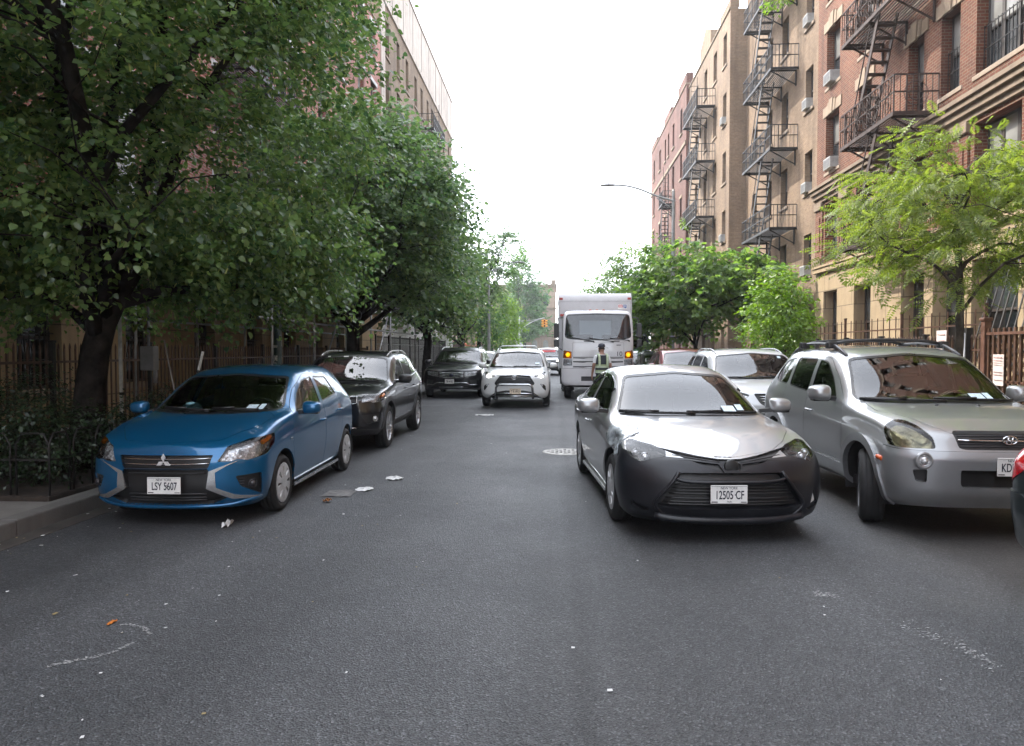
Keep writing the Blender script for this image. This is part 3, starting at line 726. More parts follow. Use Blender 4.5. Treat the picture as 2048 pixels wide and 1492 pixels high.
    m = MB(); m.box((-.05, 1.02, .955), (.42, 1.22, .965), 0, .004); m.build('dash_paper', [mat('lime_paper', (.45, .62, .08), .7, var=.3, vscale=20)], t)
    m = MB(); m.sphere((-.30, 1.18, 1.0), (.11, .08, .07), 12); m.build('cloth_bundle', [mat('teal_cloth', (.20, .40, .45), .9, var=.3, vscale=25)], t)
    m = MB()
    for s in (False, True):
        p, n = b.hit(90, 1.0, .70, s, .002); m.sphere(p, (.012, .03, .016), 10)
    m.build('side_repeater', [LAMPGLASS], t)
    m = MB(); m.tube([(-.2, 2.75, 1.43), (-.2, 2.9, 1.60)], [.008, .004], 6); m.build('aerial', [BLACK], t)
    return t
# ---------------------------------------------------------------- silver sedan with an unpainted bumper
def fbm(p, s):
    from mathutils import noise
    return noise.fractal(Vector(p) * s, 1.0, 2.0, 3)
def grille_bars(b, t, zs, k, r=.007, off=-.03, m=GREYPL, name='grille_bars'):
    q = MB()
    for i, z in enumerate(zs):
        w = k(z) if callable(k) else k; b.strip(q, [(-w, z), (-w * .5, z), (0, z), (w * .5, z), (w, z)], 0, r, off)
    return q.build(name, [m], t)
def silver_sedan(loc, rz):
    t = thing('silver_sedan', 'silver saloon in the lane with an unpainted dark bumper and a taped crumpled wing', 'car', loc, rz, 'vehicles along the street')
    pm = paint('silver_paint', (.38, .385, .39), .6, .34, .05, .05)
    BUMP = mat('bare_bumper', (.012, .013, .017), .36, var=.25, vscale=3, spec=.45)
    arches = [(.96, .375), (3.66, .375)]
    def dent(b):
        for v in b.bm.verts:
            d = (v.co - Vector((-.88, .80, .76))).length
            if d < .40:
                k = (1 - (d / .40) ** 2) ** 2; v.co += Vector((.055 * k + .045 * k * fbm(v.co, 9), .02 * k * fbm(v.co + Vector((3, 0, 0)), 11), -.02 * k + .03 * k * fbm(v.co + Vector((0, 5, 0)), 10)))
        b.bm.normal_update(); b.bvh = BVHTree.FromBMesh(b.bm)
    def pre(b):
        b.cut('headlight', rounded([(.988, .805), (.955, .82), (.72, .79), (.56, .752), (.515, .715), (.60, .701), (.698, .668), (.80, .70), (.875, .744)], .015), 40, True)
        b.cut('upper_grille', rounded(sym([(.56, .775), (.25, .725), (.10, .708), (0, .704)]) [::-1] + sym([(.06, .60), (.10, .668), (.33, .692), (.54, .69)])[::1], .004), 0)
        b.cut('bumper', [(-.3, -.1), (.60, -.1), (.63, .3), (.66, .62), (.70, .775), (.55, .762), (.35, .74), (.12, .705), (-.3, .69)], 90, None, face=-2)
        b.cut('main_opening', rounded(sym([(.42, .600), (.60, .35), (.615, .325), (.45, .30)]), .02), 0, over=('bumper',))
        b.cut('fog_slit', rounded([(.70, .30), (.735, .445), (.79, .33)], .01), 0, False, over=('bumper',))
        b.cut('fog_recess', rounded([(.66, .28), (.80, .34), (.80, .30), (.70, .262)], .01), 0, True, over=('bumper',))
        b.cut('taped_patch', [(1.05, .68), (.99, .80), (.965, .86), (1.10, .90), (1.26, .915), (1.42, .87), (1.47, .77), (1.33, .70), (1.24, .73), (1.14, .64)], 50, True, cond=lambda q: q.x < 0)
    side = [rounded([(1.62, .965), (1.95, 1.165), (2.25, 1.275), (2.72, 1.312), (2.74, 1.0)], .03), rounded([(2.83, 1.0), (2.81, 1.312), (3.1, 1.30), (3.45, 1.205), (3.72, 1.07), (3.70, 1.03)], .03)]
    doors = [rounded([(1.40, .21), (2.72, .22), (2.79, .6), (2.785, 1.335), (2.5, 1.335), (2.1, 1.24), (1.75, 1.06), (1.48, .93), (1.36, .6)], .05), rounded([(2.74, .22), (3.25, .24), (3.40, .55), (3.62, .76), (3.76, .97), (3.77, 1.06), (3.48, 1.225), (3.1, 1.335), (2.80, 1.335), (2.80, .6)], .05)]
    ws = rounded([(-.735, .965), (-.55, 1.34), (0, 1.385), (.55, 1.34), (.735, .965), (.4, .965), (0, .968), (-.4, .965)], .05)
    hood = rounded([(-.70, 1.26), (-.755, .78), (-.60, .48), (-.42, .27), (0, .115), (.42, .27), (.60, .48), (.755, .78), (.70, 1.26), (.4, 1.15), (0, 1.09), (-.4, 1.15)], .04)
    b = std_car('sedan', t, pm, side, doors, arches, .317, ws, rounded(sym([(.52, 1.33), (.66, 1.08)]), .05), hood, pre=pre, dent=dent)
    std_parts(b, t, pm, arches, .317, 'disc', .205, 0, CARGLASS, handles=((2.62, .80, .18), (3.50, .84, .18)), dash=(1.2, 1.75, .93), cabz=(.26, .92), caby=(1.3, 3.6))
    headlight(b, t, 'headlight', mat('lamp_bowl_grey', (.20, .195, .19), .22, .6, var=.3, vscale=20, bump=.25, bscale=18), [(40, .69, .722, .042, 'lens'), (40, .80, .75, .034, 'lens')], depth=.045, lensmat=BOWL)
    b.part('bumper', BUMP, t, rim=.02, rimmat=BLACK, split=False)
    b.part('upper_grille', BLACK, t, off=-.02, rim=-.019, rimmat=BLACK, split=False); b.part('main_opening', BLACK, t, off=-.055, rim=-.054, rimmat=BUMP); b.part('fog_slit', PAPER, t, off=-.02, rim=-.019, rimmat=BUMP); b.part('fog_recess', BLACK, t, off=-.025, rim=-.024, rimmat=BUMP)
    tape = mat('silver_tape', (.50, .55, .57), .22, .25, var=.3, vscale=12, bump=1, bscale=14)
    b.part('taped_patch', tape, t, off=.009, rim=.014)
    m = MB(); b.strip(m, [(-.46, .728), (-.25, .705), (-.09, .684)], 0, .008, -.004); b.strip(m, [(.46, .728), (.25, .705), (.09, .684)], 0, .008, -.004); m.build('grille_trim', [GREYPL], t)
    m = MB(); b.strip(m, [(-.47, .56), (-.40, .535), (0, .525), (.40, .535), (.47, .56)], 0, .016, -.012); m.build('grille_crossbar', [BUMP], t)
    for k in (1, -1): m = MB(); b.strip(m, [(k * .43, .605), (k * .53, .47), (k * .625, .335), (k * .56, .25), (k * .48, .215)], 0, .016, -.002); m.build('bumper_ridge', [BUMP], t)
    grille_bars(b, t, (.385, .355, .33, .50, .475, .45, .425), lambda z: .42 + (.6 - z) * .6, .008, -.04, BLACK)
    m = MB(); p, n = b.hit(0, 0, .645, off=.004); m.lathe([(.062, .012), (.06, -.008), (.05, -.012), (0, -.012)], 24, tuple(p), 'y', 0)
    m.tube([p + Vector((.075 * math.cos(a), -.006, .055 * math.sin(a))) for a in np.linspace(-1.1, .7, 9)], .008, 6, 0); m.build('badge_socket', [BLACK], t)
    m = MB(); b.strip(m, [(-.62, .235), (-.45, .215), (0, .205), (.45, .215), (.62, .235)], 0, .034, .010); m.build('front_lip', [BUMP], t)
    pp, n = b.hit(0, 0, .44, off=.0); plate(t, (pp.x - .04, pp.y - .02, .432), '12505', 'CF', low='TAXI')
    for s in (1, -1): door_mirror(t, (s * 1.0, 1.60, 1.045), s, (.225, .15, .095), paint('mirror_silver', (.36, .37, .38), .55, .34), BLACK)
    wiper(t, b, (-.70, .985), (.02, .975)); wiper(t, b, (-.06, .985), (.66, .975))
    sticker(t, b, 0, .40, 1.02, .13, .05, STICKER); sticker(t, b, 0, .52, 1.03, .07, .05, STICKER)
    m = MB(); m.sphere(b.hit(0, 0, 1.34, off=-.05)[0], (.11, .05, .035), 12); m.build('rear_view_mirror', [BLACK], t)
    m = MB()
    for x in (-.10, -.07, -.03, .01): m.sphere(b.hit('top', x, .135 + abs(x) * .1, off=-.001)[0], (.022, .012, .004), 8)
    m.build('rust_chip', [mat('rust', (.07, .035, .02), .8, var=.4, vscale=60)], t)
    for s in (1, -1): m = MB(); m.box((s * (.8875 - .06), 1.40, .19), (s * (.8875 - .02), 3.24, .23), 0, .01); m.build('sill_trim', [pm], t)
    m = MB()      # visors over the side windows
    for s in (False, True): b.strip(m, [(1.95, 1.18), (2.25, 1.285), (2.72, 1.322)], 90, .008, .012, s, flat=.03); b.strip(m, [(2.83, 1.322), (3.1, 1.312), (3.45, 1.215)], 90, .008, .012, s, flat=.03)
    m.build('window_visor', [TINTED], t)
    return t
# ---------------------------------------------------------------- silver off-roader
def silver_offroader(loc, rz):
    t = thing('silver_offroader', 'silver compact SUV with roof rails parked at the right kerb, front wheels turned', 'SUV', loc, rz, 'vehicles along the street')
    pm = paint('warm_silver_paint', (.32, .33, .335), .65, .34, .05, .10); low = paint('cladding_silver', (.28, .29, .30), .55, .4, .05, .14)
    arches = [(.84, .415), (3.47, .415)]
    def pre(b):
        b.cut('headlight', rounded([(.94, .90), (.935, .955), (.887, 1.0), (.80, 1.0), (.691, .968), (.60, .925), (.537, .881), (.515, .83), (.502, .788), (.70, .785), (.870, .795)], .03), 40, True)
        b.cut('grille', rounded(sym([(.40, .935), (.43, .92), (.41, .795), (.36, .785)]), .03), 0)
        b.cut('cladding', [(-.3, -.1), (.52, -.1), (.45, .45), (.42, .70), (.38, .79), (.2, .775), (-.3, .765)], 90, None, face=-2, ring=.005)
        b.cut('opening', rounded(sym([(.415, .62), (.42, .60), (.42, .50), (.40, .475)]), .02), 0, over=('cladding',))
        b.cut('corner_recess', rounded([(.665, .616), (.765, .612), (.745, .515), (.67, .508)], .015), 0, True, over=('cladding',))
        b.cut('sill_cladding', rounded([(1.30, .20), (3.0, .24), (3.06, .50), (2.2, .475), (1.24, .47)], .03), 90, True)
    side = [rounded([(1.62, 1.12), (1.86, 1.33), (2.12, 1.49), (2.38, 1.525), (2.40, 1.13)], .05), rounded([(2.49, 1.135), (2.46, 1.53), (3.12, 1.535), (3.16, 1.18)], .05), rounded([(3.24, 1.185), (3.20, 1.53), (3.52, 1.51), (3.80, 1.36), (3.80, 1.22)], .06)]
    doors = [rounded([(1.32, .50), (2.40, .50), (2.44, .8), (2.43, 1.55), (2.1, 1.535), (1.75, 1.34), (1.42, 1.08), (1.30, .8)], .06), rounded([(2.42, .50), (3.05, .52), (3.12, .72), (3.28, .88), (3.20, 1.55), (2.445, 1.55), (2.455, .8)], .06)]
    ws = rounded([(-.775, 1.11), (-.62, 1.535), (0, 1.59), (.62, 1.535), (.775, 1.11), (.4, 1.105), (0, 1.11), (-.4, 1.105)], .06)
    hood = rounded([(-.73, 1.22), (-.76, .80), (-.60, .36), (-.45, .13), (0, .085), (.45, .13), (.60, .36), (.76, .80), (.73, 1.22), (.4, 1.11), (0, 1.07), (-.4, 1.11)], .05)
    b = std_car('softroad', t, pm, side, doors, arches, .345, ws, rounded(sym([(.55, 1.5), (.62, 1.15)]), .05), hood, pre=pre, flare=.075)
    std_parts(b, t, pm, arches, .345, 'twin', .225, R(-20), CARGLASS, sideglass=glass('side_glass_grey', (.22, .23, .24), ior=1.7), flarem=low, flareoff=.028, handles=((2.28, .94, .18), (3.02, .97, .18)), dash=(1.12, 1.5, 1.06), cabz=(.45, 1.06), caby=(1.25, 3.9), inset=-.005, seatcol=mat('seat_grey', (.13, .13, .135), .9))
    yell = mat('lamp_bowl_aged', (.46, .45, .38), .3, .5, var=.35, vscale=9, bump=.6, bscale=22)
    headlight(b, t, 'headlight', yell, [(40, .60, .87, .055, 'lens'), (40, .72, .87, .05, 'cup'), (40, .83, .93, .04, 'cup')], depth=.06, cover=glass('aged_lamp_glass', (.82, .80, .68), rough=.08, ior=1.45))
    b.part('grille', BLACK, t, off=-.03, rim=-.029, rimmat=pm); b.part('cladding', low, t, off=.008, rim=.03, split=False); b.part('opening', BLACK, t, off=-.05, rim=-.058, rimmat=low); b.part('corner_recess', BLACK, t, off=-.05, rim=-.058, rimmat=low); b.part('sill_cladding', low, t, off=.014, rim=.03)
    m = MB(); b.strip(m, [(-.40, .865), (0, .86), (.40, .865)], 0, .008, -.012); m.build('grille_trim', [CHROME], t)
    m = MB()
    for z in (.91, .885, .84, .82): b.strip(m, [(-.39, z), (0, z), (.39, z)], 0, .006, -.026)
    m.build('grille_bars', [GREYPL], t)
    # oval badge with a slanted letter
    p, n = b.hit(0, 0, .86, off=.012); m = MB(); m.tube([p + Vector((.058 * math.cos(a), -.006, .034 * math.sin(a))) for a in np.linspace(0, 2 * PI, 25)[:-1]], .006, 6, closed=True)
    m.tube([p + Vector(q) for q in ((-.026, -.006, -.025), (-.018, -.006, .0), (-.008, -.006, .026))], .007, 6); m.tube([p + Vector(q) for q in ((.008, -.006, -.026), (.018, -.006, 0), (.026, -.006, .025))], .007, 6); m.tube([p + Vector(q) for q in ((-.018, -.006, -.004), (.0, -.006, .0), (.018, -.006, .004))], .005, 6); m.build('emblem', [CHROME], t)
    for s in (False, True):
        p, n = b.hit(0, .69, .69, s, .024); m = MB(); lamp(m, p, Vector((n.x * .3, -1, 0)), .045, 0, 'lens'); m.lathe([(.075, .014), (.07, -.004), (.05, -.006), (.046, .01)], 24, tuple(p + Vector((0, -.006, 0))), 'y', 1); m.build('fog_lamp', [BOWL, low], t)
        m = MB(); b.strip(m, [(.76, .665), (.80, .668), (.84, .67)], 60, .024, .004, s); m.build('indicator', [mat('orange_lens', (.62, .10, .02), .2)], t)
    pp, n = b.hit(0, 0, .66, off=.02); plate(t, (pp.x, pp.y - .01, .655), 'KDF', '1482')
    for s in (1, -1): door_mirror(t, (s * 1.01, 1.62, 1.17), s, (.22, .17, .135), pm, BLACK)
    wiper(t, b, (-.74, 1.12), (-.02, 1.115)); wiper(t, b, (-.10, 1.13), (.66, 1.115))
    rails(t, b, 1.95, 3.75, .60, mat('rail_grey', (.12, .12, .125), .35, .5), .017, .065, .12)
    m = MB()
    for y in (2.35, 3.25):
        P = [b.hit('top', x, y)[0] + Vector((0, 0, .07)) for x in np.linspace(-.62, .62, 9)]; m.tube(P, .018, 8)
        for s in (0, 8): m.box(P[s] - Vector((.05, .05, .05)), P[s] + Vector((.05, .05, .03)), 0, .015)
    m.build('roof_bars', [BLACK], t)
    sticker(t, b, 0, .36, 1.16, .13, .05, STICKER); sticker(t, b, 0, .47, 1.165, .06, .05, STICKER)
    m = MB()
    for s in (.19, -.19): m.lathe([(.016, -.004), (.014, .012), (0, .014)], 10, tuple(b.hit('top', s, .86)[0]), 'z')
    m.build('washer_nozzle', [BLACK], t)
    return t
# ---------------------------------------------------------------- the other cars
SIDE0 = [[(1.62, 1.12), (1.86, 1.33), (2.12, 1.49), (2.38, 1.525), (2.40, 1.13)], [(2.49, 1.135), (2.46, 1.53), (3.12, 1.535), (3.16, 1.18)], [(3.24, 1.185), (3.20, 1.53), (3.52, 1.51), (3.84, 1.36), (3.84, 1.22)]]
DOOR0 = [[(1.32, .42), (2.40, .42), (2.44, .8), (2.43, 1.55), (2.1, 1.535), (1.75, 1.34), (1.42, 1.08), (1.30, .8)], [(2.42, .42), (3.05, .44), (3.12, .72), (3.28, .88), (3.20, 1.55), (2.445, 1.55), (2.455, .8)]]
HOOD0 = [(-.73, 1.22), (-.76, .80), (-.62, .40), (-.45, .16), (0, .10), (.45, .16), (.62, .40), (.76, .80), (.73, 1.22), (.4, 1.11), (0, 1.07), (-.4, 1.11)]
WS0 = [(-.775, 1.11), (-.63, 1.535), (0, 1.59), (.63, 1.535), (.775, 1.11), (.4, 1.105), (0, 1.11), (-.4, 1.105)]
def sc2(P, fu, fv): return [(u * fu, v * fv) for u, v in P]
def suv(name, label, key, loc, rz, pm, wr, front, flare=None, flarem=None, style='twin', tyre=.22, cat='SUV', sideg=TINTED, steer=0, railm=None, mirror=None, seal=.018, chand=None, seatcol=CLOTH, arch=.065, axles=(.84, 3.47), seats=None, group='vehicles along the street'):
    t = thing(name, label, cat, loc, rz, group); c = SPEC[key]; fx, fy, fz = c['fx'], c['fy'], c['fz']
    arches = [(y * fy, wr + arch) for y in axles]
    side = [rounded(sc2(P, fy, fz), .05) for P in SIDE0]; doors = [rounded(sc2(P, fy, fz), .06) for P in DOOR0]
    b = std_car(key, t, pm, side, doors, arches, wr, rounded(sc2(WS0, fx, fz), .06), rounded(sym(sc2([(.55, 1.5), (.62, 1.15)], fx, fz)), .05), rounded(sc2(HOOD0, fx, fy), .05), pre=front[0], flare=flare, seal=seal)
    std_parts(b, t, pm, arches, wr, style, tyre, steer, CARGLASS, sideglass=sideg, flarem=flarem, flareoff=.018, handles=((2.28 * fy, .95 * fz, .18), (3.02 * fy, .98 * fz, .18)), hm=chand, dash=(1.12 * fy, 1.5 * fy, 1.06 * fz), cabz=(.42, 1.05 * fz), caby=(1.25 * fy, 3.9 * fy), inset=-.004, seatcol=seatcol)
    front[1](b, t)
    for s in (1, -1): door_mirror(t, (s * (c['W'] + .11), 1.62 * fy, 1.16 * fz), s, (.23, .16, .14), mirror or pm, BLACK)
    wiper(t, b, (-.74 * fx, 1.115 * fz), (-.02, 1.11 * fz)); wiper(t, b, (-.10, 1.125 * fz), (.66 * fx, 1.115 * fz))
    if railm: rails(t, b, 1.95 * fy, 3.75 * fy, .60 * fx, railm, .013, .036, .12)
    return t, b
def bar_tube(t, b, name, pts, m, r=.012, off=0.0, mirror=False):
    q = MB()
    for P in (pts if isinstance(pts[0][0], (tuple, list)) else [pts]):
        b.strip(q, P, 0, r, off)
        if mirror: b.strip(q, [(-x, z) for x, z in P], 0, r, off)
    return q.build(name, [m], t)
# black compact off-roader with the slotted grille
def compass_front():
    def pre(b):
        b.cut('headlight', rounded([(.535, .901), (.80, .925), (1.084, .940), (1.11, .905), (1.02, .83), (.90, .80), (.66, .79), (.62, .815), (.49, .80)], .02), 45, True)
        for x in (-.55, -.375, -.2, -.025, .15, .325, .5): b.cut('grille_slot', rounded([(x - .052, .885), (x + .062, .89), (x + .066, .785), (x - .048, .775)], .02), 0)
        b.cut('fog_pocket', rounded([(.475, .60), (.83, .625), (.80, .50), (.56, .455)], .03), 45, True)
        b.cut('lower_bumper', [(-.3, -.1), (.50, -.1), (.44, .36), (-.3, .40)], 90, None, face=-2)
        b.cut('sill_cladding', rounded([(1.30, .20), (3.0, .24), (3.06, .45), (2.2, .43), (1.24, .42)], .03), 90, True)
    def post(b, t):
        headlight(b, t, 'headlight', BOWL, [(45, .70, .85, .05, 'lens'), (45, .82, .86, .04, 'cup')], depth=.05)
        m = MB()
        for s in (False, True): b.strip(m, [(.93, .87), (1.0, .885), (1.05, .90)], 45, .03, -.02, s)
        m.build('indicator', [AMBER], t)
        b.part('grille_slot', BLACK, t, off=-.02, rim=-.028, rimmat=CHROME)
        m = MB()
        for x in (-.55, -.375, -.2, -.025, .15, .325, .5): m.tube([b.hit(0, *p, False, .003)[0] for p in rounded([(x - .052, .885), (x + .062, .89), (x + .066, .785), (x - .048, .775)], .02)], .009, 6, closed=True)
        m.build('grille_trim', [CHROME], t); b.part('fog_pocket', BLACK, t, off=-.025, rim=-.024, rimmat=BLACK); b.part('lower_bumper', GREYPL, t, off=.006, rim=.02, split=False); b.part('sill_cladding', GREYPL, t, off=.012, rim=.03)
        for s in (False, True):
            p, n = b.hit(45, .69, .54, s, .0); m = MB(); lamp(m, p, n, .042, 0, 'lens'); m.build('fog_lamp', [BOWL], t)
        bar_tube(t, b, 'bumper_trim', [(.56, .40), (.2, .385), (0, .385), (-.2, .385), (-.56, .40)], CHROME, .008)
        pp, n = b.hit(0, 0, .60, off=.02); plate(t, (pp.x, pp.y - .005, .56), 'HGR', '3029')
        m = MB()
        for s in (False, True): b.strip(m, [(1.55, 1.085), (2.1, 1.085), (2.9, 1.115), (3.55, 1.165), (3.82, 1.22), (3.70, 1.36)], 90, .008, .004, s)
        m.build('window_trim', [CHROME], t)
        sticker(t, b, 0, -.10, 1.50, .09, .02, PAPER); sticker(t, b, 0, -.42, 1.50, .05, .02, PAPER)
    return pre, post
def black_offroader(loc, rz):
    pm = paint('black_paint', (.004, .004, .006), 0, .3, .1, .012)
    t, b = suv('black_offroader', 'black compact SUV with slotted grille and silver wheels parked behind the blue hatchback', 'compass', loc, rz, pm, .355, compass_front(), flare=.07, flarem=GREYPL, railm=mat('rail_silver', (.5, .5, .5), .3, .9), mirror=BLACK, sideg=CARGLASS)
def explorer_front():
    def pre(b):
        b.cut('headlight', rounded([(.44, .905), (.80, .955), (.86, .955), (.83, .785), (.60, .745), (.43, .725)], .03), 0, True)
        b.cut('grille', rounded(sym([(.425, .885), (.40, .675)]), .03), 0)
        b.cut('lower_bumper', [(-.3, -.1), (.50, -.1), (.44, .32), (-.3, .36)], 90, None, face=-2)
        b.cut('fog_pocket', rounded([(.60, .62), (.84, .64), (.84, .50), (.66, .46)], .03), 0, True)
    def post(b, t):
        headlight(b, t, 'headlight', BOWL, [(0, .55, .83, .05, 'lens'), (0, .70, .86, .05, 'lens')], depth=.05)
        b.part('grille', BLACK, t, off=-.03, rim=-.034, rimmat=CHROME); b.part('lower_bumper', GREYPL, t, off=.006, rim=.02, split=False); b.part('fog_pocket', BLACK, t, off=-.02, rim=-.019, rimmat=BLACK)
        bar_tube(t, b, 'grille_bars', [[(-.41, z + .01), (-.3, z + .01), (-.22, z - .012), (-.1, z - .012), (0, z - .012), (.1, z - .012), (.22, z - .012), (.3, z + .01), (.41, z + .01)] for z in (.865, .815, .765, .715)], CHROME, .014, -.008)
        m = MB(); p, n = b.hit(0, 0, .78, off=.0); m.sphere(p + Vector((0, -.004, 0)), (.085, .02, .04), 16); m.build('emblem', [mat('badge_dark', (.02, .025, .05), .2)], t)
        bar_tube(t, b, 'bumper_trim', [[(-.84, .475), (-.62, .46), (-.52, .52), (-.2, .525), (0, .525), (.2, .525), (.52, .52), (.62, .46), (.84, .475)], [(-.42, .385), (0, .38), (.42, .385)]], CHROME, .011)
        pp, n = b.hit(0, 0, .55, off=.02); plate(t, (pp.x - .06, pp.y - .01, .575), 'T88', '4418C')
        m = MB(); b.part('nothing', BLACK, t)
    return pre, post
def black_suv(loc, rz):
    pm = paint('black_paint', (.004, .004, .006), 0, .3, .1, .012)
    suv('black_suv', 'large black SUV with chrome barred grille parked behind the black off-roader', 'explorer', loc, rz, pm, .37, explorer_front(), railm=mat('rail_silver', (.5, .5, .5), .3, .9), style='alloy')
LAMPON = mat('headlamp_lit', (1, .97, .9), .3, emit=3, var=.02); YLAMPON = mat('yellow_lamp_lit', (1, .60, .02), .3, emit=.45, var=.1)
def highlander_front():
    def pre(b):
        b.cut('headlight', rounded([(.53, .905), (.60, .925), (.845, 1.01), (.86, .99), (.82, .89), (.72, .83), (.60, .86)], .015), 0, True)
        b.cut('grille', rounded(sym([(.10, .925), (.42, .905), (.56, .70), (.53, .645), (.15, .655)]), .02), 0)
        b.cut('fog_pocket', rounded([(.70, .685), (.80, .675), (.865, .62), (.875, .48), (.80, .54)], .03), 0, True)
        b.cut('lower_bumper', sym([(.25, .50), (.50, .46), (.80, .26), (.84, .1)]), 0)
    def post(b, t):
        headlight(b, t, 'headlight', BOWL, [(0, .735, .915, .06, 'lens')], depth=.05, lensmat=LAMPON)
        b.part('grille', BLACK, t, off=-.03, rim=-.034, rimmat=BLACK); b.part('fog_pocket', BLACK, t, off=-.03, rim=-.029, rimmat=BLACK); b.part('lower_bumper', BLACK, t, off=-.01, rim=-.009, rimmat=BLACK)
        bar_tube(t, b, 'grille_trim', [(-.50, .91), (-.42, .912), (-.1, .93), (0, .932), (.1, .93), (.42, .912), (.50, .91)], CHROME, .012)
        bar_tube(t, b, 'grille_bars', [[(-k, z), (-k * .5, z - .012), (0, z), (k * .5, z - .012), (k, z)] for z, k in ((.86, .40), (.815, .44), (.77, .47), (.725, .5), (.68, .5))], GREYPL, .010, -.02)
        p, n = b.hit(0, 0, .86, off=.012); m = MB()
        for rx, rz2, cx, cz in ((.085, .058, 0, 0), (.024, .055, 0, 0), (.058, .022, 0, .028)): m.tube([p + Vector((cx + rx * math.cos(a), -.004, cz + rz2 * math.sin(a))) for a in np.linspace(0, 2 * PI, 25)[:-1]], .006, 6, closed=True)
        m.build('emblem', [CHROME], t)
        for s in (False, True):
            p, n = b.hit(0, .76, .64, s, -.01); m = MB(); lamp(m, p, Vector((0, -1, 0)), .035, 0, 'lens'); m.build('fog_lamp', [BOWL], t)
        bar_tube(t, b, 'bumper_trim', [[(-.72, .30), (-.5, .395), (-.2, .42), (0, .42), (.2, .42), (.5, .395), (.72, .30)]], CHROME, .016, -.01)
        m = MB(); m.tube([(-.52, -.06, .27), (-.50, -.09, .58), (-.47, -.10, .64), (-.40, -.10, .665), (.40, -.10, .665), (.47, -.10, .64), (.50, -.09, .58), (.52, -.06, .27)], .032, 12); m.tube([(-.51, -.08, .345), (.51, -.08, .345)], .03, 12)
        m.build('bull_bar', [mat('steel_bar', (.42, .43, .44), .22, .95)], t)
        plate(t, (.03, -.13, .485), 'T', 'K-1913', col=mat('plate_orange_tint', (.66, .55, .42), .4), notext=False)
        m = MB(); y = 1.95 * b.c['fy']; m.tube([(-.60, y - .06, 1.60), (-.55, y, 1.72), (-.50, y, 1.745), (.50, y, 1.745), (.55, y, 1.72), (.60, y - .06, 1.60)], .018, 8); m.build('roof_hoop', [mat('rail_silver', (.5, .5, .5), .3, .9)], t)
        b2 = [b.hit('top', s * .64, 1.2 * b.c['fy'])[0] for s in (1, -1)]
        sticker(t, b, 0, .60, 1.22, .12, .05, STICKER)
    return pre, post
def white_suv(loc, rz):
    pm = paint('white_paint', (.68, .69, .69), .0, .3, .02, .04)
    suv('white_suv', 'white SUV driving up the lane with lit headlamps, steel front bar and roof hoop', 'highlander', loc, rz, pm, .37, highlander_front(), railm=mat('rail_silver', (.5, .5, .5), .3, .9), style='alloy')
def plain_front(bowl=BOWL, k=1.0):
    def pre(b):
        fz = b.c['fz']
        b.cut('headlight', rounded(sc2([(.50, .88), (.64, .93), (.80, .985), (.86, .98), (.85, .90), (.70, .84), (.54, .82)], b.c['fx'], fz), .02), 0, True)
        b.cut('grille', rounded(sym(sc2([(.44, .90), (.36, .74), (.30, .70)], b.c['fx'], fz)), .03), 0)
        b.cut('opening', rounded(sym(sc2([(.55, .58), (.62, .42)], b.c['fx'], fz)), .03), 0)
    def post(b, t):
        fz = b.c['fz']; headlight(b, t, 'headlight', bowl, [(0, .70, .90 * fz, .05, 'lens')], depth=.05)
        b.part('grille', BLACK, t, off=-.03, rim=-.034, rimmat=CHROME); b.part('opening', BLACK, t, off=-.04, rim=-.039, rimmat=BLACK)
        bar_tube(t, b, 'grille_bars', [[(-w, z * fz), (0, z * fz), (w, z * fz)] for z, w in ((.86, .38), (.82, .36), (.78, .34))], CHROME, .008, -.015)
        pp, n = b.hit(0, 0, .62 * fz, off=.015); plate(t, (pp.x, pp.y - .01, .62 * fz), 'JKM', '2754')
    return pre, post
def white_crossover(loc, rz):
    pm = paint('pearl_white_paint', (.62, .64, .66), .05, .3, .02, .05)
    t, b = suv('white_crossover', 'white crossover with silver roof rails parked between the silver saloon and silver off-roader', 'crossover', loc, rz, pm, .37, plain_front(), railm=mat('rail_silver', (.5, .5, .5), .3, .9), style='alloy', sideg=CARGLASS)
    sticker(t, b, 0, .50, 1.48, .06, .04, STICKER)
SPEC['minivan'] = scaled('softroad', 5.0, .97, 1.68, bow=(.5, 2.4), n=56, per=4, n1=20, n3=12)
SPEC['wagon'] = scaled('softroad', 4.4, .89, 1.60, bow=(.42, 2.5), n=56, per=4, n1=20, n3=12)
SPEC['van'] = scaled('softroad', 5.1, .99, 1.78, bow=(.4, 2.6), n=56, per=4, n1=20, n3=12)
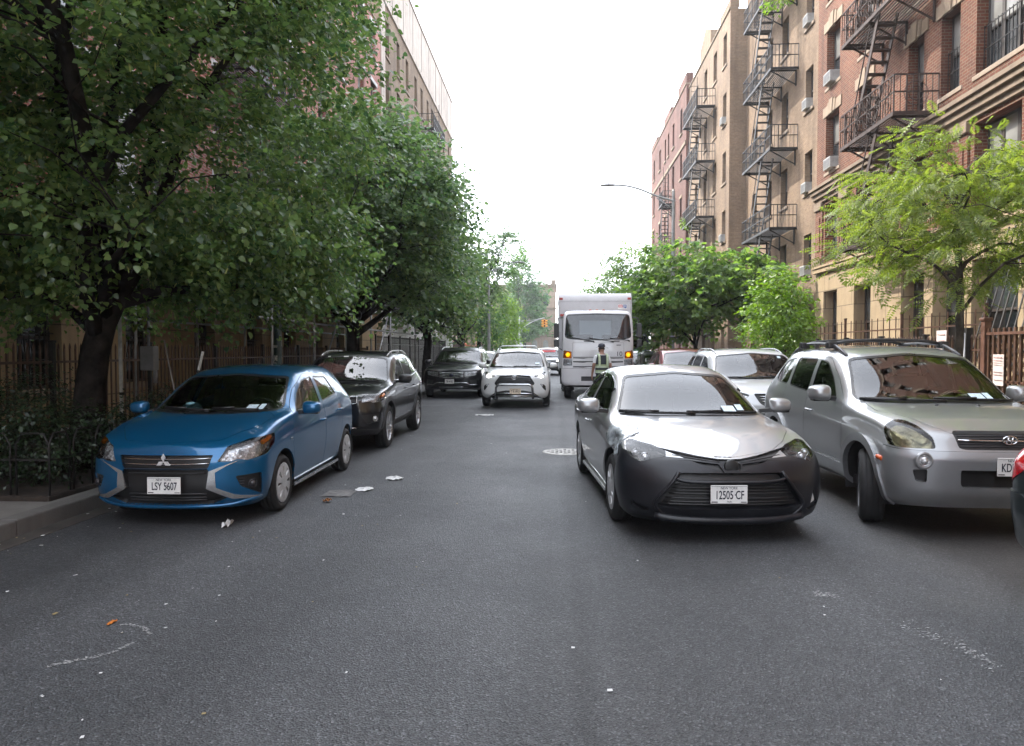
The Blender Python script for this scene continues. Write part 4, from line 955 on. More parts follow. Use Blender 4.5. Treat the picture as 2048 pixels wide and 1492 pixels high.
def far_cars():
    suv('red_minivan', 'dark red minivan parked behind the white crossover', 'minivan', (3.86, 19.2, 0), 0, paint('dark_red_paint', (.17, .012, .018), .3, .3), .34, plain_front(), style='alloy', cat='minivan')
    suv('silver_wagon', 'silver wagon with roof rails parked right behind the white delivery truck', 'wagon', (3.62, 30.3, 0), 0, paint('silver_paint', (.44, .445, .45), .55, .34, .05, .05), .33, plain_front(), railm=mat('rail_silver', (.5, .5, .5), .3, .9), cat='car')
    suv('grey_wagon', 'dark grey wagon parked just behind the red minivan', 'wagon', (3.95, 25.3, 0), 0, paint('graphite_paint', (.05, .055, .06), .4, .32), .33, plain_front(), cat='car')
    suv('cream_wagon', 'pale wagon parked behind the large black SUV with chrome grille', 'wagon', (-3.35, 30.2, 0), 0, paint('cream_paint', (.50, .47, .41), .2, .32), .33, plain_front(), railm=mat('rail_silver', (.5, .5, .5), .3, .9), cat='car')
    t, b = suv('black_minivan', 'black minivan with a red windscreen banner far down the street', 'van', (-.55, 46, 0), 0, paint('black_paint', (.004, .004, .006), 0, .3, .1, .012), .35, plain_front(), cat='minivan')
    V = []; F = []; red = mat('red_banner', (.55, .02, .03), .5, var=.1)
    q = MB(); fz = b.c['fz']
    for i in range(11):
        x = -.58 + 1.16 * i / 10
        for z in (1.40 * fz, 1.53 * fz): V.append(tuple(b.hit(0, x, z, False, .006)[0]))
    q.add(V, [(2 * i, 2 * i + 2, 2 * i + 3, 2 * i + 1) for i in range(10)], 0, True); o = q.build('windscreen_banner', [red], t)
    m = MB()
    for k, x in enumerate((-.42, -.26, -.10, .06, .22, .38)):
        p, n = b.hit(0, x, 1.465 * fz, False, .012); m.box(p + Vector((-.05, -.004, -.04)), p + Vector((.02, .0, .04))); m.box(p + Vector((-.05, -.004, -.01)), p + Vector((.06, .0, .02)))
    m.build('banner_marks', [mat('banner_pink', (.75, .30, .30), .5)], o)
    m = MB()
    for s in (1, -1): p, n = b.hit(0, .70 * s, .90 * fz, False, -.01); lamp(m, p, Vector((0, -1, 0)), .06, 0, 'lens')
    m.build('headlamp_glow', [LAMPON], t)
# dark saloon at the right edge: only its left rear quarter shows
def dark_saloon(loc, rz):
    t = thing('dark_saloon', 'dark green-grey saloon cut off by the right edge, red tail lamp showing', 'car', loc, rz, 'vehicles along the street')
    pm = paint('green_grey_paint', (.035, .05, .055), .45, .3, .06, .10); arches = [(.96, .375), (3.66, .375)]
    def pre(b):
        b.cut('tail_lamp', rounded([(2.34, .92), (2.40, .975), (2.72, .985), (2.92, .95), (2.92, .84), (2.74, .76), (2.60, .70), (2.46, .80)], .04), 135, True)
        b.cut('rear_bumper', [(4.0, .2), (4.15, .64), (4.3, .68), (4.9, .68), (4.9, 0), (4.0, 0)], 90, None, face=-2, ring=.005)
        b.cut('headlight', rounded([(.42, .66), (.46, .72), (.62, .79), (.80, .82), (.82, .74), (.66, .66)], .03), 0, True)
        b.cut('grille', rounded(sym([(.36, .64), (.33, .56)]), .02), 0)
    side = [rounded([(1.62, .965), (1.95, 1.165), (2.25, 1.275), (2.72, 1.312), (2.74, 1.0)], .03), rounded([(2.83, 1.0), (2.81, 1.312), (3.1, 1.30), (3.45, 1.205), (3.72, 1.07), (3.70, 1.03)], .03)]
    doors = [rounded([(1.40, .21), (2.72, .22), (2.79, .6), (2.785, 1.335), (2.5, 1.335), (2.1, 1.24), (1.75, 1.06), (1.48, .93), (1.36, .6)], .05), rounded([(2.74, .22), (3.25, .24), (3.40, .55), (3.62, .76), (3.76, .97), (3.77, 1.06), (3.48, 1.225), (3.1, 1.335), (2.80, 1.335), (2.80, .6)], .05)]
    ws = rounded([(-.735, .965), (-.55, 1.34), (0, 1.385), (.55, 1.34), (.735, .965), (.4, .965), (0, .968), (-.4, .965)], .05)
    hood = rounded([(-.70, 1.26), (-.755, .78), (-.60, .48), (-.42, .27), (0, .115), (.42, .27), (.60, .48), (.755, .78), (.70, 1.26), (.4, 1.15), (0, 1.09), (-.4, 1.15)], .04)
    b = std_car('sedan', t, pm, side, doors, arches, .317, ws, rounded(sym([(.52, 1.33), (.66, 1.08)]), .05), hood, pre=pre)
    std_parts(b, t, pm, arches, .317, 'alloy', .205, 0, CARGLASS, handles=((2.62, .80, .18), (3.50, .84, .18)), dash=(1.2, 1.75, .93), cabz=(.26, .92), caby=(1.3, 3.6))
    b.part('tail_lamp', mat('tail_red', (.62, .008, .02), .12, var=.25, vscale=30, coat=1), t, off=.006, rim=.02, rimmat=BLACK); b.part('rear_bumper', pm, t, off=.012, rim=.03, split=False)
    headlight(b, t, 'headlight', BOWL, [(0, .62, .74, .05, 'lens')]); b.part('grille', BLACK, t, off=-.03, rim=-.029, rimmat=BLACK)
    for s in (1, -1): door_mirror(t, (s * 1.0, 1.60, 1.02), s, (.22, .15, .12), pm, BLACK)
    return t
def CARS():
    blue_hatchback((-3.53, 6.33, 0), R(1.5)); silver_sedan((1.47, 6.05, 0), R(4.4)); silver_offroader((3.79, 6.2, 0), 0)
    black_offroader((-3.66, 11.1, 0), R(.5)); black_suv((-3.45, 24.0, 0), 0); white_suv((-1.12, 20.0, 0), 0); white_crossover((3.78, 12.2, 0), 0)
    far_cars(); dark_saloon((3.925, .62, 0), 0)
# ---------------------------------------------------------------- white delivery truck
def loft(mb, rings, m=0, sm=True, cap=True, closed=True):
    n = len(rings[0]); V = [p for r in rings for p in r]; F = []
    for i in range(len(rings) - 1):
        for j in range(n if closed else n - 1): F.append((i * n + j, i * n + (j + 1) % n, (i + 1) * n + (j + 1) % n, (i + 1) * n + j))
    mb.add(V, F, m, sm)
    if cap: mb.add(rings[0], [tuple(range(n))[::-1]], m); mb.add(rings[-1], [tuple(range(n))], m)
def truck(loc, rz):
    t = thing('delivery_truck', 'white box truck facing us with lit yellow lamps and number 10 on its nose', 'truck', loc, rz, 'vehicles along the street')
    W = paint('truck_white', (.56, .55, .56), 0, .35, .01, .10); box = mat('box_white', (.52, .51, .52), .45, var=.05, vscale=2)
    SP = dict(L=1.9, W=1.10, bow=(.26, 3.6), stern=(.06, 6), plan=[(0, 1), (2, 1)], zb=[(0, .48), (1.9, .48)], zs=[(0, 1.50), (1.9, 1.52)], zt=[(0, 1.87), (1.9, 1.90)],
              zr=[(0, 2.68), (.4, 2.73), (1.9, 2.74)], zc=[(0, 2.72), (.5, 2.80), (1.9, 2.80)], kb=[(0, .985), (2, .985)], kt=[(0, .995), (2, .995)], kr=[(0, .925), (2, .925)], sm=.004, crown=.8,
              nose=[(.4, .02), (.6, 0), (1.5, 0), (1.85, .03), (2.2, .12), (2.6, .26), (2.8, .42)], tail=[(0, 0), (3, 0)], nreach=1.9, n=30, n1=26, n3=8, per=6)
    b = Body(SP)
    b.cut('windscreen', rounded([(-1.03, 1.93), (-.985, 2.58), (-.94, 2.655), (0, 2.685), (.94, 2.655), (.985, 2.58), (1.03, 1.93), (.85, 1.875), (0, 1.845), (-.85, 1.875)], .09), 0, None, ring=.035, ringname='window_seal')
    b.cut('side_window', rounded([(.55, 1.80), (.75, 2.52), (1.45, 2.54), (1.45, 1.80)], .06), 90, True, ring=.015, ringname='window_seal', cond=lambda q: abs(q.x) > .5)
    b.cut('marker_lamp', rounded([(.815, 1.50), (1.06, 1.545), (1.08, 1.31), (1.06, 1.295), (.815, 1.29)], .02), 0, True)
    b.cut('headlight', rounded([(.80, 1.265), (1.06, 1.27), (1.07, 1.07), (.80, 1.075)], .02), 0, True)
    for z0, z1 in ((1.325, 1.285), (1.21, 1.16), (1.055, 1.01)):
        b.cut('grille', [(-.77, z0), (.77, z0), (.77, z1 + .012), (.45, z1), (.30, z1 + .02), (-.30, z1 + .02), (-.45, z1), (-.77, z1 + .012)], 0)
    b.cut('bumper', [(-.2, .2), (.9, .2), (.9, .99), (-.2, .99)], 90, None, face=-2, ring=.008)
    b.cut('bumper_slot', rounded([(-.52, .745), (.52, .745), (.52, .605), (-.52, .605)], .012), 0, over=('bumper',))
    for x in (-.30, .52): b.cut('handle_slot', rounded([(x - .15, 1.835), (x + .15, 1.835), (x + .13, 1.80), (x - .13, 1.80)], .01), 0)
    b.cut('front_panel', rounded([(-.79, 1.775), (.79, 1.775), (.79, 1.345), (-.79, 1.345)], .02), 0, ring=.006)
    b.cut('door', rounded([(.42, .58), (.55, 1.75), (.70, 2.57), (1.52, 2.58), (1.52, .58)], .04), 90, True, ring=.006, cond=lambda q: abs(q.x) > .5)
    b.part(None, W, t, 'cab', rim=.02, split=False); b.part('windscreen', glass('truck_glass', (.50, .58, .64), ior=1.85), t, off=-.006, rim=.006, rimmat=SEAL); b.part('side_window', TINTED, t, off=-.006, rim=.006, rimmat=SEAL); b.part('window_seal', SEAL, t, split=False)
    b.part('front_panel', W, t, rim=.015); b.part('bumper', W, t, off=.03, rim=.05, split=False); b.part('bumper_slot', BLACK, t, off=-.01, rim=-.038, rimmat=BLACK); b.part('handle_slot', BLACK, t, off=-.02, rim=-.019, rimmat=BLACK); b.part('shut_line', BLACK, t, off=-.012, rim=-.01, split=False); b.part('door', W, t, rim=.02)
    b.part('grille', BLACK, t, off=-.03, rim=-.029, rimmat=BLACK)
    headlight(b, t, 'headlight', BOWL, [(0, .88, 1.17, .055, 'cup'), (0, .99, 1.17, .045, 'cup')], depth=.04)
    headlight(b, t, 'marker_lamp', mat('amber_bowl', (.50, .22, .03), .3, .2, var=.35, vscale=20), [(0, .935, 1.41, .064, 'lens')], name='indicator', depth=.04, lensmat=YLAMPON, cover=glass('amber_cover', (.95, .72, .30), ior=1.45))
    for o in [q for q in COL.objects if q.parent == t or (q.parent and q.parent.parent == t)]:      # the cab is a little larger than drawn
        o.data.transform(Matrix.Translation((0, 0, .48)) @ Matrix.Diagonal((1.055, 1, 1.065, 1)) @ Matrix.Translation((0, 0, -.48)))
    b.bvh = BVHTree.FromPolygons([Vector((v.co.x * 1.055, v.co.y, .48 + (v.co.z - .48) * 1.065)) for v in b.bm.verts], [[v.index for v in f.verts] for f in b.bm.faces]) if not b.bm.verts.index_update() else None
    # cargo box with quarter-round front edge
    m = MB(); x = 1.27; y0, y1, z0, z1, rr = 1.95, 8.3, .98, 3.62, .30
    P = [(y0, z0)] + [(y0 + rr - rr * math.cos(a), z1 - rr + rr * math.sin(a)) for a in np.linspace(0, PI / 2, 9)] + [(y1, z1), (y1, z0)]
    m.prism(P, (-x, 0, 0), (0, 1, 0), (0, 0, 1), (2 * x, 0, 0)); m.build('cargo_box', [box], t)
    m = MB(); edge = mat('box_trim', (.42, .41, .42), .4, .3)
    for s in (1, -1): m.box((s * (x - .05), y0 - .012, z0), (s * (x + .012), y0 + .05, z1 - rr)); m.box((s * (x - .06), y0 + rr, z1 - .02), (s * (x + .012), y1, z1 + .012)); m.box((s * (x - .02), y0, z0 - .05), (s * (x + .012), y1, z0 + .05))
    m.box((-x, y0 - .006, z1 - rr - .012), (x, y0 + .01, z1 - rr + .006)); m.box((-x, y0 - .006, z0), (x, y0 + .02, z0 + .08)); m.build('box_trim', [edge], t)
    m = MB()
    for i in range(24):
        xx = -1.2 + i * 2.4 / 23; m.sphere((xx, y0 - .006, z1 - rr + .03), .008, 6)
    m.build('rivets', [edge], t)
    for s in (1, -1):
        m = MB(); m.box((s * 1.13, y0 - .015, z1 - rr + .06), (s * 1.25, y0 + .03, z1 - rr + .14), 0, .01); m.build('clearance_lamp', [mat('lamp_red', (.35, .03, .02), .3)], t)
        m = MB(); m.box((s * 1.05, 1.75, 2.80), (s * 1.22, 1.90, 2.88), 0, .02); m.build('corner_lamp', [mat('lamp_red', (.35, .03, .02), .3)], t)
    for xx in (-.22, 0, .22):
        m = MB(); m.sphere((xx, .78, 2.955), (.055, .04, .028), 10); m.build('roof_lamp', [mat('roof_lamp_amber', (.40, .10, .03), .3)], t)
    # maker's sticker: red and blue lettering blocks
    m = MB(); yy = y0 - .008
    m.prism([(.80, .22), (1.12, .22), (1.12, .06), (.80, .06)], (0, yy, 3.0), (1, 0, 0), (0, 0, 1), (0, .004, 0), 0)
    m.prism([(.815, .205), (.955, .205), (.965, .11), (.815, .11)], (0, yy - .003, 3.0), (1, 0, 0), (0, 0, 1), (0, .004, 0), 1); m.prism([(.975, .205), (1.10, .205), (1.10, .11), (1.06, .075), (1.02, .11), (.975, .11)], (0, yy - .003, 3.0), (1, 0, 0), (0, 0, 1), (0, .004, 0), 2)
    for k in range(4): m.prism([(.84 + k * .028, .19), (.855 + k * .028, .19), (.855 + k * .028, .125), (.84 + k * .028, .125)], (0, yy - .005, 3.0), (1, 0, 0), (0, 0, 1), (0, .003, 0), 0)
    for k in range(4): m.prism([(.99 + k * .026, .19), (1.003 + k * .026, .19), (1.006 + k * .026, .125), (.992 + k * .026, .125)], (0, yy - .005, 3.0), (1, 0, 0), (0, 0, 1), (0, .003, 0), 0)
    m.build('maker_sticker', [PAPER, mat('sticker_red', (.55, .05, .06), .4), mat('sticker_blue', (.07, .14, .42), .4)], t)
    p, n = b.hit(0, .68, 1.49, False, .004); text_mesh('10', .21, mat('number_black', (.02, .02, .02), .5), t, 'number', (p.x, p.y - .004, p.z), (PI / 2, 0, 0), sx=1.0)
    m = MB(); p, n = b.hit(0, .66, 1.78, False, .004); m.box(p + Vector((-.07, -.004, -.012)), p + Vector((.07, .004, .012))); m.build('badge', [BLACK], t)
    for p0, p1 in (((-.86, 2.03), (-.16, 1.90)), ((-.30, 2.01), (.46, 1.90)), ((.38, 2.01), (.98, 1.93))):
        q = MB(); P = [b.hit(0, p0[0] + (p1[0] - p0[0]) * k, p0[1] + (p1[1] - p0[1]) * k, False, .03)[0] for k in np.linspace(0, 1, 7)]; q.tube(P, .014, 6); q.tube([P[-1] + Vector((.0, .0, 0)), P[-1] + Vector((.03, .05, -.03))], .025, 6); q.build('wiper', [BLACK], t)
    for s in (1, -1):      # mirrors on brackets
        m = MB(); m.tube([(s * 1.10, .5, 2.72), (s * 1.30, .30, 2.66), (s * 1.36, .30, 2.45), (s * 1.36, .30, 1.75), (s * 1.14, .5, 1.60)], .016, 6)
        m.box((s * 1.27, .26, 2.02), (s * 1.44, .34, 2.50), 0, .03); m.box((s * 1.27, .26, 1.72), (s * 1.44, .34, 1.97), 0, .03); m.build('wing_mirror', [BLACK], t)
    m = MB(); m.box((-.85, .45, 1.6), (.85, .8, 1.86), 0, .04); m.build('dashboard', [DARKIN], t)
    for xx, ww in ((-.55, .45), (.5, .3)): m = MB(); m.box((xx - ww, 1.15, 1.1), (xx + ww, 1.5, 2.15), 0, .08); m.build('seat', [DARKIN], t)
    m = MB(); m.box((-1.0, 1.70, .9), (1.0, 1.75, 1.95)); m.box((-1.0, 1.70, 2.65), (1.0, 1.75, 2.85)); m.box((-1.0, 1.70, 1.95), (-.55, 1.75, 2.65)); m.box((.55, 1.70, 1.95), (1.0, 1.75, 2.65)); m.build('rear_bulkhead', [mat('bulkhead_grey', (.20, .22, .24), .7)], t)
    m = MB(); m.box((-.13, .40, 1.90), (.17, .405, 2.0)); m.build('dash_paper', [PAPER], t)
    m = MB(); m.box((-.42, .3, .55), (.42, 8.0, .75)); m.box((-.9, .35, .38), (.9, 1.2, .6), 0, .05); m.box((-1.05, 1.6, .45), (-.6, 3.2, .85), 0, .04); m.build('chassis', [BLACK], t)
    m = MB()
    for s in (1, -1):
        m.box((s * 1.08, .55, .45), (s * 1.14, 1.5, .55)); m.box((s * 1.10, .60, .30), (s * 1.16, 1.3, .34)); m.bar((s * 1.12, .62, .32), (s * 1.12, .62, 1.0), .05)
    m.build('cab_step', [BLACK], t)
    wheels(t, SP, [.95], .40, .24, 'steel', 0, W=1.10); ty, ri = wheel_mesh(.40, .5, 'steel')
    for s in (1, -1):
        o = link('wheel', ty, t); o.location = (s * .9, 5.0, .40); o.rotation_euler = (0, 0, 0 if s > 0 else PI); link('rim', ri, o)
    m = MB()
    for s in (1, -1): m.box((s * .70, 5.7, .25), (s * 1.2, 5.73, .98))
    m.build('mud_flap', [BLACK], t)
    plate(t, (0, .0, .52), '63829', 'MM', notext=True, col=mat('plate_dark', (.06, .06, .07), .5)); return t
def refuse_truck(loc):
    t = thing('green_lorry', 'dark lorry with a green cab panel standing under the trees behind the white truck', 'truck', loc, 0, 'vehicles along the street')
    D = mat('lorry_dark', (.02, .026, .03), .4); G = mat('lorry_green', (.03, .22, .07), .4)
    m = MB(); m.box((-1.15, 0, .6), (1.15, 1.8, 2.55), 0, .12); m.build('cab', [D], t)
    m = MB(); m.box((-1.0, -.015, 1.75), (1.0, .3, 2.40), 0, .05); m.build('windscreen', [TINTED], t)
    m = MB(); m.box((-1.13, -.03, 1.75), (-.98, .2, 2.3), 0, .02); m.box((-.3, -.03, 1.55), (.9, .1, 1.70), 0, .02); m.build('cab_panel', [G], t)
    m = MB(); m.box((-1.2, 2.0, .9), (1.2, 6.5, 2.72), 0, .1)
    for y in (2.6, 3.6, 4.6, 5.6): m.box((-1.24, y, .9), (1.24, y + .12, 2.76))
    m.build('hopper', [D], t)
    m = MB(); m.box((-.9, -.1, .45), (.9, .2, .75), 0, .04); m.build('bumper', [BLACK], t)
    wheels(t, dict(W=1.15), [.9, 5.2], .45, .28, 'steel', W=1.15)
# ---------------------------------------------------------------- person
def skin_body(name, joints, bones, mats, parent=None, sub=2):
    me = bpy.data.meshes.new(name); keys = list(joints); ix = {k: i for i, k in enumerate(keys)}
    me.from_pydata([joints[k][0] for k in keys], [(ix[a], ix[b]) for a, b in bones], []); o = link(name, me, parent)
    md = o.modifiers.new('skin', 'SKIN'); md.use_smooth_shade = True
    for i, k in enumerate(keys):
        r = joints[k][1]; me.skin_vertices[0].data[i].radius = r if hasattr(r, '__len__') else (r, r)
    me.skin_vertices[0].data[0].use_root = True
    s = o.modifiers.new('sub', 'SUBSURF'); s.levels = s.render_levels = sub
    m2 = bpy.data.meshes.new_from_object(o.evaluated_get(bpy.context.evaluated_depsgraph_get())); o.modifiers.clear(); o.data = m2
    m2.materials.clear()
    for q in mats: m2.materials.append(q)
    return o
def worker(loc, rz):
    """faces +y (away from the camera); turned head"""
    t = thing('person', 'worker in dark cap and reflective vest over white shirt, standing before the truck', 'person', loc, rz)
    skin = mat('skin', (.30, .16, .11), .55, var=.12, vscale=20); shirt = mat('shirt_white', (.66, .66, .68), .85, var=.08, vscale=15, bump=.3, bscale=40); jeans = mat('trousers_dark', (.03, .034, .045), .85, var=.2, vscale=18, bump=.3, bscale=60); shoe = mat('shoe_black', (.015, .015, .016), .5)
    J = {'pelvis': ((0, 0, .96), (.145, .105)), 'waist': ((0, .01, 1.10), (.145, .10)), 'chest': ((0, .0, 1.30), (.17, .115)), 'upch': ((0, -.005, 1.43), (.15, .095)), 'neck': ((0, .01, 1.53), .058), 'head0': ((0, .02, 1.60), (.072, .08)), 'head1': ((0, .03, 1.68), (.085, .098)), 'head2': ((0, .025, 1.765), (.06, .07))}
    B = [('pelvis', 'waist'), ('waist', 'chest'), ('chest', 'upch'), ('upch', 'neck'), ('neck', 'head0'), ('head0', 'head1'), ('head1', 'head2')]
    for s, n in ((-1, 'l'), (1, 'r')):
        J.update({n + 'sh': ((s * .19, 0, 1.43), .065), n + 'el': ((s * .255, -.03, 1.16), .046), n + 'wr': ((s * .27, .06, .93), .033), n + 'pl': ((s * .272, .085, .86), (.042, .022)),
                  n + 'hp': ((s * .095, 0, .90), .098), n + 'kn': ((s * .11, .03, .50), .06), n + 'an': ((s * .12, -.02, .10), .042), n + 'to': ((s * .14, .14, .04), (.045, .032))})
        B += [('upch', n + 'sh'), (n + 'sh', n + 'el'), (n + 'el', n + 'wr'), (n + 'wr', n + 'pl'), ('pelvis', n + 'hp'), (n + 'hp', n + 'kn'), (n + 'kn', n + 'an'), (n + 'an', n + 'to')]
        for k in range(4):
            dx = (k - 1.5) * .02; l = (.072, .082, .078, .062)[k]; a, c, e = ('%sf%d%d' % (n, k, q) for q in range(3))
            J[a] = ((s * .272 - .0, .085 + dx, .815), .010); J[c] = ((s * .268, .092 + dx, .815 - l * .55), .009); J[e] = ((s * .255, .096 + dx, .815 - l), .0075)
            B += [(n + 'pl', a), (a, c), (c, e)]
        J[n + 't1'] = ((s * .255, .135, .85), .012); J[n + 't2'] = ((s * .245, .15, .81), .009); B += [(n + 'pl', n + 't1'), (n + 't1', n + 't2')]
    o = skin_body('body', J, B, [skin, shirt, jeans, shoe], t)
    for p in o.data.polygons:
        c = p.center; arm = abs(c.x) > .205
        if c.z < .085: p.material_index = 3
        elif c.z < 1.0 and not (abs(c.x) > .19): p.material_index = 2
        elif c.z < 1.49 and (not arm or c.z > 1.24): p.material_index = 1
        else: p.material_index = 0
    # vest: slightly larger torso shell with reflective bands
    bvh = BVHTree.FromPolygons([v.co for v in o.data.vertices], [p.vertices[:] for p in o.data.polygons])
    def ring(z, off, rx=.5):
        P = []
        for a in np.linspace(0, 2 * PI, 33)[:-1]:
            rx_, ry_ = (.19, .135) if z < 1.2 else (.20, .14)
            k = 1 if z < 1.35 else 1 - .12 * (z - 1.35) / .12
            P.append(Vector((rx_ * k * math.copysign(abs(math.cos(a)) ** .85, math.cos(a)), ry_ * math.copysign(abs(math.sin(a)) ** .85, math.sin(a)), z)) * 1 + Vector((0, 0, 0)))
        return [Vector((p.x * (1 + off), p.y * (1 + off), z)) for p in P]
    m = MB(); loft(m, [ring(z, 0) for z in (.93, 1.02, 1.12, 1.22, 1.32, 1.42, 1.47)], 0, True, False); m.build('vest', [mat('vest_dark', (.028, .034, .045), .85, var=.2, vscale=20)], t)
    refl = mat('reflective_band', (.50, .58, .42), .5, var=.12, vscale=30); lime = mat('vest_lime', (.33, .40, .22), .7)
    m = MB()
    for z, h, mi in ((1.18, .022, 1), (1.135, .030, 0), (1.02, .022, 1), (.985, .030, 0)): loft(m, [ring(z - h, .03), ring(z + h, .03)], mi, True, False)
    for s in (-1, 1):
        for w_, mi, off in ((.036, 1, .012), (.02, 0, .020)):
            for fr in (-1, 1):
                pts = [(s * .115, fr * (.142 + off), 1.16), (s * .118, fr * (.146 + off), 1.30), (s * .12, fr * (.138 + off), 1.42), (s * .12, fr * (.09 + off), 1.485 + off), (s * .12, 0, 1.50 + off)]
                V = []; F = []
                for q in pts: V += [(q[0] - w_, q[1], q[2]), (q[0] + w_, q[1], q[2])]
                m.add(V, [(2 * i, 2 * i + 1, 2 * i + 3, 2 * i + 2) for i in range(4)], mi, True)
    m.build('reflective_bands', [refl, lime], t)
    m = MB()     # cap worn with the peak turned to the side
    m.lathe([(.104, 1.70), (.105, 1.73), (.098, 1.77), (.075, 1.80), (.03, 1.815), (0, 1.817)], 20, (0, .03, 0)); m.add([(.07, -.05, 1.71), (.16, -.10, 1.675), (.19, -.05, 1.665), (.18, 0, 1.67), (.10, .0, 1.715)], [(0, 1, 2, 3, 4)]); m.add([(-.06, .1, 1.71), (-.14, .15, 1.68), (-.17, .10, 1.675), (-.10, .06, 1.715)], [(0, 1, 2, 3)])
    m.build('cap', [mat('cap_dark', (.03, .035, .05), .8, var=.3, vscale=30)], t)
    m = MB(); m.sphere((0, .025, 1.665), (.094, .088, .062), 14); m.build('hair', [mat('hair_dark', (.015, .011, .01), .7)], t)
    m = MB(); m.sphere((-.02, .105, 1.60), (.055, .035, .045), 12); m.build('beard', [mat('hair_dark', (.015, .011, .01), .7)], t)
    m = MB(); m.sphere((-.03, .125, 1.655), (.014, .02, .02), 8)
    for s in (-1, 1): m.sphere((s * .092, .03, 1.655), (.012, .022, .03), 8)
    m.build('face_features', [skin], t)
# ---------------------------------------------------------------- masonry
def wallcoord(N, L):
    """metres along the wall and up, for walls facing either way"""
    tc = N('ShaderNodeTexCoord'); ge = N('ShaderNodeNewGeometry'); s = N('ShaderNodeSeparateXYZ'); L(tc.outputs['Object'], s.inputs[0]); n = N('ShaderNodeSeparateXYZ'); L(ge.outputs['True Normal'], n.inputs[0])
    fx = math_(N, L, 'GREATER_THAN', math_(N, L, 'ABSOLUTE', n.outputs[0]), .6)
    u = N('ShaderNodeMix', data_type='FLOAT'); L(fx, u.inputs[0]); L(s.outputs[0], u.inputs[2]); L(s.outputs[1], u.inputs[3])
    c = N('ShaderNodeCombineXYZ'); L(u.outputs[0], c.inputs[0]); L(s.outputs[2], c.inputs[1]); return c.outputs[0], tc
def brick(name, c1, c2, mortar, w=.215, h=.075, mw=.011, stain=(.30, .27, .25), amt=.65):
    if name in MATS: return MATS[name]
    m, nt, b, N, L = nodes(name); v, tc = wallcoord(N, L)
    br = N('ShaderNodeTexBrick'); br.offset = .5; L(v, br.inputs['Vector']); br.inputs['Color1'].default_value = c4(c1); br.inputs['Color2'].default_value = c4(c2); br.inputs['Mortar'].default_value = c4(mortar)
    br.inputs['Scale'].default_value = 1; br.inputs['Mortar Size'].default_value = mw; br.inputs['Mortar Smooth'].default_value = .2; br.inputs['Brick Width'].default_value = w; br.inputs['Row Height'].default_value = h; br.inputs['Bias'].default_value = 0
    n1 = N('ShaderNodeTexNoise', Scale=.35, Detail=8.0, Roughness=.65); L(tc.outputs['Object'], n1.inputs['Vector'])
    mp = N('ShaderNodeMapping'); L(tc.outputs['Object'], mp.inputs[0]); mp.inputs['Scale'].default_value = (2.2, 2.2, .18)
    n2 = N('ShaderNodeTexNoise', Scale=1.0, Detail=6.0); L(mp.outputs[0], n2.inputs['Vector'])
    f = math_(N, L, 'MULTIPLY', ramp(N, L, n1.outputs[0], [(.42, 0), (.75, 1)]), amt); g = math_(N, L, 'MULTIPLY', ramp(N, L, n2.outputs[0], [(.5, 0), (.8, 1)]), amt)
    c = mixc(N, L, f, br.outputs[0], stain, 'MULTIPLY'); c = mixc(N, L, g, c, tuple(q * .9 for q in stain), 'MULTIPLY')
    n3 = N('ShaderNodeTexNoise', Scale=9.0, Detail=3.0); L(v, n3.inputs['Vector']); c = mixc(N, L, .5, c, ramp(N, L, n3.outputs[0], [(.3, .72), (.7, 1.25)]), 'MULTIPLY')
    L(c, b.inputs['Base Color']); b.inputs['Roughness'].default_value = .88
    bp = N('ShaderNodeBump', Strength=.6, Distance=.008); L(br.outputs['Fac'], bp.inputs['Height']); bp.invert = True; L(bp.outputs[0], b.inputs['Normal']); MATS[name] = m; return m
def stone(name, col, groove=0, stain=.4, var=.1):
    if name in MATS: return MATS[name]
    m, nt, b, N, L = nodes(name); v, tc = wallcoord(N, L)
    n1 = N('ShaderNodeTexNoise', Scale=1.3, Detail=9.0, Roughness=.7); L(tc.outputs['Object'], n1.inputs['Vector'])
    mp = N('ShaderNodeMapping'); L(tc.outputs['Object'], mp.inputs[0]); mp.inputs['Scale'].default_value = (3, 3, .25); n2 = N('ShaderNodeTexNoise', Scale=1.0, Detail=7.0); L(mp.outputs[0], n2.inputs['Vector'])
    c = mixc(N, L, ramp(N, L, n1.outputs[0], [(.3, 0), (.7, 1)]), tuple(q * (1 - 2 * var) for q in col), tuple(q * (1 + var) for q in col))
    c = mixc(N, L, math_(N, L, 'MULTIPLY', ramp(N, L, n2.outputs[0], [(.5, 0), (.78, 1)]), stain), c, (.33, .29, .26), 'MULTIPLY')
    n3 = N('ShaderNodeTexNoise', Scale=40.0, Detail=4.0); L(tc.outputs['Object'], n3.inputs['Vector']); bp = N('ShaderNodeBump', Strength=.35, Distance=.01); L(n3.outputs[0], bp.inputs['Height'])
    if groove:
        br = N('ShaderNodeTexBrick'); br.offset = .5; L(v, br.inputs['Vector']); br.inputs['Scale'].default_value = 1; br.inputs['Brick Width'].default_value = groove * 2.6; br.inputs['Row Height'].default_value = groove; br.inputs['Mortar Size'].default_value = .014; br.inputs['Mortar Smooth'].default_value = .1
        c = mixc(N, L, br.outputs['Fac'], c, tuple(q * .45 for q in col)); bp2 = N('ShaderNodeBump', Strength=.8, Distance=.02); bp2.invert = True; L(br.outputs['Fac'], bp2.inputs['Height']); L(bp.outputs[0], bp2.inputs['Normal']); L(bp2.outputs[0], b.inputs['Normal'])
    else: L(bp.outputs[0], b.inputs['Normal'])
    L(c, b.inputs['Base Color']); b.inputs['Roughness'].default_value = .85; MATS[name] = m; return m
RED = brick('red_brick', (.125, .033, .0155), (.185, .056, .026), (.20, .145, .095)); RED2 = brick('far_red_brick', (.115, .036, .026), (.155, .052, .038), (.18, .13, .105))
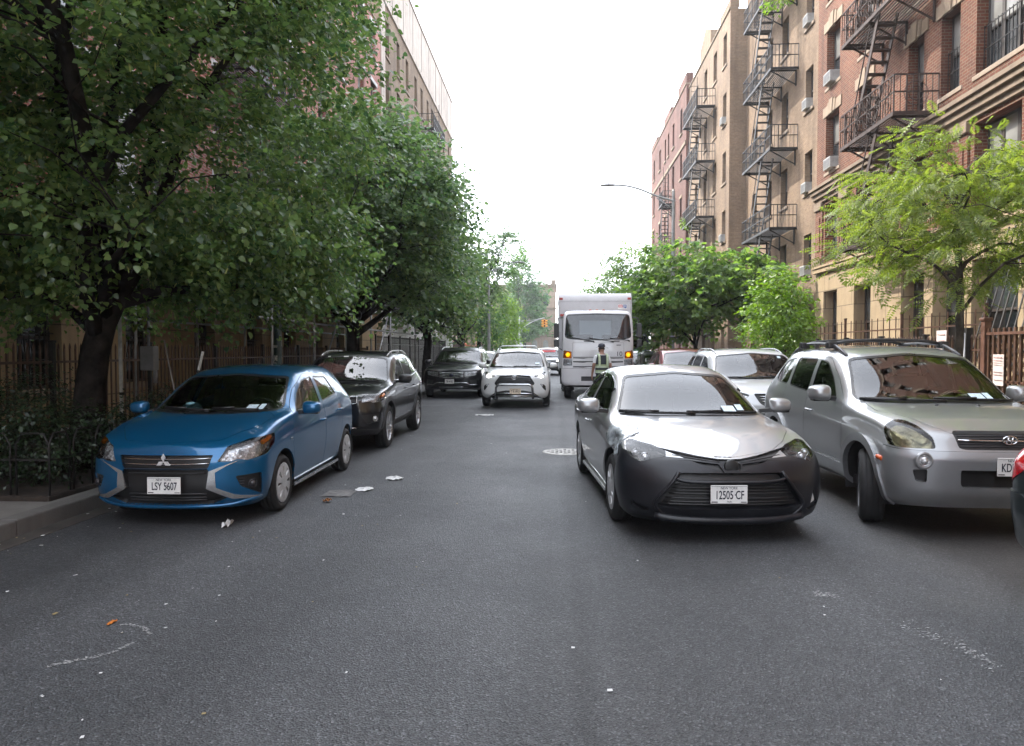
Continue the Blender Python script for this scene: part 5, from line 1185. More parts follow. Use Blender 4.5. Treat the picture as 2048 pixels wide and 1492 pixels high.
TAN = brick('tan_brick', (.27, .185, .115), (.21, .135, .085), (.22, .17, .12)); TAN2 = brick('buff_brick', (.28, .195, .125), (.225, .15, .098), (.23, .18, .13)); REDL = brick('left_red_brick', (.34, .10, .07), (.42, .14, .095), (.42, .34, .29))
CREAM = stone('cream_stone', (.36, .27, .165), .62); BAND = stone('band_stone', (.225, .17, .12)); SILLM = stone('sill_stone', (.28, .22, .165)); LINT = stone('lintel_stone', (.29, .22, .155)); CONC = stone('concrete_panel', (.50, .43, .37), 0, .7); TANBASE = stone('tan_base', (.30, .21, .115), .7); WHITEB = stone('white_base', (.60, .60, .58), .5)
IRON = mat('black_iron', (.022, .02, .02), .5, .3, var=.3, vscale=8); RUSTY = mat('rusty_iron', (.030, .019, .015), .65, .2, var=.4, vscale=5, col2=(.055, .030, .022)); BROWN = mat('brown_paint', (.085, .042, .026), .5, var=.3, vscale=4)
FRAME = mat('window_frame_dark', (.055, .045, .04), .5, var=.2); FRAMEW = mat('window_frame_grey', (.30, .29, .27), .5, var=.2)
GLASSES = [window_glass('pane_dark', (.015, .018, .022)), window_glass('pane_grey', (.05, .058, .065)), window_glass('pane_blind', (.26, .27, .27)), window_glass('pane_pale', (.36, .36, .34))]
WMESH = {}
def win_meshes(w, h, style):
    k = (round(w, 2), round(h, 2), style)
    if k in WMESH: return WMESH[k]
    f = MB(); t = .055; g = [MB(), MB()]       # local: +x out of the wall, y along, z up
    n = 3 if style == 'triple' else 1; ww = w / n
    for i in range(n):
        a = -w / 2 + i * ww; b = a + ww
        f.box((-.06, a, 0), (0, a + t, h)); f.box((-.06, b - t, 0), (0, b, h)); f.box((-.06, a, h - t), (0, b, h)); f.box((-.06, a, 0), (0, b, t)); f.box((-.05, a + t, h * .5 - .03), (-.005, b - t, h * .5 + .03))
        g[0].add([(-.02, a + t, h * .5), (-.02, b - t, h * .5), (-.022, b - t, h - t), (-.02, a + t, h - t)], [(0, 1, 2, 3)]); g[1].add([(-.04, a + t, t), (-.04, b - t, t), (-.043, b - t, h * .5), (-.04, a + t, h * .5)], [(0, 1, 2, 3)])
    me = (f.mesh('window', [FRAMEW if style == 'pale' else FRAME]), g); WMESH[k] = me; return me
PANEM = {}
def pane_mesh(w, h, style, gi):
    k = (round(w, 2), round(h, 2), style, gi)
    if k not in PANEM:
        g = win_meshes(w, h, style)[1]; m = MB(); m.add(g[0].V, g[0].F, 0); m.add(g[1].V, g[1].F, 1); PANEM[k] = m.mesh('pane', [GLASSES[gi[0]], GLASSES[gi[1]]])
    return PANEM[k]
SLM = {}
def slab(name, w, d, h, m):
    k = (name, round(w, 2), d, h, m.name)
    if k not in SLM: q = MB(); q.box((-.02, -w / 2, 0), (d, w / 2, h), 0, .012); SLM[k] = q.mesh(name, [m])
    return SLM[k]
def key_lintel(w, m):
    k = ('key', round(w, 2), m.name)
    if k not in SLM:
        q = MB(); q.prism([(-w / 2 - .22, 0), (w / 2 + .22, 0), (w / 2 + .22, .34), (-w / 2 - .22, .34)][::-1], (.0, 0, 0), (0, 1, 0), (0, 0, 1), (.035, 0, 0)); q.prism([(-.10, -.03), (.10, -.03), (.17, .46), (-.17, .46)], (0, 0, 0), (0, 1, 0), (0, 0, 1), (.08, 0, 0)); q.prism([(-.30, 0), (-.12, 0), (-.19, .40), (-.36, .40)], (0, 0, 0), (0, 1, 0), (0, 0, 1), (.055, 0, 0)); q.prism([(.30, 0), (.12, 0), (.19, .40), (.36, .40)], (0, 0, 0), (0, 1, 0), (0, 0, 1), (.055, 0, 0)); SLM[k] = q.mesh('lintel', [m])
    return SLM[k]
def guard_mesh(w, h):
    k = ('guard', round(w, 2), round(h, 2))
    if k not in SLM:
        q = MB()
        for i in range(int(w / .13) + 1): y = -w / 2 + i * .13; q.bar((.05, y, 0), (.05, y, h), .016)
        for z in (.04, h / 2, h - .04): q.bar((.05, -w / 2, z), (.05, w / 2, z), .02)
        SLM[k] = q.mesh('window_guard', [IRON])
    return SLM[k]
class Block:
    """one house: front in the plane x = X, side +1 = right of the street"""
    def __init__(s, name, label, X, side, y0, y1, H, zones, depth=11, group='apartment houses along the street', cat='building'):
        s.t = thing(name, label, cat, (0, 0, 0), 0, group); s.X, s.s, s.y0, s.y1, s.H, s.zones, s.depth = X, side, y0, y1, H, zones, depth; s.op = []; s.rs = random.Random(hash(name) % 1000 if False else len(name) * 7 + int(y0 * 3))
    def win(s, yc, z, w, h, style='hung', sill=SILLM, lintel=None, guard=False, gi=None, deep=.20, key=None, void=False):
        s.op.append(dict(y0=yc - w / 2, y1=yc + w / 2, z0=z, z1=z + h, w=w, h=h, style=style, sill=sill, lintel=lintel, guard=guard, gi=gi, deep=deep, key=key, void=void))
    def build(s, steps=None):
        X, sd, y0, y1, H = s.X, s.s, s.y0, s.y1, s.H; mats = []
        def mi(m):
            if m not in mats: mats.append(m)
            return mats.index(m)
        ys = sorted({y0, y1} | {round(o[k], 4) for o in s.op for k in ('y0', 'y1')}); zs = sorted({0, H} | {round(o[k], 4) for o in s.op for k in ('z0', 'z1')} | {z for z, m in s.zones if z < H})
        def zm(z):
            r = s.zones[0][1]
            for q, m in s.zones:
                if z >= q - 1e-4: r = m
            return r
        V = []; F = []; M = []
        def quad(a, b, c, d, m): k = len(V); V.extend((a, b, c, d)); F.append((k, k + 1, k + 2, k + 3) if sd < 0 else (k + 3, k + 2, k + 1, k)); M.append(mi(m))
        for i in range(len(ys) - 1):
            for j in range(len(zs) - 1):
                a, b, c, d = ys[i], ys[i + 1], zs[j], zs[j + 1]; yc, zc = (a + b) / 2, (c + d) / 2
                if any(o['y0'] < yc < o['y1'] and o['z0'] < zc < o['z1'] for o in s.op): continue
                quad((X, a, c), (X, b, c), (X, b, d), (X, a, d), zm(zc))
        for o in s.op:
            a, b, c, d = o['y0'], o['y1'], o['z0'], o['z1']; m = zm((c + d) / 2); xi = X + sd * o['deep']
            quad((X, a, c), (X, a, d), (xi, a, d), (xi, a, c), m); quad((X, b, d), (X, b, c), (xi, b, c), (xi, b, d), m); quad((X, a, d), (X, b, d), (xi, b, d), (xi, a, d), m); quad((X, b, c), (X, a, c), (xi, a, c), (xi, b, c), m)
        xb = X + sd * s.depth
        for zz0, m in [(z, m) for z, m in s.zones]:
            nxt = [z for z, _ in s.zones if z > zz0]; z1 = min(nxt) if nxt else H
            if zz0 >= H: continue
            quad((X, y0, zz0), (X, y0, z1), (xb, y0, z1), (xb, y0, zz0), m); quad((X, y1, z1), (X, y1, zz0), (xb, y1, zz0), (xb, y1, z1), m); quad((xb, y0, zz0), (xb, y0, z1), (xb, y1, z1), (xb, y1, zz0), m)
        link('wall', np_mesh('wall', np.array(V), F, mats, M), s.t)
        r = MB(); r.box((X + sd * .35, y0 + .3, H - .9), (xb, y1 - .3, H - .8)); r.build('roof', [mat('roof_tar', (.05, .05, .05), .9)], s.t)
        p = MB(); p.box((X - sd * .06, y0, H), (X + sd * .36, y1, H + .10)); p.build('coping', [BAND], s.t)
        rz = PI if sd > 0 else 0
        for o in s.op:
            if o['void']: continue
            xi = X + sd * (o['deep'] - .005); yc = (o['y0'] + o['y1']) / 2
            w = link('window', win_meshes(o['w'], o['h'], o['style'])[0], s.t); w.location = (xi, yc, o['z0']); w.rotation_euler = (0, 0, rz)
            gi = o['gi'] or (s.rs.choice((0, 1, 1, 2, 2, 3)), s.rs.choice((0, 0, 0, 1, 1, 2)))
            link('pane', pane_mesh(o['w'], o['h'], o['style'], gi), w)
            if o['sill']: q = link('sill', slab('sill', o['w'] + .24, .30, .11, o['sill']), w); q.location = (-.02, 0, -.112)
            if o['lintel']: q = link('lintel', slab('lintel', o['w'] + .3, .24, .2, o['lintel']), w); q.location = (-.0, 0, o['h'])
            if o['key']: q = link('lintel', key_lintel(o['w'], o['key']), w); q.location = (o['deep'] - .005, 0, o['h'])
            if o['guard']: q = link('window_guard', guard_mesh(o['w'], o['h'] * .55), w); q.location = (.03, 0, .02)
        return s
    def trim(s, name, z0, z1, out, m, y0=None, y1=None, prof=None):
        q = MB(); X, sd = s.X, s.s; a, b = s.y0 if y0 is None else y0, s.y1 if y1 is None else y1
        for zz0, zz1, o in (prof or [(z0, z1, out)]): q.box((X - sd * o, a, zz0), (X + sd * .02, b, zz1), 0, .006)
        return q.build(name, [m], s.t)
    def fire_escape(s, ya, yb, levels, dep=1.05, ornate=False, run=1.7, m=IRON, first=True, stair_from=None):
        X, sd = s.X, s.s; f = MB(); xo = X - sd * dep; zt = levels[-1]
        for x in (X - sd * .25, X - sd * .62): f.bar((x, yb - .3, zt), (x, yb - .3, min(s.H - .15, zt + 3.1)), .03)
        for i in range(int((min(s.H - .15, zt + 3.1) - zt - .3) / .32)): f.bar((X - sd * .25, yb - .3, zt + .3 + i * .32), (X - sd * .62, yb - .3, zt + .3 + i * .32), .022)
        fe = f.build('fire_escape', [m], s.t); q = MB(); q.bar((0, 0, -.62), (-sd * (dep - .06), 0, -.04), .04); q.bar((0, 0, -.03), (-sd * dep, 0, -.03), .05, .06); q.bar((-sd * .03, 0, -.66), (-sd * .03, 0, 0), .05); bk = q.mesh('bracket', [m])
        for z in levels:
            for y in (ya + .25, (ya + yb) / 2, yb - .25): o = link('bracket', bk, fe); o.location = (X, y, z)
        for k, z in enumerate(levels):
            p = MB()
            for i in range(13): x = X - sd * (.06 + (dep - .08) * i / 12); p.box((x - .02, ya, z - .012), (x + .02, yb, z + .012))
            p.box((xo - .02, ya, z - .07), (xo + .02, yb, z + .03)); p.box((X, ya - .02, z - .07), (xo, ya + .02, z + .03)); p.box((X, yb - .02, z - .07), (xo, yb + .02, z + .03)); p.build('platform', [m], fe)
            r = MB()
            for (p0, p1) in (((xo, ya), (xo, yb)), ((X, ya), (xo, ya)), ((X, yb), (xo, yb))):
                for h in (.95, .52): r.bar((*p0, z + h), (*p1, z + h), .032)
                l = math.hypot(p1[0] - p0[0], p1[1] - p0[1]); n = max(2, int(l / .15))
                for i in range(n + 1): t = i / n; x, y = p0[0] + (p1[0] - p0[0]) * t, p0[1] + (p1[1] - p0[1]) * t; r.bar((x, y, z), (x, y, z + .95), .034 if i % 5 == 0 else .017)
            if ornate:
                n = int((yb - ya) / .62)
                for i in range(n):
                    yc = ya + .31 + i * .62
                    for (rr, zz) in ((.21, .27), (.21, .72), (.10, .27), (.10, .72)): r.tube([(xo - sd * .02, yc + rr * math.cos(a), z + zz + rr * math.sin(a)) for a in np.linspace(0, 2 * PI, 13)[:-1]], .010, 4, closed=True)
                for yc in (ya, yb):
                    for rr in (.3, .18): r.tube([(X - sd * (dep / 2 + rr * math.cos(a)), yc, z + .48 + rr * math.sin(a)) for a in np.linspace(0, 2 * PI, 13)[:-1]], .010, 4, closed=True)
            r.build('railing', [m], fe)
            if k + 1 < len(levels):
                z2 = levels[k + 1]; st = MB(); c = (ya + yb) / 2 + (.3 if stair_from is None else stair_from); a, b = c + run / 2, c - run / 2
                for x in (xo + sd * .10, xo + sd * .58): st.bar((x, a, z), (x, b, z2), .03, .15)
                n = 11
                for i in range(1, n): t = i / n; y, zz = a + (b - a) * t, z + (z2 - z) * t; st.box((xo + sd * .10, y - .10, zz - .015), (xo + sd * .58, y + .10, zz + .015))
                st.bar((xo + sd * .08, a, z + .75), (xo + sd * .08, b, z2 + .75), .028); st.build('stair', [m], fe)
        return fe
def air_conditioner(X, sd, y, z, label, w=.55, m=None):
    t = thing('air_conditioner', label, 'air conditioner', (X, y, z), PI if sd > 0 else 0, 'window air conditioners')
    q = MB(); q.box((-.12, -w / 2, 0), (.36, w / 2, .38), 0, .02); q.build('housing', [mat('ac_white', (.36, .36, .345), .5, var=.12)], t)
    q = MB()
    for i in range(9): q.box((.36, -w / 2 + .04, .05 + i * .033), (.368, w / 2 - .04, .067 + i * .033))
    q.build('grille', [mat('ac_grille', (.22, .22, .22), .5)], t); return t
def HOUSES():
    # red brick house with cream base
    b = Block('red_brick_house', 'near right house of red brick over a cream stone base, ornate fire escape', 9.6, 1, -38.0, 27.5, 20.2, [(0, CREAM), (4.55, RED)])
    for y, w, st in ((-12, 1.0, 'hung'), (-8, 1.9, 'triple'), (-4, 1.0, 'hung'), (.5, 1.9, 'triple'), (4.5, 1.0, 'hung'), (7.4, 1.9, 'triple'), (10.2, 1.0, 'hung'), (13.2, 1.05, 'hung'), (16.55, 1.7, 'triple'), (18.5, .85, 'hung'), (20.2, .85, 'hung'), (23.4, .95, 'hung'), (26.05, 1.2, 'hung')):
        for f in range(4): b.win(y, 7.9 + 2.97 * f, w, 1.98, st, key=LINT, guard=(f == 0 and y in (16.55, 18.5)), gi=(3, 1) if y in (16.55, 18.5, 26.05) else None, deep=.26)
        if y not in (18.5,): b.win(y, 4.75, w if w > 1.2 else 1.15, 2.05, st, sill=SILLM, gi=(3, 2) if y in (16.55, 26.05) else None, guard=y in (16.55,), deep=.30)
        b.win(y, 1.35, 1.25 if w < 1.5 else 1.7, 2.35, 'hung', sill=SILLM, gi=(1, 0), deep=.35)
    b.build()
    b.trim('cornice', 0, 0, 0, BAND, prof=[(6.92, 7.06, .08), (7.06, 7.22, .16), (7.22, 7.36, .24), (7.36, 7.46, .30)]); b.trim('base_moulding', 0, 0, 0, CREAM, prof=[(4.40, 4.56, .12), (4.56, 4.64, .16)])
    b.trim('water_table', .9, 1.1, .10, CREAM)
    for y in (14.8, 17.9, 21.6, 24.8, 27.1):
        q = MB(); q.box((9.6 - .055, y - .32, 4.9), (9.62, y + .32, 6.66)); q.box((9.6 - .085, y - .16, 5.2), (9.6, y + .16, 6.4)); o = q.build('pilaster', [RED], b.t)
        for z in (6.66, 4.66): q = MB(); q.box((9.6 - .12, y - .36, z), (9.6, y + .36, z + .24), 0, .02); q.build('capital', [BAND], o)
    b.fire_escape(19.0, 22.4, [4.6, 7.6, 10.6, 13.6, 16.6], 1.1, True, 1.6, RUSTY, stair_from=.25)
    q = MB()
    for i in range(12): y = 13.2 + i * .22; q.bar((8.3, y - .3 + i * .03, .2), (9.5, y + .25, 4.2), .022)
    for z in (1.6, 3.3): q.bar((9.2 - (3.3 - z) * .3, 13.0, z), (9.2 - (3.3 - z) * .3, 16.0, z), .025)
    q.build('areaway_bars', [IRON], b.t)
    for y, z, l in ((26.0, 10.87, 'white air conditioner in the upper window of the red house, by the tan house'), (25.9, 7.9, 'white air conditioner low in the red house window half behind leaves')): air_conditioner(9.75, 1, y + .1, z, l, .62)
    # tan house with the nearer fire escape
    b = Block('tan_brick_house', 'tan brick house between the red house and the projecting tan corner, black fire escape', 9.9, 1, 27.5, 38.75, 20.6, [(0, BAND), (1.0, TAN)])
    for f in range(6):
        z = 1.3 + 3.24 * f
        for y, w in ((29.3, .86), (32.35, .92), (34.6, .92), (37.0, .86)): b.win(y, z, w, 1.62, 'hung', sill=SILLM, deep=.22, gi=(1, 0) if y == 29.3 else None)
    b.build(); b.fire_escape(30.6, 35.0, [3.4, 6.65, 9.9, 13.15, 16.4], 1.1, False, 1.8, IRON)
    for z, l in ((1.3 + 3.24, 'air conditioner in the lowest tan house window above the small tree'), (7.78, 'second lowest air conditioner in the near column of the tan house'), (11.02, 'middle air conditioner in the near column of the tan house'), (14.26, 'topmost air conditioner in the near column of the tan house')): air_conditioner(10.05, 1, 29.3, z, l, .52)
    air_conditioner(10.05, 1, 37.0, 14.26, 'air conditioner beside the fire escape near the projecting tan corner', .52)
    # projecting tan house beyond
    b = Block('buff_brick_house', 'buff brick house with a plain projecting corner and stepped parapet, behind the lamp', 9.05, 1, 38.75, 50.25, 19.3, [(0, BAND), (1.0, TAN2)])
    for f in range(6):
        z = 1.2 + 3.12 * f
        for y, w in ((39.9, .8), (42.3, .85), (44.9, .85), (47.6, .85)): b.win(y, z, w, 1.65, 'hung', sill=SILLM, deep=.22)
    b.build(); b.fire_escape(42.2, 46.6, [3.0, 6.15, 9.25, 12.4, 15.5], 1.05, False, 1.8, IRON)
    q = MB(); q.box((9.05, 38.77, 19.4), (9.5, 41.2, 19.85)); q.build('parapet', [TAN2], b.t); q = MB(); q.box((9.05, 43.6, 19.4), (9.5, 46.6, 20.35)); q.prism([(43.6, 20.35), (46.6, 20.35), (45.1, 21.0)], (9.05, 0, 0), (0, 1, 0), (0, 0, 1), (.45, 0, 0)); q.build('parapet', [TAN2], b.t)
    for y, z, l in ((39.9, 13.68, 'upper air conditioner at the edge of the projecting buff corner'), (39.9, 7.44, 'lower air conditioner at the edge of the projecting buff corner')): air_conditioner(9.2, 1, y, z, l, .5)
    # far red house
    b = Block('far_red_house', 'far right house of dull red brick with pale band courses and stepped parapet', 8.85, 1, 50.25, 68.0, 19.6, [(0, BAND), (1.2, RED2)])
    for f in range(6):
        z = 1.2 + 3.12 * f
        for y, w in ((52.2, .8), (55.6, .85), (58.0, .7), (59.6, .7), (62.6, .85), (66.2, .8)): b.win(y, z, w, 1.75, 'pale' if f == 4 else 'hung', sill=SILLM, deep=.2, lintel=LINT if f < 4 else None)
    b.build(); b.trim('band_course', 15.6, 15.85, .08, BAND); b.trim('band_course', 4.3, 4.6, .08, BAND); b.fire_escape(54.9, 56.7, [6.3, 9.4, 12.5], .9, False, 1.0, IRON)
    
    for y0, y1, z in ((50.27, 53.5, 20.4), (57, 60.5, 20.3), (64.5, 67.98, 20.2)): q = MB(); q.box((8.85, y0, 19.7), (9.3, y1, z)); q.build('parapet', [RED2], b.t)
    # left side
    b = Block('left_red_house', 'left house of red brick with pale window trim mostly hidden behind the big trees', -9.3, -1, -38.0, 38.6, 18.6, [(0, TANBASE), (3.6, REDL)])
    for f in range(5):
        z = 4.6 + 2.95 * f
        for y in (-12, -8, -4, 0, 5.0, 8.2, 11.4, 13.6, 16.8, 20.0, 22.4, 25.6, 28.8, 31.4, 34.6, 37.0): b.win(y, z, 1.05, 1.75, 'pale', sill=WHITEB, lintel=WHITEB, deep=.18)
    for y in (3.0, 6.4, 9.6, 12.6, 15.8, 18.8, 22.0, 25.0, 28.0, 31.0, 34.0): b.win(y, .9, 1.15, 1.9, 'hung', sill=SILLM, gi=(0, 0), guard=True, deep=.25)
    b.build(); b.trim('band_course', 3.5, 3.75, .10, WHITEB); b.trim('quoin', 3.75, 18.6, .06, WHITEB, 14.9, 15.6); b.fire_escape(19.4, 23.4, [6.4, 9.35, 12.3, 15.25], 1.0, False, 1.6, IRON)
    b = Block('left_far_house', 'far left house with a high bare concrete parapet, brown windows and a fire escape', -9.3, -1, 38.6, 65.5, 23.8, [(0, WHITEB), (4.2, TAN2), (20.6, CONC)])
    for f in range(6):
        z = 3.0 + 2.95 * f
        for y in (40.2, 43.0, 45.6, 48.4, 50.6, 53.0, 55.0, 58.2, 60.6, 63.4): b.win(y, z, .85, 2.0, 'hung', sill=SILLM, deep=.2, gi=(1, 0))
    b.build(); b.trim('band_course', 20.45, 20.7, .10, CONC); b.trim('corner_panel', 4.2, 20.4, .05, CONC, 38.62, 40.0 - .5); b.fire_escape(49.6, 54.6, [5.0, 7.95, 10.9, 13.85, 16.8], 1.0, False, 1.8, IRON)
    for y in (41.5, 44.5, 47.5, 50.5, 53.5, 56.5, 59.5, 62.5): q = MB(); q.box((-9.3, y - .03, 20.7), (-9.285, y + .03, 23.8)); q.build('panel_joint', [mat('joint_dark', (.16, .14, .12), .9)], b.t)
    # across the far avenue
    t = thing('corner_house', 'distant pale brown house with arched windows closing the street beyond the signal', 'building', (0, 0, 0), 0, 'apartment houses along the street')
    m = MB(); m.box((-16, 125, 0), (.1, 137, 12.4)); m.build('wall', [stone('far_brownstone', (.34, .25, .19))], t)
    m = MB(); m.box((-16.2, 124.7, 12.4), (.3, 137, 12.9)); m.box((-.7, 124.6, 12.9), (.1, 126, 13.6)); m.box((-16.1, 124.8, 8.6), (.2, 125, 8.9)); m.box((-16.1, 124.8, 4.0), (.2, 125, 4.4)); m.build('cornice', [BAND], t)
    fr = MB(); 
    for i in range(8):
        x = -1.6 - i * 1.9
        for z in (1.2, 5.0, 9.2):
            w = MB(); P = [(x - .45, z), (x + .45, z), (x + .45, z + 1.7)] + [(x + .45 * math.cos(a), z + 1.7 + .45 * math.sin(a)) for a in np.linspace(.3, PI - .3, 5)] + [(x - .45, z + 1.7)]
            w.prism(P, (0, 124.93, 0), (1, 0, 0), (0, 0, 1), (0, .05, 0)); o = w.build('window', [GLASSES[3 if (i + int(z)) % 3 else 1]], t)
    b = Block('far_tan_house', 'distant tall tan house rising behind the trees left of the signal', -11.5, -1, 112, 123, 14.2, [(0, TAN2)], depth=9)
    for f in range(4):
        for y in (113.5, 116.5, 119.5): b.win(y, 1.5 + 3.2 * f, .9, 1.7)
    b.build()
# ---------------------------------------------------------------- road, pavements
def asphalt():
    m, nt, b, N, L = nodes('asphalt'); tc = N('ShaderNodeTexCoord'); P = tc.outputs['Object']
    def noise_(sc, det=4.0, ro=.6, v=P): n = N('ShaderNodeTexNoise', Scale=sc, Detail=det, Roughness=ro); L(v, n.inputs['Vector']); return n.outputs[0]
    def mapped(s): mp = N('ShaderNodeMapping'); L(P, mp.inputs[0]); mp.inputs['Scale'].default_value = s; return mp.outputs[0]
    vo = N('ShaderNodeTexVoronoi', Scale=105.0); L(P, vo.inputs['Vector'])
    grain = ramp(N, L, vo.outputs['Color'], [(.12, .36), (.45, .80), (.78, 1.28), (.93, 2.7)])
    g2 = ramp(N, L, noise_(230, 2.0), [(.35, .7), (.65, 1.25)])
    base = mixc(N, L, ramp(N, L, noise_(.45, 7.0, .65), [(.35, 0), (.65, 1)]), (.046, .0485, .052), (.074, .076, .079))
    c = mixc(N, L, .9, base, grain, 'MULTIPLY'); c = mixc(N, L, .6, c, g2, 'MULTIPLY')
    # worn tracks and a dark drip line along the lane, dusty gutters
    tr = ramp(N, L, noise_(1.0, 4.0, .5, mapped((.9, .05, 1))), [(.36, .70), (.64, 1.28)]); c = mixc(N, L, .8, c, tr, 'MULTIPLY')
    st = ramp(N, L, noise_(.9, 6.0, .7), [(.56, 1.0), (.72, .55)]); c = mixc(N, L, .7, c, st, 'MULTIPLY')
    sx = N('ShaderNodeSeparateXYZ'); L(P, sx.inputs[0])
    wob = math_(N, L, 'ADD', sx.outputs[0], math_(N, L, 'MULTIPLY', math_(N, L, 'SUBTRACT', noise_(.5, 5.0), .5), .35))
    line = ramp(N, L, math_(N, L, 'ABSOLUTE', math_(N, L, 'SUBTRACT', wob, .16)), [(.0, .66), (.10, 1.0)]); c = mixc(N, L, .8, c, line, 'MULTIPLY')
    gut = ramp(N, L, math_(N, L, 'ADD', wob, math_(N, L, 'MULTIPLY', noise_(1.6, 6.0), .8)), [(.0, 0), (1, 1)])
    gr = N('ShaderNodeMapRange'); L(math_(N, L, 'ADD', wob, math_(N, L, 'MULTIPLY', noise_(1.6, 6.0), 1.4)), gr.inputs[0]); gr.inputs[1].default_value = 3.1; gr.inputs[2].default_value = 5.2; gr.inputs[3].default_value = 0; gr.inputs[4].default_value = .55
    c = mixc(N, L, gr.outputs[0], c, (.115, .10, .08)); L(c, b.inputs['Base Color'])
    rr = ramp(N, L, noise_(.7, 5.0), [(.3, .50), (.7, .64)]); L(rr, b.inputs['Roughness']); b.inputs['Specular IOR Level'].default_value = .5
    bp = N('ShaderNodeBump', Strength=1.0, Distance=.008); L(vo.outputs['Distance'], bp.inputs['Height']); b2 = N('ShaderNodeBump', Strength=.35, Distance=.02); L(noise_(14, 5.0), b2.inputs['Height']); L(bp.outputs[0], b2.inputs['Normal']); L(b2.outputs[0], b.inputs['Normal'])
    return m
def paving():
    m, nt, b, N, L = nodes('pavement_concrete'); tc = N('ShaderNodeTexCoord'); P = tc.outputs['Object']
    br = N('ShaderNodeTexBrick'); br.offset = 0; L(P, br.inputs['Vector']); br.inputs['Scale'].default_value = 1; br.inputs['Brick Width'].default_value = 1.5; br.inputs['Row Height'].default_value = 1.5; br.inputs['Mortar Size'].default_value = .012
    br.inputs['Color1'].default_value = (.17, .163, .15, 1); br.inputs['Color2'].default_value = (.20, .19, .18, 1); br.inputs['Mortar'].default_value = (.10, .10, .095, 1)
    n = N('ShaderNodeTexNoise', Scale=3.0, Detail=9.0, Roughness=.7); L(P, n.inputs['Vector']); c = mixc(N, L, .8, br.outputs[0], ramp(N, L, n.outputs[0], [(.3, .65), (.7, 1.15)]), 'MULTIPLY'); L(c, b.inputs['Base Color']); b.inputs['Roughness'].default_value = .85
    return m
def struct(name, mb, mats): return tag(mb.build(name, mats), kind='structure')
def STREET():
    q = MB(); q.box((-400, -60, -.6), (400, 900, -.02)); struct('ground', q, [mat('far_ground', (.16, .155, .15), .95)])
    q = MB(); q.add([(-4.75, -30, 0), (5.05, -30, 0), (5.05, 108, 0), (-4.75, 108, 0)], [(0, 1, 2, 3)]); struct('road', q, [asphalt()])
    q = MB(); q.add([(-60, 96, .004), (60, 96, .004), (60, 112, .004), (-60, 112, .004)], [(0, 1, 2, 3)]); struct('cross_street', q, [mat('cross_asphalt', (.085, .085, .085), .8, var=.2, vscale=1)])
    pv = paving(); kb = stone('kerb_granite', (.13, .125, .118), 0, .6)
    for nm, x0, x1, x2 in (('pavement_left', -4.67, -4.85, -9.29), ('pavement_right', 4.97, 5.15, 9.59)):
        q = MB(); q.box((x1, -30, -.1), (x2, 94, .14)); struct(nm, q, [pv])
        q = MB(); s = 1 if x1 > x0 else -1
        for i in range(62):
            y = -30 + i * 2; q.box((x0 + random.uniform(-.006, .006), y + .006, -.1), (x1, y + 1.994, .146 + random.uniform(-.006, .006)), 0, .018)
        struct('kerb_left' if s < 0 else 'kerb_right', q, [kb])
    q = MB(); q.box((-4.66, -30, -.01), (-4.45, 94, .003)); struct('gutter', q, [mat('gutter_dirt', (.055, .048, .042), .9, var=.35, vscale=5)])
    q = MB()      # far crossing stripes
    for i in range(8): q.box((-4.4 + i * 1.15, 90, .004), (-3.9 + i * 1.15, 93, .008))
    struct('road_markings', q, [mat('road_paint', (.62, .62, .60), .7, var=.2, vscale=4)])
    # planted tree pit by the kerb in front of the big tree
    q = MB(); q.box((-4.92, 6.75, .1), (-6.6, 13.4, .19), 0, .02); struct('tree_pit_soil', q, [mat('soil', (.035, .026, .02), .95, var=.4, vscale=8, bump=.8, bscale=20)])
def fence(name, label, p0, p1, h, gap, mats, z0=.14, post=2.4, pk=.02, spear=True, rails=(.18, .86), group=None, pw=.06):
    t = thing(name, label, 'fence', (p0[0], p0[1], 0), 0, group); d = Vector((p1[0] - p0[0], p1[1] - p0[1], 0)); l = d.length; d.normalize(); m = MB()
    for k in rails: a = Vector((0, 0, z0 + h * k)); m.bar(a, a + d * l, .035, .035)
    n = int(l / gap)
    for i in range(n + 1):
        p = d * (i * gap); m.bar(p + Vector((0, 0, z0 + .05)), p + Vector((0, 0, z0 + h)), pk, pk)
        if spear: m.lathe([(pk * .95, z0 + h - .02), (pk * .8, z0 + h + .02), (0, z0 + h + .07)], 4, (p.x, p.y, 0), 'z', 0, False)
    m.build('pickets', [mats[0]], t); k = max(1, round(l / post))
    for i in range(k + 1):
        p = d * (l * i / k); q = MB(); q.box((p.x - pw / 2, p.y - pw / 2, z0 - .02), (p.x + pw / 2, p.y + pw / 2, z0 + h + .06)); q.box((p.x - pw * .66, p.y - pw * .66, z0 + h + .06), (p.x + pw * .66, p.y + pw * .66, z0 + h + .10), 0, .01); q.build('post', [mats[-1]], t)
    return t
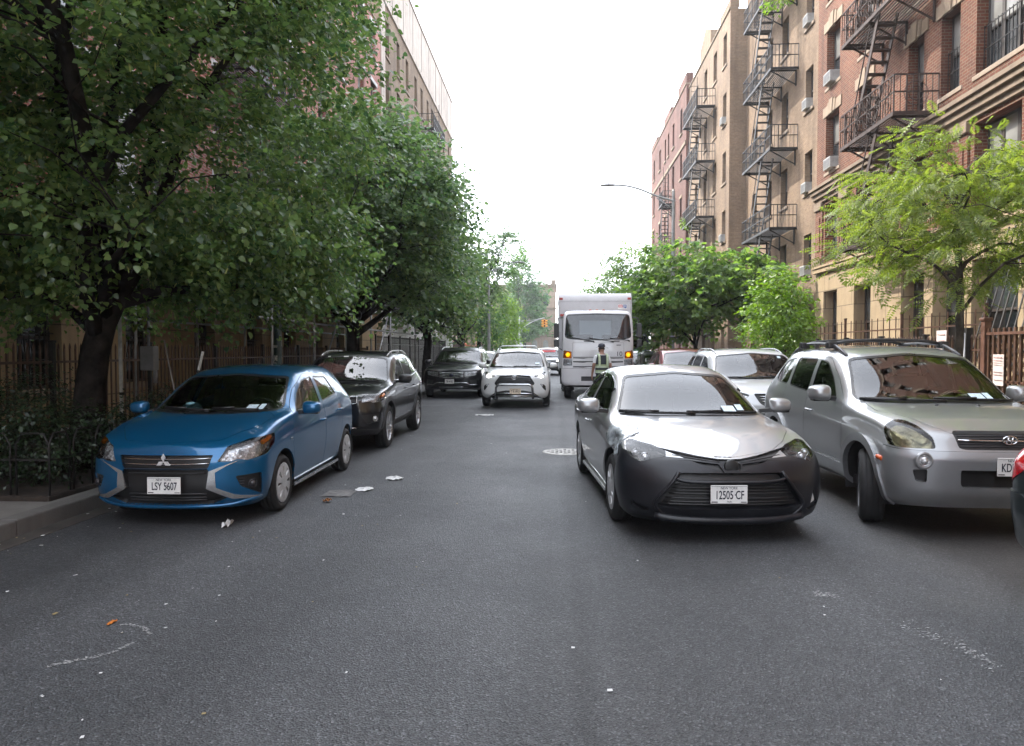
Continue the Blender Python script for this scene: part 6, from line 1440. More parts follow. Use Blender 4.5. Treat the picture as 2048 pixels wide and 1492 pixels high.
def street_lamp(name, label, x, y, side, h=8.9, arm=3.1, r=.095):
    t = thing(name, label, 'street lamp', (x, y, 0), 0, 'street lamps'); st = mat('lamp_post_grey', (.30, .31, .31), .5, .4, var=.15, vscale=3)
    m = MB(); m.lathe([(.20, .14), (.19, .5), (.15, .6), (r * 1.15, .8), (r * .95, h * .5), (r * .7, h), (.02, h + .06)], 8, m=0, sm=False); m.lathe([(r * .95, h - .5), (r * 1.05, h - .45), (r * .95, h - .40)], 10); m.build('pole', [st], t)
    m = MB(); P = [(0, 0, h - .45), (side * arm * .25, 0, h - .22), (side * arm * .5, 0, h + .10), (side * arm * .7, 0, h + .26), (side * arm * .88, 0, h + .30)]; m.tube([tuple(q) for q in crom(P, 5)], .042, 8); m.tube([(0, 0, h - .85), (side * arm * .25, 0, h - .30)], .025, 6); m.build('arm', [st], t)
    m = MB(); x0 = side * arm * .85; x1 = side * arm * 1.08
    rings = []
    for k, (u, w, hh, dz) in enumerate(((0, .05, .05, 0), (.15, .09, .075, 0), (.5, .16, .085, -.005), (.85, .14, .07, -.015), (1, .05, .03, -.02))):
        xx = x0 + (x1 - x0) * u; rings.append([Vector((xx, w * math.cos(a), h + .30 + dz + hh * .75 * math.sin(a))) for a in np.linspace(0, 2 * PI, 13)[:-1]])
    loft(m, rings); m.lathe([(.035, h + .34), (.03, h + .46), (0, h + .47)], 8, (x0 + (x1 - x0) * .45, 0, 0)); m.build('lamp_head', [mat('lamp_head_grey', (.42, .42, .42), .45, .3)], t); return t
SIGY = mat('signal_yellow', (.62, .27, .015), .45, var=.1); SIGK = mat('signal_black', (.015, .015, .015), .5)
def signal_head(t, x, y, z, faces, h=.92, w=.30):
    m = MB(); m.box((x - w / 2, y - w / 2, z), (x + w / 2, y + w / 2, z + h), 0, .03)
    for k in range(3):
        zc = z + h * (k + .5) / 3
        for (dx, dy) in faces:
            ax = 'x' if dx else 'y'; s = dx or dy
            m.lathe([(.13, s * (w / 2)), (.135, s * (w / 2 + .24))], 14, (x, y, zc), ax, 0, True, R(0), R(360))
    m.build('signal_head', [SIGY], t); q = MB()
    for k in range(3):
        zc = z + h * (k + .5) / 3
        for (dx, dy) in faces: s = dx or dy; q.lathe([(.12, s * (w / 2 + .02)), (0, s * (w / 2 + .05))], 14, (x, y, zc), 'x' if dx else 'y', (2 - k))
    q.build('signal_lens', [mat('lens_red_dark', (.12, .01, .01), .2), mat('lens_amber_dark', (.16, .08, .01), .2), mat('lens_green_dark', (.01, .10, .05), .2)], t)
def FURNITURE():
    street_lamp('street_lamp', 'tall grey street lamp with a curved arm over the road, right of the truck', 5.4, 33.8, -1, 8.9, 3.1)
    street_lamp('street_lamp', 'grey street lamp in front of the left trees, arm reaching over the white SUV', -5.2, 57, 1, 8.2, 2.6, .11)
    t = thing('traffic_light', 'distant yellow traffic light hung from a curved grey mast arm at the far crossing', 'traffic light', (-4.9, 100, 0), 0, 'traffic signals'); st = mat('lamp_post_grey', (.30, .31, .31), .5, .4)
    m = MB(); m.lathe([(.2, 0), (.16, .8), (.11, 3), (.09, 6.2), (0, 6.25)], 10); m.build('pole', [st], t)
    m = MB(); m.tube([tuple(q) for q in crom([(0, 0, 3.9), (.6, 0, 4.7), (1.6, 0, 5.4), (2.7, 0, 5.85), (3.5, 0, 6.05)], 5)], .06, 8); m.tube([(0, 0, 5.6), (1.6, 0, 5.7), (3.2, 0, 6.0)], .025, 6); m.tube([(-.9, 0, 5.6), (0, 0, 5.6)], .03, 6); m.build('mast_arm', [st], t)
    signal_head(t, 3.45, 0, 4.75, ((0, -1), (-1, 0), (1, 0)), 1.05, .34); m = MB(); m.tube([(3.45, 0, 5.8), (3.45, 0, 6.0)], .03, 6); m.build('hanger', [st], t)
    for i, x in enumerate((-.3, .25)): m = MB(); m.box((x - .26, -.12, 2.0), (x + .26, -.10, 2.75)); m.build('sign_panel', [mat('sign_back_grey', (.36, .36, .37), .5)], t)
    t = thing('traffic_light', 'yellow pedestrian and traffic signals on a post beside the orange awning', 'traffic light', (-8.0, 74, 0), 0, 'traffic signals')
    m = MB(); m.lathe([(.12, .1), (.07, .4), (.06, 5.4), (0, 5.45)], 10); m.build('pole', [st], t)
    signal_head(t, .25, -.1, 4.15, ((0, -1), (1, 0)), 1.0, .34)
    m = MB(); m.box((-.05, -.3, 1.9), (.45, .0, 2.4), 0, .03); m.box((-.05, -.3, 2.45), (.45, 0, 2.95), 0, .03); m.build('pedestrian_signal', [SIGY], t); m = MB(); m.box((.0, -.31, 1.95), (.40, -.30, 2.35)); m.box((.0, -.31, 2.5), (.40, -.30, 2.9)); m.build('signal_face', [SIGK], t)
    t = thing('shop_awning', 'yellow shop sign over a sloping orange awning at the far left corner', 'awning', (-9.3, 71, 0), 0); m = MB(); m.box((0, -1.6, 2.5), (.3, 1.6, 3.5), 0, .03); m.build('sign_board', [mat('shop_yellow', (.55, .33, .02), .5, var=.15)], t)
    m = MB(); m.prism([(0, 2.5), (1.5, 1.9), (1.5, 1.75), (0, 2.3)], (0, -1.8, 0), (1, 0, 0), (0, 0, 1), (0, 3.6, 0)); m.build('canopy', [mat('awning_orange', (.50, .10, .03), .7, var=.2)], t); m = MB(); m.box((-2, -1.8, 0), (-.0, 1.8, 2.4)); m.build('shopfront', [mat('shop_dark', (.05, .03, .03), .6)], t)
    # left iron fence, right picket fence, brown lattice fence
    fence('iron_fence', 'dark iron picket fence along the left pavement behind the big tree', (-7.2, 2.5), (-7.2, 27.5), 1.52, .125, [BROWN, IRON], group='fences')
    fence('tall_railing', 'taller black railing further along the left pavement beside the white wall', (-7.0, 28.0), (-7.0, 46), 2.0, .16, [IRON], group='fences')
    fence('picket_fence', 'dark brown iron picket fence on the right between the lattice fence and the trees', (8.0, 14.05), (8.0, 22.6), 1.72, .135, [BROWN, IRON], pw=.09, pk=.03, group='fences')
    fence('low_railing', 'dark picket railing before the tan houses behind the small trees', (8.0, 23.0), (8.0, 47), 1.5, .16, [IRON], group='fences')
    fence('inner_railing', 'thin upright railing close to the cream stone base behind the picket fence', (8.9, 15.6), (8.9, 26.5), 2.35, .36, [BROWN], group='fences', spear=False, post=3.6)
    t = thing('lattice_fence', 'brown fence of slats and diamond lattice at the right edge behind the silver off-roader', 'fence', (8.0, 14.0, 0), 0, 'fences'); m = MB()
    for i in range(44): y = -.1 - i * .155; m.box((-.02, y - .028, .2), (.02, y + .028, 2.02 if i % 1 == 0 else 2.0), 0)
    m.build('slats', [BROWN], t); m = MB()
    m.bar((0, 0, 1.92), (0, -6.9, 1.92), .07, .05); m.bar((0, 0, .3), (0, -6.9, .3), .06, .05); m.bar((0, 0, 1.05), (0, -6.9, 1.05), .04, .04); m.build('rails', [mat('brown_rail', (.13, .062, .042), .45, var=.2)], t); m = MB()
    for i in range(100):
        a = -6.9 + i * .09
        for s in (1, -1):
            y0, y1, z0, z1 = a, a + s * 1.6 * .55, .3, 1.9
            y0c, y1c = max(-6.9, min(0, y0)), max(-6.9, min(0, y1))
            if abs(y1 - y0) < 1e-6 or y0c == y1c: continue
            f0, f1 = (y0c - y0) / (y1 - y0), (y1c - y0) / (y1 - y0); m.bar((.06, y0c, z0 + (z1 - z0) * f0), (.06, y1c, z0 + (z1 - z0) * f1), .014)
    m.build('lattice', [mat('lattice_tan', (.20, .125, .07), .6, var=.3)], t)
    for y in (0, -2.3, -4.6, -6.9): m = MB(); m.box((-.06, y - .06, .1), (.06, y + .06, 2.16)); m.box((-.085, y - .085, 2.16), (.085, y + .085, 2.22), 0, .02); m.build('post', [mat('brown_rail', (.13, .062, .042), .45, var=.2)], t)
    t = thing('gate_post', 'thick dark steel gate post between picket fence and lattice fence', 'post', (7.98, 14.55, 0)); m = MB(); m.box((-.06, -.06, .1), (.06, .06, 2.05)); m.build('shaft', [IRON], t); m = MB(); m.tube([(-.09, -.05, .1), (-.09, -.05, 1.95)], .022, 8); m.build('conduit', [mat('conduit_grey', (.35, .35, .36), .4, .6)], t)
    pink = mat('notice_print', (.58, .38, .36), .7, var=.3, vscale=40)
    for x, y, z, w, h, l, rows in ((7.93, 15.42, 1.36, .36, .66, 'white paper notice taped to the picket fence post, faded print', ((.57, .60), (.45, .47), (.30, .32))), (7.95, 13.52, .98, .30, .56, 'white paper notice with red printing on the lattice fence', ((.50, .53), (.45, .47), (.41, .425), (.37, .385), (.24, .26), (.19, .21), (.10, .12)))):
        t = thing('paper_notice', l, 'notice', (x, y, z), 0, 'paper notices'); q = MB(); q.add([(0, -w / 2, 0), (0, w / 2, 0), (-.01, w / 2 - .005, h), (.004, -w / 2, h)], [(0, 1, 2, 3)]); q.add([(.006, -w / 2, 0), (.006, w / 2, 0), (.0, w / 2 - .005, h), (.01, -w / 2, h)], [(0, 1, 2, 3)]); q.build('sheet', [mat('notice_paper', (.66, .58, .56), .8, var=.1)], t)
        q = MB()
        for a, b_ in rows: q.box((-.016, -w * .4, a), (-.010, w * .4, b_ - .01))
        q.build('print', [pink], t)
    # left: pipe shed over the pavement, pole with stickers, stakes
    t = thing('pavement_shed', 'dark pavement shed on steel pipes under the left trees', 'scaffold', (-7.4, 15, 0)); navy = mat('shed_navy', (.016, .02, .03), .6, var=.2)
    m = MB(); m.box((-1.8, 0, 3.35), (1.5, 16, 3.5)); m.build('deck', [navy], t); m = MB(); m.box((1.42, 0, 3.5), (1.5, 16, 4.5)); m.box((-1.8, -.08, 3.5), (1.5, 0, 4.5)); m.build('parapet', [navy], t); pipe = mat('pipe_steel', (.34, .35, .36), .4, .6, var=.25, vscale=3)
    for y in (.1, 2.8, 5.6, 8.4, 11.2, 15.9):
        for x in (-1.6, 1.4): m = MB(); m.tube([(x, y, .14), (x, y, 3.35)], .032, 8); m.lathe([(.09, .14), (.09, .17), (.03, .18)], 8, (x, y, 0)); m.build('upright', [pipe], t)
    for z, x in ((2.28, 1.4), (3.2, 1.4), (2.28, -1.6)): m = MB(); m.tube([(x, -.6, z), (x, 16.4, z)], .028, 8); m.build('ledger', [pipe], t)
    for y in (2.8, 8.4): m = MB(); m.tube([(1.4, y, .5), (1.4, y + 2.7, 3.1)], .024, 6); m.build('brace', [pipe], t)
    t = thing('sign_pole', 'dark green pole covered in torn stickers behind the blue hatchback', 'pole', (-5.15, 13.2, 0)); m = MB(); m.lathe([(.09, .14), (.075, .3), (.068, 4.6), (0, 4.62)], 12); m.build('shaft', [mat('pole_green', (.03, .05, .05), .45, .3, var=.3)], t); m = MB()
    for a, z, w, h in ((4.2, 1.25, .09, .14), (4.6, 1.42, .07, .10), (4.4, 1.66, .10, .05), (4.9, 1.10, .08, .10), (3.9, 1.34, .05, .08)):
        V = [(.077 * math.cos(a + i * w / .077 / 2), .077 * math.sin(a + i * w / .077 / 2), z + j * h) for j in (0, 1) for i in (-1, 0, 1)]; m.add(V, [(0, 1, 4, 3), (1, 2, 5, 4)])
    m.build('sticker', [mat('torn_sticker', (.55, .54, .52), .7, var=.5, vscale=60)], t)
    t = thing('planting_stake', 'white banded stake leaning over the planted pit behind the blue hatchback', 'stake', (-4.95, 9.2, .15)); m = MB(); m.tube([(0, 0, 0), (.27, .2, 1.45)], .018, 8); m.build('shaft', [mat('stake_white', (.62, .62, .60), .6, var=.2, vscale=7)], t); m = MB(); m.tube([(.215, .16, 1.16), (.225, .168, 1.20)], .021, 8); m.build('band', [BLACK], t)
    t = thing('thin_rod', 'thin bare rod leaning left of the white banded stake', 'stake', (-4.9, 9.4, .15)); m = MB(); m.tube([(0, 0, 0), (-.42, .2, 1.6)], .010, 6); m.build('rod', [mat('rod_grey', (.30, .28, .26), .7)], t)
    t = thing('vent_pipe', 'tall pale vent pipe standing behind the big tree trunk', 'pipe', (-6.55, 10.6, .14)); m = MB(); m.tube([(0, 0, 0), (-.02, 0, 2.3)], .028, 8); m.build('pipe', [mat('pipe_pale', (.50, .49, .46), .6, var=.3, vscale=4)], t); m = MB(); m.tube([(0, 0, .8), (0, 0, .84)], .036, 8); m.build('collar', [IRON], t)
    t = thing('meter_box', 'grey meter box with a bent conduit beside the vent pipe', 'meter box', (-6.35, 11.0, 1.30)); m = MB(); m.box((-.10, -.08, 0), (.12, .08, .38), 0, .02); m.build('box', [mat('meter_grey', (.22, .22, .23), .5)], t); m = MB(); m.tube([(0, 0, .38), (0, 0, 1.0)], .02, 6); m.tube([(.1, 0, -.2), (.1, 0, .0)], .03, 6); m.build('conduit', [mat('meter_grey', (.22, .22, .23), .5)], t)
    t = thing('pit_guard', 'low black hoop guard round the planted pit in front of the big tree', 'tree guard', (-4.95, 6.8, .14)); m = MB()
    for k in range(18): y = k * .36; m.tube([(0, y, 0), (0, y, .55), (0, y + .06, .66), (0, y + .24, .66), (0, y + .30, .55), (0, y + .30, 0)], .011, 5)
    for k in range(4): x = -k * .4; m.tube([(x, 0, 0), (x, 0, .55), (x - .06, 0, .66), (x - .28, 0, .66), (x - .34, 0, .55), (x - .34, 0, 0)], .011, 5)
    m.bar((0, 0, .40), (0, 6.5, .40), .02); m.bar((0, 0, .40), (-1.6, 0, .40), .02); m.build('hoops', [IRON], t)
    # road bits
    t = thing('manhole_cover', 'round manhole cover with worn white paint beside the silver saloon', 'manhole cover', (.16, 11.5, 0)); m = MB(); m.lathe([(.36, .002), (.35, .010), (.30, .010), (.295, .004), (.28, .012), (0, .012)], 32); m.build('cover', [mat('manhole_iron', (.20, .19, .18), .6, .3, var=.4, vscale=9, col2=(.40, .39, .36))], t); m = MB()
    for i in range(-4, 5):
        for j in range(-4, 5):
            if i * i + j * j < 15 and (i + j) % 2: m.box((i * .065 - .022, j * .065 - .022, .012), (i * .065 + .022, j * .065 + .022, .020))
    m.build('tread', [mat('manhole_white', (.45, .44, .42), .7, var=.4, vscale=12)], t)
    def scrap(name, label, cat, x, y, w, l, m, seed, h=.025, group='scraps of litter on the road', rz=0):
        r = random.Random(seed); n = 6; V = [((i / n - .5) * w + r.uniform(-.1, .1) * w / n * 2, (j / n - .5) * l + r.uniform(-.1, .1) * l / n * 2, .006 + r.random() ** 2 * h) for j in range(n + 1) for i in range(n + 1)]
        q = MB(); q.add(V, [(j * (n + 1) + i, j * (n + 1) + i + 1, (j + 1) * (n + 1) + i + 1, (j + 1) * (n + 1) + i) for j in range(n) for i in range(n) if not ((i in (0, n - 1)) and (j in (0, n - 1)) and r.random() < .7)], 0, False)
        o = q.build(name, [m]); o.location = (x, y, 0); o.rotation_euler = (0, 0, rz); tag(o, label, cat, group)
    wp = mat('litter_white', (.66, .66, .65), .8, var=.1); gp = mat('litter_grey', (.17, .165, .16), .9, var=.25, vscale=15); lf = mat('litter_leaf', (.28, .12, .04), .8, var=.3)
    for args in (('paper_scrap', 'white paper scrap flat on the asphalt nearest the lane beside the blue hatchback', 'paper', -2.20, 8.25, .19, .24, wp, 1, .02), ('paper_scrap', 'white crumpled paper further up the lane behind the first flat scrap', 'paper', -2.0, 8.95, .2, .2, wp, 2, .03),
                 ('paper_scrap', 'small crumpled white paper on the road before the blue hatchback bumper', 'paper', -3.0, 6.45, .07, .16, wp, 3, .06), ('cardboard_scrap', 'flattened grey cardboard stain beside the front wheel of the blue hatchback', 'cardboard', -2.42, 8.0, .32, .36, gp, 4, .008), ('paper_scrap', 'pale long strip of paper on the road near the white SUV', 'paper', -1.75, 17.9, .45, .3, wp, 5, .015),
                 ('dead_leaf', 'curled brown leaf beside the cardboard by the blue hatchback wheel', 'leaf', -2.42, 7.55, .09, .07, lf, 6, .04), ('twig_scrap', 'orange brown wrapper scrap near the chalk marks on the left road', 'wrapper', -2.62, 4.1, .03, .07, mat('litter_orange', (.50, .16, .02), .7), 7, .01)): scrap(*args)
    ck = mat('chalk', (.42, .425, .42), .9, var=.3, vscale=50)
    def chalk(label, pts, w):
        m = MB(); r = random.Random(len(label)); P = crom(np.array(pts, float), 14)
        for p in P:
            for _ in range(3):
                x, y = p[0] + r.gauss(0, w), p[1] + r.gauss(0, w * 1.6); a = r.random() * 3; l = r.uniform(.004, .016); u, v = math.cos(a) * l, math.sin(a) * l * .5
                m.add([(x - u, y - v, .005), (x + v * .6, y - u * .4, .005), (x + u, y + v, .005), (x - v * .6, y + u * .4, .005)], [(0, 1, 2, 3)])
        tag(m.build('chalk_mark', [ck]), label, 'chalk mark', 'chalk and paint marks on the road')
    chalk('upper curved white chalk mark low on the left of the road', [(-2.55, 4.08), (-2.42, 4.06), (-2.30, 3.95)], .006); chalk('lower hooked white chalk mark low on the left of the road', [(-2.33, 3.82), (-2.36, 3.70), (-2.50, 3.58), (-2.58, 3.52)], .007); chalk('spatter of white paint flakes low on the right of the road', [(2.05, 4.35), (2.16, 4.15), (2.24, 3.95), (2.22, 3.85)], .035)
    chalk('small white scuff on the road in front of the silver saloon', [(1.72, 4.9), (1.78, 4.86), (1.84, 4.84)], .02)
    m = MB(); r = random.Random(5)
    for _ in range(420):
        y = 2.6 + r.random() ** 1.6 * 20; q_ = r.random(); x = r.uniform(-4.62, -4.25) if q_ < .35 else r.uniform(-4.4, -1.0) if q_ < .85 else r.uniform(-1, 4.6); k = r.choice((0, 0, 0, 1, 2)); a = r.random() * 6; l = r.uniform(.004, .013) * (1.6 if r.random() < .12 else 1)
        m.add([(x + l * math.cos(a + q), y + l * 1.2 * math.sin(a + q), .006 + .004 * r.random()) for q in (0, 1.3, 3.1, 4.6)], [(0, 1, 2, 3)], k)
    tag(m.build('litter', [wp, gp, mat('litter_straw', (.33, .26, .12), .8)]), 'tiny pale specks of litter over the asphalt', 'litter', kind='stuff')
# ---------------------------------------------------------------- trees
def leaf_mat(name, dark, light, odd, oddshare=.1, trans=.45, gloss=.42):
    if name in MATS: return MATS[name]
    m, nt, b, N, L = nodes(name); ge = N('ShaderNodeNewGeometry'); tc = N('ShaderNodeTexCoord')
    nz = N('ShaderNodeTexNoise', Scale=.9, Detail=3.0); L(tc.outputs['Object'], nz.inputs['Vector'])
    r = math_(N, L, 'ADD', math_(N, L, 'MULTIPLY', ge.outputs['Random Per Island'], .62), math_(N, L, 'MULTIPLY', nz.outputs[0], .4))
    c = ramp(N, L, r, [(.2, dark), (.62, light), (1 - oddshare * .6, light), (1.0, odd)]); L(c, b.inputs['Base Color'])
    b.inputs['Roughness'].default_value = gloss; b.inputs['Specular IOR Level'].default_value = .75
    t = N('ShaderNodeBsdfTranslucent'); hs = N('ShaderNodeHueSaturation', Saturation=1.15, Value=1.5); L(c, hs.inputs['Color']); L(hs.outputs[0], t.inputs['Color'])
    mx = N('ShaderNodeMixShader'); mx.inputs[0].default_value = trans; L(b.outputs[0], mx.inputs[1]); L(t.outputs[0], mx.inputs[2]); L(mx.outputs[0], nt.nodes['Material Output'].inputs['Surface']); MATS[name] = m; return m
BARK = mat('bark', (.075, .062, .05), .95, spec=.2, var=.4, vscale=5, bump=1, bscale=22); BARKD = mat('dark_bark', (.022, .019, .017), .95, spec=.12, var=.4, vscale=6, bump=1, bscale=25)
HEART = (np.array([(0, 0, 0), (-.42, .14, .05), (-.40, .58, .06), (0, 1.05, -.14), (.40, .58, .06), (.42, .14, .05), (0, .5, -.02)]), [(0, 1, 2, 6), (6, 2, 3, 3), (0, 6, 4, 5), (6, 3, 4, 4)])
OVAL = (np.array([(0, 0, 0), (-.26, .5, .05), (0, 1, -.12), (.26, .5, .05)]), [(0, 1, 2, 3)])
def pinnate():
    V = []; F = []
    for i in range(7):
        y = .14 + i * .13
        for s in (-1, 1):
            k = len(V); l = .26 - .012 * (i - 3) ** 2; V += [(0, y, 0), (s * l * .5, y + .075, .02 - .01 * i), (s * l, y + .06, -.03 - .015 * i), (s * l * .5, y - .02, .02 - .01 * i)]; F.append((k, k + 1, k + 2, k + 3) if s < 0 else (k + 3, k + 2, k + 1, k))
    k = len(V); V += [(-.05, 1.0, -.06), (0, 1.18, -.12), (.05, 1.0, -.06), (0, .92, -.05)]; F.append((k, k + 1, k + 2, k + 3))
    return np.array(V), F
PINN = pinnate()
def leaves(C, N_, T, size, tpl, rs):
    """place template leaves: centres C, normals N_, tip directions T, sizes; returns V, F"""
    T = T - N_ * (T * N_).sum(1, keepdims=True); T /= np.linalg.norm(T, axis=1, keepdims=True) + 1e-9; B = np.cross(T, N_)
    tv, tf = tpl; V = C[:, None, :] + size[:, None, None] * (tv[None, :, 0, None] * B[:, None, :] + tv[None, :, 1, None] * T[:, None, :] + tv[None, :, 2, None] * N_[:, None, :])
    k = len(tv); q = np.array([f if len(f) == 4 else f + f[-1:] for f in tf]); F = (np.arange(len(C)) * k)[:, None, None] + q[None]
    return V.reshape(-1, 3), F.reshape(-1, 4)
def unit(n, rs): v = rs.normal(size=(n, 3)); return v / np.linalg.norm(v, axis=1, keepdims=True)
def mesh_leaves(name, V, F, m):
    tri = F[:, 2] == F[:, 3]; me = bpy.data.meshes.new(name); fq, ft = F[~tri], F[tri][:, :3]; nq, n3 = len(fq), len(ft)
    me.vertices.add(len(V)); me.vertices.foreach_set('co', V.astype(np.float32).ravel()); flat = np.concatenate([fq.ravel(), ft.ravel()]).astype(np.int32)
    me.loops.add(len(flat)); me.loops.foreach_set('vertex_index', flat); me.polygons.add(nq + n3); me.polygons.foreach_set('loop_start', np.concatenate([np.arange(nq) * 4, nq * 4 + np.arange(n3) * 3]).astype(np.int32)); me.materials.append(m); me.update(calc_edges=True); return me
def limb(p, q, rs, bend=.12, n=6):
    p, q = np.array(p, float), np.array(q, float); d = q - p; l = np.linalg.norm(d); o = rs.normal(size=3) * l * bend; o2 = rs.normal(size=3) * l * bend * .4
    t = np.linspace(0, 1, n)[:, None]; return p + d * t + o * np.sin(t * PI) + o2 * np.sin(t * 2 * PI) + np.array([0, 0, l * .10]) * np.sin(t * PI)
def tree(name, label, x, y, trunk, blobs, lm, size, n_clusters, per, tpl=HEART, r0=.17, bark=BARK, seed=1, droop=.5, spread=.55, flat=.35, lean=(0, 0), z0=.14, surf=.55, group='street trees', limbs=9, cat='tree', twigr=.006, ztop=None, culls=None, fork=.55, limbr=.5, bracts=0, wexp=1):
    """blobs: ellipsoids (cx,cy,cz,rx,ry,rz) that make the crown's uneven outline; leaves sit in drooping sprays on twigs"""
    rs = np.random.default_rng(seed); t = thing(name, label, cat, (x, y, 0), 0, group); off = np.array([x, y, 0])
    B = np.array(blobs, float); vol = np.array([b[3] * b[4] * b[5] for b in B]) ** wexp; pick = rs.choice(len(B), n_clusters, p=vol / vol.sum())
    u = unit(n_clusters, rs); rad = np.where(rs.random(n_clusters) < surf, rs.uniform(.82, 1.06, n_clusters), rs.random(n_clusters) ** (1 / 3)); C = B[pick, :3] + u * B[pick, 3:] * rad[:, None]
    if culls: C = C[np.array([culls(c) for c in C])]
    top = np.array([x + lean[0], y + lean[1], trunk]); P = limb((x, y, z0 - .05), top, rs, .03, 7); m = MB(); rr = np.linspace(r0, r0 * (.72 if fork > .5 else .35), 7); rr[0] *= 1.35; rr[1] *= 1.08; m.tube([tuple(p - off) for p in P], list(rr), 12); tr = m.build('trunk', [bark], t)
    # main limbs towards cluster groups, then branches to every cluster
    nodes_ = [(P[-1], r0 * .7)]; bm_ = MB(); far = [C[rs.integers(len(C))]]
    for _ in range(limbs - 1):
        d = np.min([np.linalg.norm((C - f) * [1, 1, 1.0], axis=1) for f in far], axis=0); far.append(C[np.argmax(d)])
    for f in far:
        e = P[-1] + (f - P[-1]) * .82; u_ = rs.uniform(fork, 1) * 6; k_ = min(5, int(u_)); Q = limb(P[k_] + (P[k_ + 1] - P[k_]) * (u_ - k_), e, rs, .08, 8); R_ = np.linspace(r0 * limbr, r0 * .10, 8); bm_.tube([tuple(q - off) for q in Q], list(R_), 7); nodes_ += [(q, r) for q, r in zip(Q[2:], R_[2:])]
    NP = np.array([n[0] for n in nodes_]); NR = np.array([n[1] for n in nodes_]); sub = C[rs.permutation(len(C))[:min(len(C), 260)]]
    for c in sub:
        d = np.linalg.norm(NP - c, axis=1) + (NP[:, 2] > c[2] + .3) * .8; k = int(np.argmin(d)); Q = limb(NP[k], c, rs, .10, 5); r_ = min(NR[k] * .6, max(twigr, d[k] * .011)); bm_.tube([tuple(q - off) for q in Q], list(np.linspace(r_, twigr * .6, 5)), 5, cap=False)
    bm_.build('branches', [bark], t)
    # sprays
    cc = np.repeat(C, per, 0); n = len(cc); cen = B[:, :3].mean(0); ax = np.repeat(C - cen, per, 0); ax[:, 2] *= .3; ax /= np.linalg.norm(ax, axis=1, keepdims=True) + 1e-9; ax = ax + np.repeat(unit(len(C), rs) * .6, per, 0); ax /= np.linalg.norm(ax, axis=1, keepdims=True)
    s = rs.uniform(-1, 1, n) * spread; lat = unit(n, rs); lat[:, 2] *= flat; pos = cc + ax * s[:, None] + lat * spread * .55 * rs.random(n)[:, None] ** .5; pos[:, 2] -= droop * np.maximum(s, 0) ** 2 / spread + droop * .15 * rs.random(n)
    nn = unit(n, rs) * .62; nn[:, 2] += .75; nn += ax * .25; nn /= np.linalg.norm(nn, axis=1, keepdims=True); tip = ax * .8 + lat * .6 + rs.normal(size=(n, 3)) * .25; tip[:, 2] -= droop * .9
    V, F = leaves(pos - off, nn, tip, size * rs.uniform(.62, 1.2, n), tpl, rs); link('crown', mesh_leaves('crown', V, F, lm), t)
    if bracts:
        k = rs.permutation(n)[:int(n * bracts)]; nb = unit(len(k), rs); tb = rs.normal(size=(len(k), 3)) * .35; tb[:, 2] -= 1; V, F = leaves(pos[k] - off + [0, 0, -.02], nb, tb, size * rs.uniform(.7, 1.1, len(k)), BRACT, rs); link('blossom_bracts', mesh_leaves('blossom_bracts', V, F, BRACTM), t)
    return t
LINDEN = leaf_mat('linden_leaf', (.052, .108, .045), (.165, .25, .085), (.28, .34, .10), .2, .5, .26); LIND2 = leaf_mat('linden_leaf_far', (.052, .108, .048), (.155, .24, .09), (.26, .33, .10), .18, .5, .28); BRACTM = leaf_mat('bract_pale', (.20, .26, .07), (.30, .36, .10), (.36, .40, .14), .2, .45)
BRACT = (np.array([(0, 0, 0), (-.10, .3, .04), (-.09, .8, .0), (0, 1.0, -.05), (.09, .8, .0), (.10, .3, .04)]), [(0, 1, 4, 5), (1, 2, 3, 4)]); LOCUST = leaf_mat('locust_leaf', (.095, .15, .03), (.185, .235, .05), (.28, .29, .07), .2, .55, .5)
YOUNG = leaf_mat('young_leaf', (.09, .18, .03), (.17, .27, .045), (.28, .33, .06), .2, .5); MID = leaf_mat('mid_leaf', (.06, .13, .035), (.17, .26, .065), (.26, .31, .05), .25, .58); GINK = leaf_mat('ginkgo_leaf', (.05, .12, .04), (.10, .20, .06), (.18, .26, .07), .15, .45); SHRUBM = leaf_mat('shrub_leaf', (.012, .028, .012), (.03, .06, .022), (.09, .10, .04), .1, .35)
